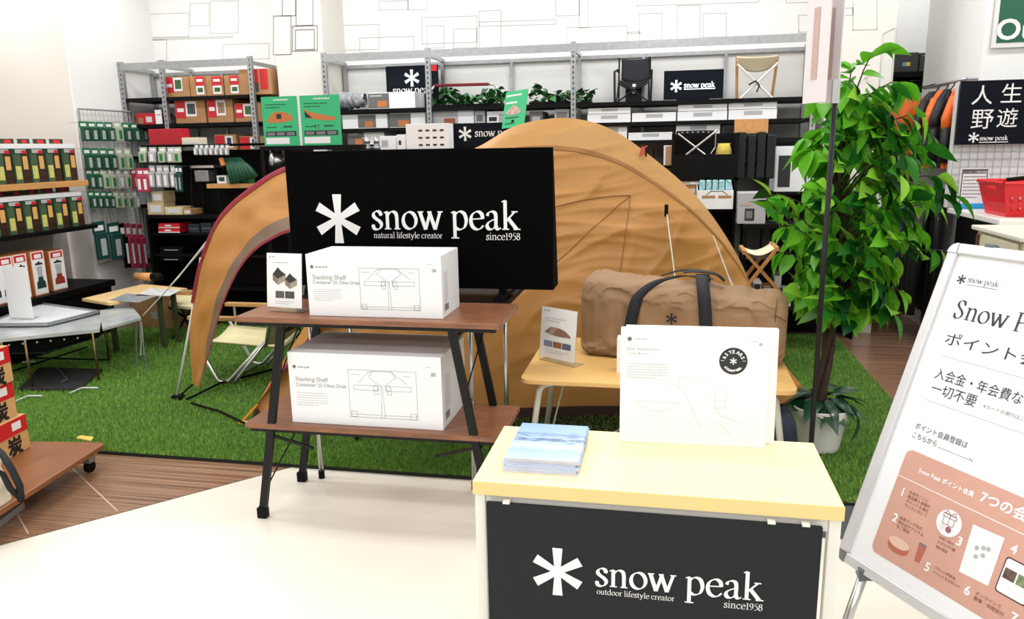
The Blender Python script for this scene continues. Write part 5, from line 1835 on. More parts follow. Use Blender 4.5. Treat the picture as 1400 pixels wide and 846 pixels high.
def hang(name_kind, pxs, py0, py1, label, group, x=GX+.065):
    w_h = None
    first = {}
    for kd, px in zip(name_kind, pxs):
        a, b = P(px, py0, x=x), P(px, py1, x=x)
        h_ = a.z-b.z
        if kd not in first:
            dy = abs(P(pxs[-1], py1, x=x).y-P(pxs[0], py1, x=x).y)/(len(pxs)-1)
            first[kd] = pack(kd)(dy*.86, h_, label[kd], group)
            place(first[kd], (x, b.y, b.z), math.pi/2)
        else:
            copy_tree(first[kd], (x, b.y, b.z), math.pi/2)


hang('ggggwggg', [116+11.5*i for i in range(8)], 166, 193, {'g': 'green carded pack in the top row of the wire grid', 'w': 'white carded pack among green ones in the top row of the wire grid'}, 'packs in the top grid row')
hang('ggggww', [121+11*i for i in range(6)], 202, 232, {'g': 'dark green carded pack in the second row of the wire grid', 'w': 'white carded pack in the second row of the wire grid'}, 'packs in the second grid row')
hang('ggwwswp', [124+10*i for i in range(7)], 230, 258, {'g': 'green carded pack in the third row of the wire grid', 'w': 'white carded pack in the third row of the wire grid', 's': 'grey carded pack in the third row of the wire grid', 'p': 'pink carded pack in the third row of the wire grid'}, 'packs in the third grid row')
hang('ggggwwws', [126+8.5*i for i in range(8)], 261, 284, {'g': 'short green carded pack in the fourth row of the wire grid', 'w': 'short white carded pack in the fourth row of the wire grid', 's': 'short grey carded pack in the fourth row of the wire grid'}, 'packs in the fourth grid row')
hang('tt', [140, 160], 302, 354, {'t': 'large dark teal hanging pouch in the bottom row of the wire grid'}, 'pouches in the bottom grid row', GX+.11)
hang('kppp', [173, 181, 189, 197], 304, 366, {'k': 'large black hanging pouch in the bottom row of the wire grid', 'p': 'large pink hanging pouch in the bottom row of the wire grid'}, 'pouches in the bottom grid row', GX+.11)

# ---------------------------------------------------------------- black gondola behind the tent
BY = 5.62
gb_ = thing('black_gondola', 'low black gondola with hanging packs between the wire grid and the tent', 'shelving', (-3.5, 5.8, 0))
bx0, bx1 = P(203, 330, y=BY).x, -2.85
zd = P(250, 294, y=BY).z
MB().box(bx0, bx1, BY, 6.0, zd-.03, zd).build('deck', black, gb_)
MB().box(bx0, bx1, 5.9, 5.93, 0, 1.47).build('back_panel', black, gb_)
MB().box(bx0, bx0+.02, BY, 5.9, 0, zd-.03).build('end_panel', black, gb_)
for z in (.62, .34, .1):
    MB().box(bx0+.02, bx1, BY+.02, 5.9, z-.02, z).build('shelf', black, gb_)
zp = P(300, 251, y=5.7).z
MB().box(P(286, 251, y=5.7).x, bx1, 5.66, 5.9, zp-.035, zp).build('pine_shelf', woodshelf, gb_)
zbar = P(260, 199, y=5.66).z
MB().box(bx0, bx1-.1, 5.66, 5.68, zbar-.01, zbar+.01).build('hook_rail', black, gb_)
MB().box(bx0, bx1-.1, 5.66, 5.9, zbar-.005, zbar+.002).build('rail_arm', black, gb_)
goods('red_box_sign', 'plain red box on top of the black gondola rail', 'box', 204, 176, 248, 193, 5.72, .12, mat('deep_red_box', (176, 18, 38), .5), [(.02, .02, .98, .1, crimson, 'edge')], None, zbar+.0025)
goods('cream_tray', 'low cream tray on the black gondola rail right of the red box', 'tray', 249, 188, 272, 197, 5.72, .12, mat('cream_tray_card', (226, 216, 190), .6), [(.05, .2, .95, .4, pgl, 'print')], None, zbar+.0025)


def hang_y(kinds, pxs, py0, py1, y, label, group, wpx):
    first = {}
    for kd, px in zip(kinds, pxs):
        a, b, c = P(px, py0, y=y), P(px, py1, y=y), P(px+wpx, py1, y=y)
        if kd not in first:
            first[kd] = pack(kd)(c.x-b.x, a.z-b.z, label[kd], group)
            place(first[kd], (b.x, y, b.z))
        else:
            copy_tree(first[kd], (b.x, y, b.z))


hang_y('wswsw', [198, 211, 224, 236, 245], 201, 222, 5.655, {'w': 'white carded pack on the upper hooks of the black gondola', 's': 'grey carded pack on the upper hooks of the black gondola'}, 'packs on the upper gondola hooks', 10)
hang_y('ssss', [211, 221, 230, 240], 226, 256, 5.655, {'s': 'long silver pack on the lower hooks of the black gondola'}, 'silver packs on the lower gondola hooks', 8)
hang_y('pp', [195, 203], 230, 262, 5.64, {'p': 'pink carded pack at the grid end of the black gondola'}, 'pink packs on the gondola end', 9)
hang_y('tt', [245, 250], 226, 262, 5.65, {'t': 'long teal pack on the lower hooks beside the grill'}, 'teal packs on the lower gondola hooks', 5)
hang_y('sssssss', [270+7*i for i in range(7)], 198, 212, 5.655, {'s': 'short silver pack in the dense row on the gondola rail'}, 'short silver packs on the gondola rail', 5)
# black grill with silver grate, green nets and pale packs on the pine shelf
gr = thing('camp_grill', 'black camping grill with a steel box front on the black gondola', 'grill', (-3.4, 5.75, 0))
a, b = P(262, 250, y=5.72), P(292, 226, y=5.72)
gr.location = ((a.x+b.x)/2, 5.75, 0)
OFF[gr.name] = Vector(gr.location)
MB().box(a.x, b.x, 5.72, 5.86, b.z-.02, b.z).build('grate', alu, gr)
MB().box(a.x+.04, b.x-.05, 5.71, 5.85, a.z+.01, b.z-.04).build('fire_box', steel, gr, bevel=.004)
for x in (a.x, b.x):
    MB().tube([(x, 5.73, b.z-.01), (x+(.03 if x == a.x else -.02)*-1, 5.73, zd+.0005)], .006, 6).build('leg', blackm, gr)
    MB().tube([(x, 5.85, b.z-.01), (x, 5.85, zd+.0005)], .006, 6).build('leg', blackm, gr)
nets = thing('green_net', 'bunched dark green net hanging above the pine shelf', 'net', (-3.25, 5.7, 0))
q = P(318, 216, y=5.68)
nets.location = q
OFF[nets.name] = Vector(q)
for k in range(7):
    MB().tube([q+Vector((-.06+.02*k, 0, .0)), q+Vector((-.03+.03*k, -.02, -.08)), q+Vector((.0+.033*k, -.02, -.2+.008*k))], [.01, .022, .03], 8).build('net_fold', dgreen, nets, smooth=True)
MB().tube([q+Vector((-.09, -.02, .0)), q+Vector((-.07, -.03, -.06))], .02, 8).build('orange_cord', orange_p, nets)
for k, (pa, pb, mm, lab) in enumerate(((297, 310, white, 'white cup set on the pine shelf under the green net'), (312, 326, lgrey, 'pale grey pack on the pine shelf under the green net'), (326, 340, mgreen, 'green and white pack at the tent end of the pine shelf'))):
    goods('shelf_pack', lab, 'pack', pa, 240, pb, 250, 5.7, .1, mm, [(.2, .3, .8, .8, dgreen if k != 2 else white, 'print')], None, zp)
# goods lying on the deck and shelves of the gondola
for (a_, t_, b2, bb_, mm, lab) in ((203, 277, 225, 296, mat('tan_box', (196, 172, 130), .6), 'tan pattern box on the gondola deck beside the grid'), (226, 283, 250, 295, mat('cream_leaflet_box', (206, 190, 140), .6, var=.3, scale=50), 'cream printed box on the gondola deck'), (251, 286, 262, 294, kraft, 'small kraft box at the end of the gondola deck'), (208, 262, 224, 277, None, 'small khaki box stacked on the tan pattern box')):
    goods('deck_box', lab, 'box', a_, t_, b2, bb_, BY+.03, .16, mm or mat('khaki_box', (176, 160, 120), .6), [(.15, .2, .85, .8, pgl, 'label')], None, zd if bb_ > 280 else None)
for i, (t_, bb_) in enumerate(((312, 318), (305.5, 311.5))):
    goods('red_flat_box', ('lower' if i == 0 else 'upper')+' flat red box of the pair on the gondola shelf', 'box', 217, t_, 246, bb_, BY+.03, .2, red, [(.0, .0, 1, .2, white, 'white_edge'), (.3, .4, .6, .7, white, 'print')])
bs_ = P(230, 318, y=BY+.03).z
MB_ = MB().box(bx0+.02, bx1, BY+.02, 5.9, bs_-.02, bs_)
MB_.build('shelf', black, gb_)
for i in range(4):
    goods('navy_pouch', 'navy pouch lying %s from the flat red boxes on the gondola shelf' % ('first', 'second', 'third', 'fourth')[i], 'pouch', 258+i*17, 306-i*1.2, 273+i*17, 317, BY+.04, .2, mat('navy_pouch_m', (24, 34, 52), .6), [(.1, .4, .9, .5, greycard, 'zip')], 'navy pouches', bs_)
z2 = .62
for i in range(3):
    goods('black_case', 'black case with white lettering, '+('lowest', 'middle', 'topmost')[i]+' of the stack low in the gondola', 'box', 219, 357-i*6.5-6, 250, 357-i*6.5, BY+.03, .2, black, [(.2, .3, .8, .45, lgrey, 'print')])

# ---------------------------------------------------------------- green product signs on a black stand
GY = 5.0
gs = thing('sign_stand_table', 'narrow black stand under the pair of green product signs', 'stand', (-2.45, 5.12, 0))
zt_ = P(410, 199, y=GY).z
xa, xb = P(358, 199, y=GY).x, P(492, 199, y=GY).x
MB().box(xa, xb, GY-.03, GY+.3, zt_-.03, zt_).build('stand_top', black, gs)
for x in (xa, xb-.03):
    for y in (GY-.03, GY+.27):
        MB().box(x, x+.03, y, y+.03, 0, zt_-.03).build('leg', black, gs)
MB().box(xa, xb, GY, GY+.28, .5, .52).build('shelf', black, gs)
zk = P(372, 226, y=GY+.1).z
MB().box(xa+.03, xb-.03, GY+.0, GY+.28, zk-.02, zk).build('shelf', black, gs)


def green_sign(label, pa, pb, pt, tentpic):
    a, b = P(pa, 199, y=GY+.02), P(pb, pt, y=GY+.02)
    r = thing('green_sign', label, 'sign', ((a.x+b.x)/2, GY+.03, zt_))
    MB().box(a.x, b.x, GY+.02, GY+.03, zt_+.0005, b.z).build('sign_card', greenp, r)
    w_, h_ = b.x-a.x, b.z-zt_
    fr = ((a.x, GY+.02, zt_), (1, 0, 0), (0, 0, 1))
    T = lambda pts: [(u*w_, v*h_) for u, v in pts]
    greek(fr, .35*w_, .92*h_, .58*w_, 1, .02, white, r, h=.008)
    greek(fr, .1*w_, .83*h_, .6*w_, 2, .02, dgreen, r, h=.006)
    patch(fr, .07*w_, .2*h_, .93*w_, .3*h_, dgrey, r, 'dark_band')
    for k in range(3):
        patch(fr, (.1+.28*k)*w_, .215*h_, (.32+.28*k)*w_, .28*h_, mgrey, r, 'band_text', .002)
    patch(fr, .06*w_, .04*h_, .72*w_, .17*h_, white, r, 'white_field')
    greek(fr, .1*w_, .37*h_, .4*w_, 1, .02, dgreen, r, h=.007)
    greek(fr, .58*w_, .37*h_, .34*w_, 1, .02, dgreen, r, h=.012)
    if tentpic:
        shape(fr, T([(.1, .5), (.25, .64), (.38, .7), (.62, .69), (.8, .64), (.88, .52), (.5, .47), (.14, .48)]), orange_p, r, 'tent_picture')
        patch(fr, .4*w_, .55*h_, .54*w_, .65*h_, dgrey, r, 'tent_door_picture', .002)
    else:
        shape(fr, T([(.1, .72), (.3, .66), (.88, .56), (.9, .5), (.6, .5), (.4, .52), (.12, .56)]), orange_p, r, 'tarp_picture')
        shape(fr, T([(.1, .7), (.3, .55), (.12, .56)]), dgrey, r, 'tarp_shade_picture', .002)
        stext('TT', fr, .32*w_, .33*h_, dgrey, r, height=.08*h_)
    return r


green_sign('green product sign with a dome tent picture on the black stand', 362, 405, 131, True)
green_sign('green product sign with a stretched tarp picture on the black stand', 414, 463, 129, False)
wg = thing('grid_strip', 'narrow white grid strip between the two green signs', 'panel', (P(410, 198, y=GY+.02).x, GY+.03, zt_))
a, b = P(406, 199, y=GY+.02), P(413.5, 131, y=GY+.02)
MB().box(a.x, b.x, GY+.022, GY+.028, zt_+.0005, b.z).build('strip', white, wg)
strips([[(0, k*.02), (b.x-a.x, k*.02)] for k in range(1, 16)]+[[(.012*k, 0), (.012*k, b.z-zt_)] for k in range(1, 3)], ((a.x, GY+.022, zt_), (1, 0, 0), (0, 0, 1)), .002, lgrey, wg, 'grid_print')
# kettle on the stand shelf
kt = P(376, 226, y=GY+.08)
ket = thing('kettle', 'steel kettle on the shelf of the black sign stand', 'kettle', (kt.x, GY+.12, zk))
MB().lathe([(.001, .0005), (.055, .0005), (.06, .03), (.05, .075), (.03, .09), (.012, .095), (.012, .108), (.001, .11)], (kt.x, GY+.12, zk), 20, cap=False).build('kettle_body', alu, ket, smooth=True)
MB().tube([(kt.x-.05, GY+.12, zk+.07), (kt.x-.05, GY+.12, zk+.13), (kt.x, GY+.12, zk+.15), (kt.x+.05, GY+.12, zk+.13), (kt.x+.05, GY+.12, zk+.07)], .005, 6).build('kettle_handle', alu, ket, smooth=True)
MB().tube([(kt.x+.05, GY+.12, zk+.03), (kt.x+.09, GY+.12, zk+.08)], [.012, .007], 8).build('spout', alu, ket, smooth=True)
# third, leaning green poster
t3 = thing('green_poster', 'leaning green poster with a pink tent picture behind the tent top', 'sign', P(703, 172, y=5.35))
A3, B3, D3 = P(686, 176, y=5.18), P(716, 172, y=5.13), P(692, 126, y=5.25)
X3, Y3 = B3-A3, D3-A3
MB().obox(A3, X3, Y3, X3.cross(Y3).normalized()*-.006).build('poster_card', greenp, t3)
xl, yl = X3.length, Y3.length
f3 = (A3, X3.normalized(), (Y3-X3.normalized()*Y3.dot(X3.normalized())).normalized())
shape(f3, [(.15*xl, .42*yl), (.5*xl, .62*yl), (.85*xl, .45*yl), (.8*xl, .36*yl), (.3*xl, .34*yl)], mat('pink_tent_picture', (190, 160, 150), .6, var=.3, scale=40), t3, 'tent_picture')
greek(f3, .15*xl, .85*yl, .7*xl, 2, .05, white, t3, h=.012)
greek(f3, .15*xl, .25*yl, .6*xl, 2, .04, dgreen, t3, h=.01)
MB().bar(A3+X3*.5+Vector((0, .02, .05)), A3+X3*.5+Vector((0, .09, .015-A3.z-X3.z*.5)), .02, .02).build('easel_leg', black, t3)

# small goods seen over the top of the black sign
ct = thing('stove_counter', 'black counter with stoves and white cartons behind the black sign', 'counter', (-1.75, 5.15, 0))
zc = P(560, 204, y=5.1).z
xc0, xc1 = xb+.03, P(612, 204, y=5.1).x
MB().box(xc0, xc1, 5.05, 5.28, zc-.03, zc).build('counter_top', black, ct)
MB().box(xc0, xc1, 5.1, 5.26, 0, zc-.03).build('counter_body', black, ct)
for (a_, t_, b2, y_, mm, pr, lab) in ((556, 169, 613, 5.08, white, [], 'white carton dotted with dark product pictures behind the black sign'), (543, 184, 555, 5.1, cart, [(.2, .3, .5, .6, dgrey, 'print')], 'narrow white carton beside the dotted white carton'), (520, 186, 542, 5.12, cart, [(.1, .2, .5, .7, lgrey, 'print')], 'low white carton beside the silver stoves')):
    r = goods('white_carton', lab, 'box', a_, t_, b2, 204, y_, .14, mm, pr, None, zc)
    if a_ == 556:
        x0_, x1_ = P(a_, 204, y=y_).x, P(b2, 204, y=y_).x
        w_ = x1_-x0_
        for i in range(4):
            for j in range(3):
                patch(((-w_/2, 0, 0), (1, 0, 0), (0, 0, 1)), w_*(.3+.17*i), .02+.048*j, w_*(.3+.17*i)+.028, .033+.048*j, dgrey, r, 'product_picture')
for i, (a_, b2) in enumerate(((494, 505), (507, 518))):
    x0_, x1_ = P(a_, 204, y=5.1).x, P(b2, 204, y=5.1).x
    xm = (x0_+x1_)/2
    sv = thing('camp_stove', 'small silver camping stove '+('beside the tarp sign' if i == 0 else 'beside the low white carton'), 'stove', (xm, 5.14, zc))
    MB().lathe([(.03, .0005), (.032, .02), (.02, .03), (.02, .055), (.03, .06)], (xm, 5.14, zc), 14).build('burner', steel, sv, smooth=True)
    for k in range(3):
        an_ = k*2.094
        MB().bar((xm+.01*math.cos(an_), 5.14+.01*math.sin(an_), zc+.06), (xm+.04*math.cos(an_), 5.14+.04*math.sin(an_), zc+.085), .006, .006).build('pot_arm', alu, sv)

# ================================================================ steel mesh tables at the left
ZT = .36


def pz(px, py, z):
    return P(px, py, z=z)


smoke = mat('dull_steel_sheet', (206, 212, 212), .2, .35, var=.18, scale=9)
brass = mat('bronze_leg', (120, 100, 66), .35, .8)
ig = thing('steel_grill_table', 'low steel table with black perforated tray and bronze legs beside the charcoal boxes', 'table', (-3.85, 4.0, 0))
c0, c1, c2, c3 = pz(-60, 470, ZT), pz(136, 452, ZT), pz(128, 428, ZT), pz(-60, 440, ZT)
c0, c1, c2, c3 = Vector((-4.2, 3.62, ZT)), Vector((-3.53, 4.1, ZT)), Vector((-3.83, 4.5, ZT)), Vector((-4.3, 4.15, ZT))


def slab(pts, t, name, m, parent, bevel=0):
    n = len(pts)
    b = MB().add([tuple(p) for p in pts]+[(p[0], p[1], p[2]-t) for p in pts], [tuple(range(n)), tuple(reversed(range(n, 2*n)))]+[(i, i+n, (i+1) % n+n, (i+1) % n) for i in range(n)])
    return b.build(name, m, parent, bevel=bevel)


slab([c0, c1, c2, c3], .022, 'steel_top', smoke, ig)
fc = [c0, c1]
# black perforated skirt under the front edge
d01 = (c1-c0).normalized()
b = MB()
b.add([tuple(c0+Vector((0, 0, -.024))), tuple(c1+Vector((0, 0, -.024))), tuple(c1+Vector((-.05, .05, -.07))), tuple(c1.lerp(c0, .45)+Vector((0, .05, -.13))), tuple(c0+Vector((0, .05, -.08)))], [(0, 4, 3, 2, 1)])
sk_ = b.build('perforated_skirt', black, ig, thick=.006)
for k in range(9):
    q = c0.lerp(c1, .12+.09*k)+Vector((0, .012, -.045))
    MB().tube([q+Vector((.004, -.01, 0)), q+Vector((.002, -.006, 0))], .006, 6).build('hole_ring', alu, sk_)
for q in (c0.lerp(c1, .35), c0.lerp(c1, .5), c0.lerp(c1, .95), c2, c3):
    MB().tube([(q.x, q.y, ZT-.022), (q.x, q.y, .013)], .0075, 8).build('leg', brass, ig, smooth=True)
for a, b in ((c0.lerp(c1, .3), c2), (c0.lerp(c1, .9), c3)):
    MB().tube([(a.x, a.y, .25), (b.x, b.y, .03)], .006, 6).build('brace', blackm, ig)
# mesh grill panel lying on it
mg = thing('mesh_grill', 'bright wire mesh grill in a steel frame lying on the low steel table', 'grill', (-3.95, 4.1, ZT))
m0, m1, m2, m3 = pz(-20, 444, ZT+.02), pz(66, 443, ZT+.02), pz(134, 426, ZT+.02), pz(54, 415, ZT+.02)
for a, b in ((m0, m1), (m1, m2), (m2, m3), (m3, m0)):
    MB().bar(a, b, .014, .02).build('frame_bar', steel, mg)
mm_ = MB()
for i in range(1, 24):
    t = i/24
    mm_.tube([m0.lerp(m1, t), m3.lerp(m2, t)], .002, 4)
    mm_.tube([m0.lerp(m3, t), m1.lerp(m2, t)], .002, 4)
mm_.build('mesh_wires', mat('bright_wire', (232, 234, 236), .35), mg, kind='stuff')
slab([m0+Vector((0, 0, -.006)), m1+Vector((0, 0, -.006)), m2+Vector((0, 0, -.006)), m3+Vector((0, 0, -.006))], .003, 'mesh_sheet', mat('bright_steel_sheet', (236, 238, 240), .4, .1), mg)
# white card on the steel table
wc = thing('white_sign_card', 'blank white card standing on the steel table before the boxed lanterns', 'card', P(27, 425, y=4.2))
a, b = P(12, 424, y=4.2), P(43, 418, y=4.2)
MB().box(a.x, b.x, 4.2, 4.204, ZT+.0305, P(27, 365, y=4.2).z).build('card', white, wc)
MB().box(a.x, b.x, 4.19, 4.26, ZT+.0265, ZT+.0305).build('card_foot', clear, wc)
# corner table of bare steel with wire legs
it = thing('steel_corner_table', 'bare steel folding table with thin wire legs in front of the wire grid', 'table', (-3.6, 4.6, 0))
t0, t1, t2, t3 = pz(140, 449, ZT+.012), pz(193, 434, ZT+.012), pz(180, 418, ZT+.012), pz(136, 424, ZT+.012)
slab([t0, t1, t2, t3], .016, 'steel_top', smoke, it)
for q in (t0.lerp(t1, .9), t1.lerp(t2, .5), t0.lerp(t3, .9)):
    for dx in (-.025, .025):
        MB().tube([(q.x+dx*.6, q.y, ZT-.004), (q.x+dx*1.6, q.y-.02, .013)], .004, 6).build('wire_leg', steel, it)
u0, u1, u2, u3 = pz(66, 404, ZT+.02), pz(116, 418, ZT+.02), pz(190, 410, ZT+.02), pz(130, 398, ZT+.02)
# pine board table
ptb = thing('pine_table', 'low pine board table with papers and a lantern beside the wire grid', 'table', (-4.0, 5.1, 0))
ZP = .42
w0, w1, w2, w3 = pz(112, 408, ZP), pz(172, 404, ZP), pz(256, 394, ZP), pz(196, 388, ZP)
slab([w0, pz(150, 414, ZP), w2, w3], .02, 'board', mat('pale_pine', (222, 190, 136), .5, var=.1, scale=4, stretch=(10, 2, 1)), ptb)
for px, py in ((217, 403), (236, 398), (150, 408)):
    q = pz(px, py, ZP)
    MB().box(q.x-.015, q.x+.015, q.y-.015, q.y+.015, .012, ZP-.02).build('leg', mat('olive_leg', (70, 76, 50), .5), ptb)
for i, (pp_, lab) in enumerate((([(150, 410), (190, 413), (215, 404), (172, 401)], 'glossy grey catalogue sheet lying nearest the steel table on the pine table'), ([(185, 404), (232, 404), (248, 396), (204, 394)], 'white leaflet sheet lying beside the lantern on the pine table'))):
    s_o = slab([pz(x, y, ZP+.004) for x, y in pp_], .003, 'leaflet', mat('leaflet_%d' % i, (150, 156, 160) if i == 0 else (226, 230, 234), .25, var=.3, scale=20), None)
    tag(s_o, lab, 'leaflet')
ltn = thing('bamboo_lantern', 'small lantern with bamboo body and black head on the pine table', 'lantern', P(205, 392, z=ZP))
q = P(200, 388, z=ZP)
ltn.location = q
OFF[ltn.name] = Vector(q)
MB().tube([q+Vector((-.09, 0, .06)), q+Vector((.06, 0, .06))], .032, 14).build('bamboo_body', woodshelf, ltn, smooth=True)
MB().tube([q+Vector((.06, 0, .06)), q+Vector((.11, 0, .06)), q+Vector((.15, 0, .06))], [.03, .036, .03], 14).build('lantern_head', black, ltn, smooth=True)
MB().tube([q+Vector((.03, 0, .03)), q+Vector((.02, 0, .0005))], .006, 6).build('stand', alu, ltn)
MB().tube([q+Vector((-.04, 0, .03)), q+Vector((-.05, 0, .0005))], .006, 6).build('stand', alu, ltn)
# black mesh tray on the grass
tr = thing('black_tray', 'black mesh tray on the grass under the low steel table', 'tray', (-3.85, 4.1, .03))
slab([pz(25, 531, .035), pz(108, 531, .035), pz(140, 504, .035), pz(54, 502, .035)], .012, 'tray_mesh', mat('black_mesh', (38, 36, 38), .7), tr)
MB().tube([pz(75, 500, .045), pz(92, 518, .045), pz(84, 522, .045)], .004, 6).build('tray_handle', alu, tr)
for i, pts in enumerate(([(96, 537), (112, 530), (134, 530)], [(22, 548), (38, 541), (58, 541)], [(30, 495), (48, 494)])):
    o = MB().tube([pz(x, y, .035) for x, y in pts], .005, 6).build('steel_peg', mat('pale_steel', (222, 226, 224), .3, .3), None)
    tag(o, ('bent steel peg lying on the grass right of the black tray', 'bent steel peg lying on the grass before the charcoal boxes', 'straight steel peg lying behind the black tray')[i], 'peg')
# hanging rope loop
o = MB().tube([P(191, 436, y=4.45), P(193, 470, y=4.45), P(192, 486, y=4.45), P(197, 483, y=4.45), P(195, 460, y=4.45), P(193, 440, y=4.45)], .004, 6).build('rope_loop', MC['rope_white'], it)
# cardboard floor box behind
cb = thing('floor_carton', 'open brown cardboard box on the floor behind the pine table', 'box', (-3.9, 5.75, 0))
q0_, q1_ = P(178, 430, y=5.5), P(262, 425, y=5.5)
MB().box(q0_.x, q1_.x, 5.5, 5.6, .013, P(210, 398, y=5.5).z).build('carton_body', kraft, cb, bevel=.003)
patch(((q0_.x, 5.5, 0), (1, 0, 0), (0, 0, 1)), .2, .09, .26, .15, lgrey, cb, 'label')

# ---------------------------------------------------------------- low chair and cot under the awning
cm = thing('low_chair', 'cream canvas low chair with aluminium tube legs under the tent awning', 'chair', (-2.6, 4.35, 0))
canvas = mat('pale_cream_canvas', (226, 216, 170), .75, var=.04, scale=10)
Ls = [P(312, 398, y=4.4), P(262, 405, y=4.5)]
sx0, sx1 = -2.95, -2.38
b = MB()
b.grid(lambda a, c: Vector((sx0+.06+(sx1-sx0-.06)*a, 4.15+.4*c, .30-.05*math.sin(c*math.pi)-.05*a*.5)), 6, 10)
b.build('seat', canvas, cm, smooth=True, thick=.008)
b = MB()
b.grid(lambda a, c: Vector((sx1-.02+.2*c*.5, 4.15+.4*a, .28+.42*c-.03*math.sin(a*math.pi))), 8, 8)
b.build('backrest', canvas, cm, smooth=True, thick=.008)
for y in (4.14, 4.56):
    MB().tube([(sx1-.02, y, .27), (sx1+.09, y, .72)], .012, 8).build('back_tube', alu, cm, smooth=True)
    MB().tube([(sx0+.05, y, .33), (sx0+.2, y, .04), (sx0+.24, y, .025), (sx0+.28, y, .04), (sx1-.03, y, .30)], .012, 8).build('leg', alu, cm, smooth=True)
    MB().tube([(sx1-.02, y, .30), (sx0+.33, y, .05), (sx0+.30, y, .025)], .011, 8).build('leg', alu, cm, smooth=True)
    MB().box(sx0+.04, sx1-.1, y-.02, y+.02, .43, .455).build('wood_armrest', stick, cm, bevel=.004)
    MB().tube([(sx0+.1, y, .43), (sx0+.1, y, .3)], .01, 8).build('arm_post', alu, cm)
MB().tube([(sx0+.24, 4.14, .025), (sx0+.24, 4.56, .025)], .011, 8).build('floor_bar', alu, cm, smooth=True)
co = thing('low_cot', 'low cot with a dark frame and pale bed left of the tent awning', 'cot', (-3.5, 5.0, 0))
k0, k1, k2, k3 = P(230, 416, z=.3), P(262, 420, z=.3), P(272, 404, z=.3), P(240, 400, z=.3)
slab([k0, k1, k2, k3], .02, 'bed', canvas, co)
for a, b in ((k0, k2), (k1, k3)):
    MB().tube([Vector((a.x, a.y, .28)), Vector((b.x, b.y, .02))], .009, 6).build('crossed_leg', blackm, co)
    MB().tube([Vector((b.x, b.y, .28)), Vector((a.x, a.y, .02))], .009, 6).build('crossed_leg', blackm, co)

# ---------------------------------------------------------------- charcoal boxes on a dolly
dl = thing('wooden_dolly', 'brown wooden dolly on castors carrying charcoal boxes', 'dolly', (-2.8, 2.6, 0))
dwood = mat('dolly_board', (136, 86, 52), .35, var=.12, scale=5, stretch=(3, 1, 1))
ZD = .125
d0 = P(146, 604, z=ZD)
d1 = P(30, 678, z=ZD)
e1 = (d1-d0).normalized()
e2 = Vector((e1.y, -e1.x, 0))
if e2.x > 0:
    e2 = -e2
ptsd = [d0+e1*.02, d0+e1*.9, d0+e1*.9+e2*.55, d0+e2*.55, d0+e2*.03]
slab([tuple(p) for p in ptsd] if (ptsd[1]-ptsd[0]).cross(ptsd[2]-ptsd[1]).z > 0 else [tuple(p) for p in ptsd[::-1]], .025, 'board', dwood, dl, bevel=.006)
for a, b in ((.06, .06), (.84, .06), (.06, .48), (.84, .48)):
    q = d0+e1*a+e2*b
    w_o = MB().tube([(q.x-.011, q.y, .027), (q.x+.011, q.y, .027)], .027, 16).build('castor_wheel', black, dl, smooth=False)
    MB().box(q.x-.02, q.x+.02, q.y-.02, q.y+.02, .05, ZD-.0255).build('castor_fork', steel, w_o)
kraft2 = mat('charcoal_kraft', (206, 164, 108), .7, var=.08, scale=10)
inkb = mat('charcoal_ink', (20, 18, 18), .6)
# the faces follow the dolly edge: X along the edge towards the grass end
XB = -e1
NB_ = Vector((XB.y, -XB.x, 0))


def charcoal(label, corner, z, w_, h_, rot):
    """corner: far right lower corner of the printed face"""
    a = math.atan2(XB.y, XB.x)+rot
    X = Vector((math.cos(a), math.sin(a), 0))
    n = Vector((X.y, -X.x, 0))
    c = Vector((corner[0], corner[1], z))
    o = c-X*w_
    r = thing('charcoal_box', label, 'box', o+X*w_/2-n*.12, 'stacked charcoal boxes')
    MB().obox(o, X*w_, -n*.24, Vector((0, 0, h_))).build('carton_body', kraft2, r, bevel=.003)
    fr = (o, X, (0, 0, 1))
    patch(fr, w_*.5-.12*w_, h_*.55, w_*.995, h_*.995, red, r, 'red_label')
    patch(fr, w_*.76, h_*.68, w_*.9, h_*.9, white, r, 'white_tag', .002)
    for k, chx in enumerate('木炭'):
        stext(chx, fr, w_*(.30+.36*k), h_*.04, inkb, r, height=h_*.5, bold=.006, lift=.0018, name='large_character')
    patch(fr, w_*.02, h_*.03, w_*.25, h_*.2, mat('blue_print', (40, 90, 170), .5), r, 'blue_mark')
    fs = (c, -n, (0, 0, 1))
    for k, chx in enumerate('岩手切炭'):
        stext(chx, fs, .03, h_*(.76-.2*k), inkb, r, height=h_*.15, bold=.001, name='side_character')
    return r


q = P(42, 611, z=ZD)
hB = .165
charcoal('kraft charcoal box at the bottom of the stack on the dolly', (q.x, q.y), ZD+.0005, .40, hB, 0)
q = P(22, 571, z=ZD+hB)
charcoal('kraft charcoal box with a red label in the middle of the stack', (q.x-.02, q.y+.03), ZD+hB+.001, .40, hB, -.05)
q2 = P(25, 523, z=ZD+2*hB)
charcoal('kraft charcoal box with a red label on top of the stack', (q.x-.01, q.y+.03), ZD+2*hB+.0015, .40, hB, .03)
yb = slab([P(104, 598, z=ZD+.006), P(124, 602, z=ZD+.006), P(128, 597, z=ZD+.006), P(110, 595, z=ZD+.006)], .005, 'yellow_leaflet', mat('yellow_paper', (226, 190, 90), .6), None)
tag(yb, 'yellow paper lying on the dolly beside the charcoal boxes', 'leaflet')
# cream bag with black strap at the picture edge
bgx = P(2, 700, z=0)
cbg = thing('cream_tote', 'cream bag with black straps standing on the dolly before the charcoal boxes', 'bag', (bgx.x-.05, bgx.y+.1, ZD))
B0 = d0+e1*.74
f_ = e1
nn = -e2
b = MB()


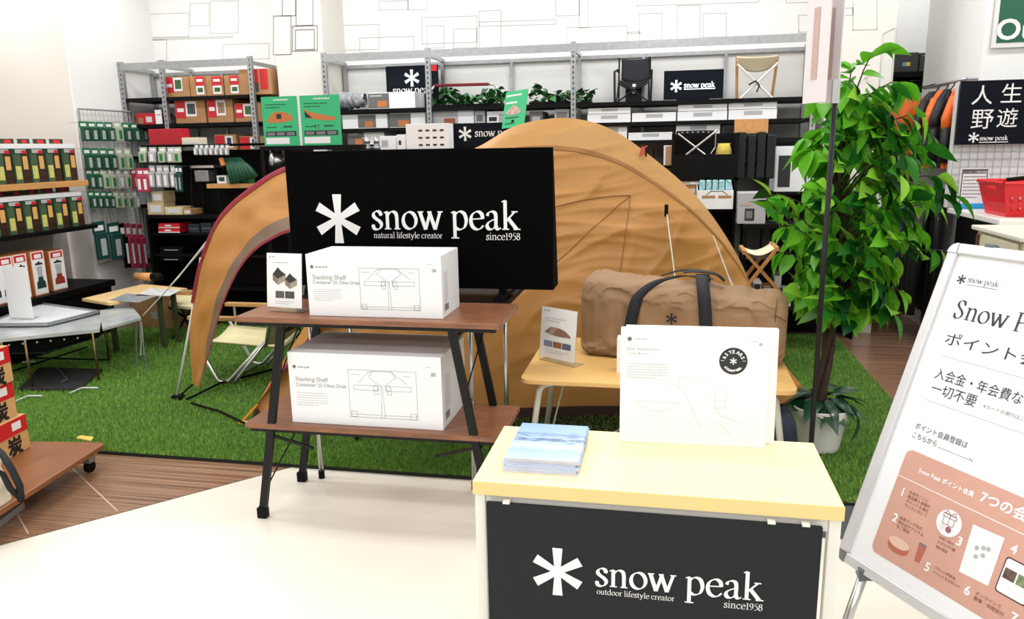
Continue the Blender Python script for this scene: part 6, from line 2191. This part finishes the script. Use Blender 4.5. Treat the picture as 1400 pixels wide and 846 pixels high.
def tote(a, c):
    th = 2*math.pi*c
    x = .15*math.copysign(abs(math.cos(th))**.5, math.cos(th))*(1-.12*a)
    y = .055*math.copysign(abs(math.sin(th))**.6, math.sin(th))*(1-.45*a)
    p = d0+e1*.715+e2*.07+f_*x+nn*(y+.02*noise.noise(Vector((c*6, a*4, 1))))
    return Vector((p.x, p.y, ZD+.0006+.21*a))


b.grid(tote, 14, 40)
b.build('bag_body', mat('cream_tote_canvas', (226, 216, 192), .8, var=.06, scale=15), cbg, smooth=True)
bm = MB()
sp_ = [P(-14, 606, z=.36), P(4, 622, z=.34), P(16, 642, z=.29), (P(27, 664, z=.2)), P(29, 684, z=.135)]
bm.tube(sp_, .013, 8)
bm.build('strap', webm, cbg, smooth=True)
bm = MB()
bm.tube([P(-14, 640, z=.3), P(4, 648, z=.26), P(14, 668, z=.2), P(27, 680, z=.14)], .011, 8)
bm.build('strap', webm, cbg, smooth=True)
ye = slab([P(-6, 706, z=.03), P(28, 680, z=.03), P(33, 686, z=.03), P(-6, 716, z=.03)], .028, 'yellow_edged_pack', mat('grey_pack_print', (150, 150, 146), .5), None)
tag(ye, 'flat grey pack with a yellow corner on the floor at the dolly edge', 'pack')
pq = MB()
pq.add([tuple(P(x, y, z=.0312)) for x, y in ((21, 685), (28, 681), (32, 686), (25, 690))], [(0, 1, 2, 3)])
OFF[ye.name] = Vector(ye.location)
pq.build('yellow_corner', yellow, ye)

# ================================================================ right-hand counter
ctr = thing('white_counter', 'white topped counter with black front below the black japanese sign', 'counter', (2.4, 5.2, 0))
MB().box(1.87, 3.2, 4.78, 5.62, .965, 1.0).build('counter_top', mat('counter_white', (232, 230, 224), .35), ctr, bevel=.006)
MB().box(1.93, 3.2, 4.84, 5.6, 0, .965).build('counter_body', black, ctr)
gw = thing('white_grid_wall', 'white wire grid wall standing behind the counter under the japanese sign', 'rack', (2.3, 5.64, 1.0))
m = MB()
for i in range(30):
    x = 1.88+i*.05
    m.tube([(x, 5.64, 1.001), (x, 5.64, 1.80)], .0028, 4)
for i in range(16):
    z = 1.02+i*.05
    m.tube([(1.88, 5.64, z), (3.3, 5.64, z)], .0028, 4)
m.build('grid_wires', mat('grid_wire_grey', (172, 172, 172), .4), gw, kind='stuff')
for x in (1.87, 3.31):
    MB().tube([(x, 5.64, 1.0005), (x, 5.64, 1.82)], .009, 8).build('frame_tube', mat('grid_frame_white', (214, 214, 212), .4), gw)
MB().box(1.86, 3.32, 5.655, 5.665, 1.001, 1.8).build('backing', mat('grid_backing', (236, 236, 236), .8), gw)
js = thing('japanese_sign', 'black sign with large white japanese characters above the counter', 'sign', (2.4, 5.6, 1.43))
jy = 5.6
a, b = P(1312, 111, y=jy), P(1309, 198, y=jy)
jx0, jz1, jz0 = (a.x+b.x)/2, a.z, b.z
MB().box(jx0, jx0+.85, jy, jy+.022, jz0, jz1).build('panel', navy, js)
fr = ((0, jy, 0), (1, 0, 0), (0, 0, 1))
for s_, px, py, hpx in (('人', 1328, 141, 26), ('生', 1368, 139, 26), ('に', 1404, 137, 22), ('野', 1327, 174, 26), ('遊', 1362, 172, 26), ('び', 1400, 170, 22)):
    q = P(px, py, y=jy)
    stext(s_, fr, q.x, q.z, white, js, height=hpx*(P(px, py-10, y=jy).z-q.z)/10, name='character')
q0, q1 = P(1339, 192, y=jy), P(1378, 190, y=jy)
star(fr, P(1331, 188, y=jy).x, P(1331, 188, y=jy).z, .066, white, js)
rtext('snow peak', fr, q0.x, q0.z, white, js, q1.x-q0.x, 'word_mark', weight=.24)
strips([[(q0.x, q0.z-.012), (q1.x, q0.z-.012)]], fr, .005, white, js, 'logo_rule')
# poster "Out..."
op = thing('green_wall_poster', 'framed green poster with large white lettering high on the counter column', 'poster', (2.5, 5.7, 2.0))
oy = 5.71
a, b = P(1354, 66, y=oy), P(1357, 0, y=oy)
ox, oz = a.x, a.z
fr_m = mat('poster_frame', (222, 222, 220), .4)
MB().box(ox, ox+.9, oy-.015, oy+.0, oz, oz+.8).build('frame', fr_m, op)
MB().box(ox+.025, ox+.875, oy-.018, oy-.0155, oz+.03, oz+.77).build('green_print', mat('poster_green', (20, 92, 62), .5), op)
fr = ((ox, oy-.018, oz), (1, 0, 0), (0, 0, 1))
patch(fr, .03, .30, .87, .765, mat('poster_photo', (96, 78, 72), .5, var=.6, scale=18), op, 'photo')
q0 = P(1361, 55, y=oy-.018)
stext('Outdoor', fr, q0.x-ox, q0.z-oz, white, op, width=.66, height=.125, bold=.006, name='poster_lettering')
# price card on the counter
pc = thing('notice_card', 'white notice card with a blue foot strip in a clear stand on the counter', 'sign stand', P(1330, 282, y=5.5))
a, b, t = P(1309, 281, y=5.5), P(1347, 284, y=5.5), P(1318, 230, y=5.5)
x0_, x1_ = a.x, b.x
pc.location = ((x0_+x1_)/2, 5.5, 1.0)
OFF[pc.name] = Vector(pc.location)
MB().box(x0_, x1_, 5.5, 5.504, 1.003, t.z).build('card', white, pc)
fr = ((x0_, 5.5, 1.003), (1, 0, 0), (0, 0, 1))
w_, h_ = x1_-x0_, t.z-1.003
strips([rect(.01, .08*h_, w_-.01, h_-.01)], fr, .006, mat('card_border', (60, 44, 52), .5), pc, 'card_border')
patch(fr, .0, .0, w_, .13*h_, mat('sky_blue_strip', (40, 160, 220), .5), pc, 'blue_strip', .002)
patch(fr, .01, .87*h_, w_-.01, .97*h_, mat('card_header', (70, 60, 72), .5), pc, 'header_bar', .0016)
greek(fr, .12*w_, .78*h_, .76*w_, 7, .085*h_, mgrey, pc, h=.006)
stext('バイクにて無料相談', fr, .05*w_, .885*h_, white, pc, width=.9*w_, lift=.003)
MB().box(x0_-.01, x1_+.01, 5.48, 5.56, 1.0004, 1.003).build('clear_base', clear, pc)
# small picture frame, blue stand, plant behind the basket
goods('photo_frame', 'small framed print with an orange band behind the red basket', 'frame', 1350, 257, 1378, 281, 5.53, .01, white, [(.0, .75, 1, 1, orange_p, 'orange_band'), (.05, .1, .5, .6, dgreen, 'leaf_picture')], None, 1.0)
bl_ = thing('blue_holder', 'blue sloped card holder beside the red basket', 'holder', P(1370, 283, y=5.35))
a, b = P(1362, 283, y=5.35), P(1380, 283, y=5.35)
bl_.location = ((a.x+b.x)/2, 5.35, 1.0)
OFF[bl_.name] = Vector(bl_.location)
MB().add([(a.x, 5.33, 1.0005), (b.x, 5.33, 1.0005), (b.x-.02, 5.37, 1.1), (a.x+.02, 5.37, 1.1), (a.x, 5.42, 1.0005), (b.x, 5.42, 1.0005)], [(0, 1, 2, 3), (4, 3, 2, 5), (0, 3, 4), (1, 5, 2), (0, 4, 5, 1)]).build('holder_body', mat('cobalt_plastic', (26, 70, 176), .4), bl_)
# red shopping basket
bk = thing('red_basket', 'red plastic shopping basket on the counter', 'basket', (2.35, 5.0, 1.0))
redp = mat('red_plastic', (212, 24, 32), .35)
bq0, bq1 = P(1372, 297, y=4.95), P(1368, 250, y=4.95)
kx0, kz1 = bq0.x, bq1.z
kw, kd = .46, .3


def basket(a, c, inset=0):
    zz = 1.0005+(kz1-1.0)*a
    e = .045*a-inset
    pts4 = [(kx0-e, 4.92-e), (kx0+kw+e, 4.92-e), (kx0+kw+e, 4.92+kd+e), (kx0-e, 4.92+kd+e)]
    i = int(c*4) % 4
    t = c*4-int(c*4)
    p, q = pts4[i], pts4[(i+1) % 4]
    return Vector((p[0]+(q[0]-p[0])*t, p[1]+(q[1]-p[1])*t, zz))


b = MB()
nv, nu = 96, 10
for i in range(nu):
    for j in range(nv):
        a0, a1 = i/nu, (i+1)/nu
        if 1 <= i <= 5 and j % 2 == 1 and i != 3:
            continue
        if i == 8 and 8 <= j % 24 <= 15:
            continue
        b.quad(basket(a0, j/nv), basket(a0, (j+1)/nv-1e-6), basket(a1, (j+1)/nv-1e-6), basket(a1, j/nv))
b.build('basket_shell', redp, bk, thick=.005)
MB().box(kx0, kx0+kw, 4.92, 4.92+kd, 1.0004, 1.006).build('basket_floor', redp, bk)
rim = [basket(1, k/24) for k in range(25)]
MB().tube(rim+[rim[0]], .011, 8).build('rim', redp, bk)
MB().tube([Vector((kx0+.04, 5.07, kz1+.012)), Vector((kx0+.2, 5.07, kz1+.03)), Vector((kx0+kw-.04, 5.07, kz1+.02))], .012, 8).build('carry_handle', black, bk)
# cream cabinet in front of the counter
cab = thing('cream_cabinet', 'low cream cabinet with rounded door in front of the counter', 'cabinet', (2.0, 4.4, 0))
cq0, cq1 = P(1328, 307, z=.97), P(1400, 320, z=.97)
cmx, cmy = cq0.x, cq1.y-.15
ccm = mat('cream_cabinet_m', (214, 208, 180), .5)
MB().box(cmx, 2.9, cmy, cq0.y, .945, .97).build('cabinet_top', mat('cabinet_top_white', (228, 224, 212), .4), cab, bevel=.006)
MB().box(cmx+.03, 2.88, cmy+.03, cq0.y-.02, 0, .945).build('cabinet_body', ccm, cab, bevel=.004)
MB().box(cmx+.012, cmx+.029, cmy+.06, cq0.y-.12, .1, .93).build('side_door', ccm, cab, bevel=.008)
MB().box(cmx+.02, cmx+.03, cq0.y-.06, cq0.y-.03, .1, .92).build('brown_edge', mat('brown_edge_m', (96, 60, 42), .5), cab)
MB().box(cmx+.3, 2.86, cmy+.01, cmy+.028, .05, .9).build('front_door', ccm, cab, bevel=.01)
# ---------------------------------------------------------------- hanging jackets along the counter column
rail = thing('jacket_rail', 'steel rail on the counter column holding orange and black jackets', 'rail', (1.9, 6.1, 1.75))
ra, rb = P(1269, 121, x=1.96), P(1322, 108, x=1.96)
rz_ = (ra.z+rb.z)/2
MB().tube([(1.93, ra.y, rz_), (1.93, 5.7, rz_)], .012, 8).build('rail_bar', steel, rail, smooth=True)
for y in (5.75, 6.3, ra.y-.05):
    MB().tube([(1.93, y, rz_), (2.02, y, rz_)], .009, 6).build('rail_bracket', steel, rail)
orm = mat('orange_nylon', (232, 104, 26), .5, var=.1, scale=14, bump=.25, bscale=30)
blk_f = mat('black_nylon', (18, 19, 22), .55, var=.2, scale=14, bump=.2, bscale=30)


def jacket(label, y, col, top, bot, seed, wv=.30, xc=1.85, block=False):
    r = thing('jacket', label, 'jacket', (xc, y, bot), 'jackets on the rail')

    def f(a, c):
        th = 2*math.pi*c
        zz = top-(top-bot)*a
        sh_ = min(1, a*4.5)**.7
        hw = wv*(.22+.78*sh_)*(1+.06*math.sin(a*9+seed))
        fold = .018*noise.noise(Vector((th*2, a*5, seed)))+.006*math.sin(th*9+a*4)
        return Vector((xc+hw*.5*math.cos(th)-.01, y+.04*math.sin(th)*(.5+.5*sh_)+fold, zz+fold*.5))
    bands = ((0, .5, col, 'upper_panel'), (.5, .72, blk_f, 'black_panel'), (.72, 1, col, 'lower_panel')) if block else ((0, 1, col, 'jacket_body'),)
    for a0, a1, m_, nm in bands:
        b = MB()
        b.grid(lambda a, c: f(a0+(a1-a0)*a, c), 12, 32)
        b.build(nm, m_, r, smooth=True)
    for sg in (-1, 1):
        x_ = xc+sg*wv*.44
        MB().tube([(x_-sg*.02, y-.02, top-.06), (x_+sg*.02, y-.035, top-.2), (x_+sg*.02, y-.04, (top+bot)/2)], [.03, .036, .032], 10).build('sleeve', col, r, smooth=True)
        MB().tube([(x_+sg*.02, y-.04, (top+bot)/2+.01), (x_+sg*.015, y-.04, bot+.04)], [.032, .028], 10).build('cuff', blk_f if block else col, r, smooth=True)
    MB().tube([(xc, y, top-.02), (xc+.03, y, top+.03), (1.93, y, rz_+.012)], .004, 6).build('hanger', black, r)
    return r


jb = P(1285, 230, y=5.85).z
for i, (y, col, lab, wv, xc, blk) in enumerate(((5.78, orm, 'narrow orange jacket hung first on the rail beside the japanese sign', .13, 1.93, True), (5.9, blk_f, 'black jacket hung between the two narrow orange jackets', .15, 1.9, False),
                                    (6.02, orm, 'narrow orange jacket hung third on the rail from the japanese sign', .16, 1.9, True), (6.14, blk_f, 'black jacket hung beside the broad orange jacket', .18, 1.88, False),
                                    (6.3, orm, 'broad orange and black jacket hung facing the shop on the rail', .34, 1.76, True))):
    jacket(lab, y, col, rz_-.05, jb, i*2+1, wv, xc, blk)
for i, (y, lab) in enumerate(((6.44, 'dark grey coat hung next to the broad orange jacket'), (6.56, 'dark grey coat hung at the inner end of the rail'))):
    jacket(lab, y, mat('grey_coat', (66, 68, 72), .7, var=.2, scale=10), rz_-.06, jb+.1, i*2, .34, 1.74)
lowr = thing('trouser_rail', 'low rail of black trousers below the jackets', 'rail', (1.82, 6.1, 0))
MB().tube([(1.82, 5.72, jb-.12), (1.82, 6.6, jb-.12)], .012, 8).build('rail_bar', steel, lowr)
for y in (5.73, 6.59):
    MB().tube([(1.82, y, 0), (1.82, y, jb-.12)], .012, 8).build('rail_post', black, lowr)
trs = []
for i in range(8):
    y = 5.80+i*.1
    t = thing('trousers', 'black trousers hanging on the low rail under the jackets' if i != 3 else 'navy trousers hanging among black ones under the jackets', 'trousers', (1.82, y, .2), 'trousers on the low rail')
    for sg in (-1, 1):
        MB().tube([(1.82+sg*.05, y, jb-.14), (1.82+sg*.06, y, jb-.5), (1.82+sg*.075, y, .22)], [.05, .05, .04], 8).build('trouser_leg', blk_f if i != 3 else mat('navy_cloth', (30, 46, 84), .7), t, smooth=True)
    MB().tube([(1.82, y, jb-.14), (1.82, y, jb-.108)], .004, 6).build('hanger', steel, t)
# far right recess: dark bins on a shelf, price card, clear frame
rs = thing('recess_shelving', 'black shelving in the recess holding grey bins', 'shelving', (2.0, 7.6, 0))
zq = P(1240, 98, y=7.4).z
zq2 = P(1240, 128, y=7.4).z
rx0, rx1 = P(1216, 100, y=7.4).x, P(1290, 100, y=7.4).x
for z in (zq, zq2-.12, .9, .4):
    MB().box(rx0, rx1, 7.4, 7.85, z-.045, z).build('shelf', black, rs)
for x in (rx0, rx1-.03):
    MB().box(x, x+.03, 7.4, 7.85, 0, zq-.046).build('side_panel', blackm, rs)
MB().box(rx0+.03, rx1-.03, 7.84, 7.85, 0, zq-.046).build('back_panel', mat('recess_grey', (110, 110, 112), .7), rs)
for i, (a_, b2) in enumerate(((1219, 1255), (1257, 1274))):
    goods('grey_bin', ('dark grey bin with a coloured label' if i == 0 else 'plain dark grey bin')+' on the recess shelf', 'bin', a_, 72, b2, 91, 7.42, .35, mat('bin_grey', (56, 58, 58), .6), [(.4, .3, .7, .5, mat('label_mix', (120, 160, 190), .5), 'label'), (.55, .3, .7, .5, yellow, 'label')] if i == 0 else [(.1, .8, .9, .9, greycard, 'rim')], None, zq)
goods('black_case_recess', 'black rounded case on the lower recess shelf', 'case', 1242, 113, 1275, 124, 7.42, .3, black, [(.3, .3, .7, .6, lgrey, 'print')], None, zq2-.12)
pcd = thing('red_price_card', 'white price card with red print hung before the grey coats', 'card', P(1242, 136, y=6.7))
a, b = P(1231, 137, y=6.7), P(1253, 124, y=6.7)
MB().box(a.x, b.x, 6.7, 6.703, a.z, b.z).build('card', white, pcd)
fr = ((a.x, 6.7, a.z), (1, 0, 0), (0, 0, 1))
w_, h_ = b.x-a.x, b.z-a.z
patch(fr, .08*w_, .7*h_, .4*w_, .92*h_, red, pcd, 'red_print')
patch(fr, .6*w_, .7*h_, .92*w_, .92*h_, red, pcd, 'red_print')
greek(fr, .1*w_, .45*h_, .8*w_, 2, .03, pinkbar, pcd, h=.008)
MB().tube([(a.x+.05, 6.702, b.z), (a.x+.05, 6.702, 1.72), (2.0, 6.55, 1.74)], .004, 5).build('card_wire', steel, pcd)
# tall clear acrylic display case beside the column
ac = thing('acrylic_panel', 'clear acrylic sign panel with steel edges fixed out from the right column', 'sign stand', (1.54, 5.56, 0))
a, b = P(1208, 46, y=5.7), P(1225, 40, y=5.42)
zc_ = a.z
for (p, q) in (((a.x, 5.7), (b.x, 5.42)),):
    MB().add([(p[0], p[1], 1.3), (q[0], q[1], 1.3), (q[0], q[1], zc_), (p[0], p[1], zc_)], [(0, 1, 2, 3)]).build('clear_panel', clear, ac, thick=.004)
    for z0, z1, u in ((0, zc_, p), (0, zc_, q)):
        MB().tube([(u[0], u[1], 1.3), (u[0], u[1], zc_)], .006, 6).build('edge_strip', alu, ac)
    MB().tube([(p[0], p[1], zc_), (q[0], q[1], zc_)], .006, 6).build('edge_strip', alu, ac)
    MB().tube([(p[0], p[1], 1.3), (q[0], q[1], 1.3)], .006, 6).build('edge_strip', alu, ac)
    MB().tube([(p[0], p[1], 1.9), (p[0], 6.1, 1.9)], .008, 8).build('wall_arm', alu, ac)
    MB().tube([(p[0], p[1], 1.4), (p[0], 6.1, 1.4)], .008, 8).build('wall_arm', alu, ac)
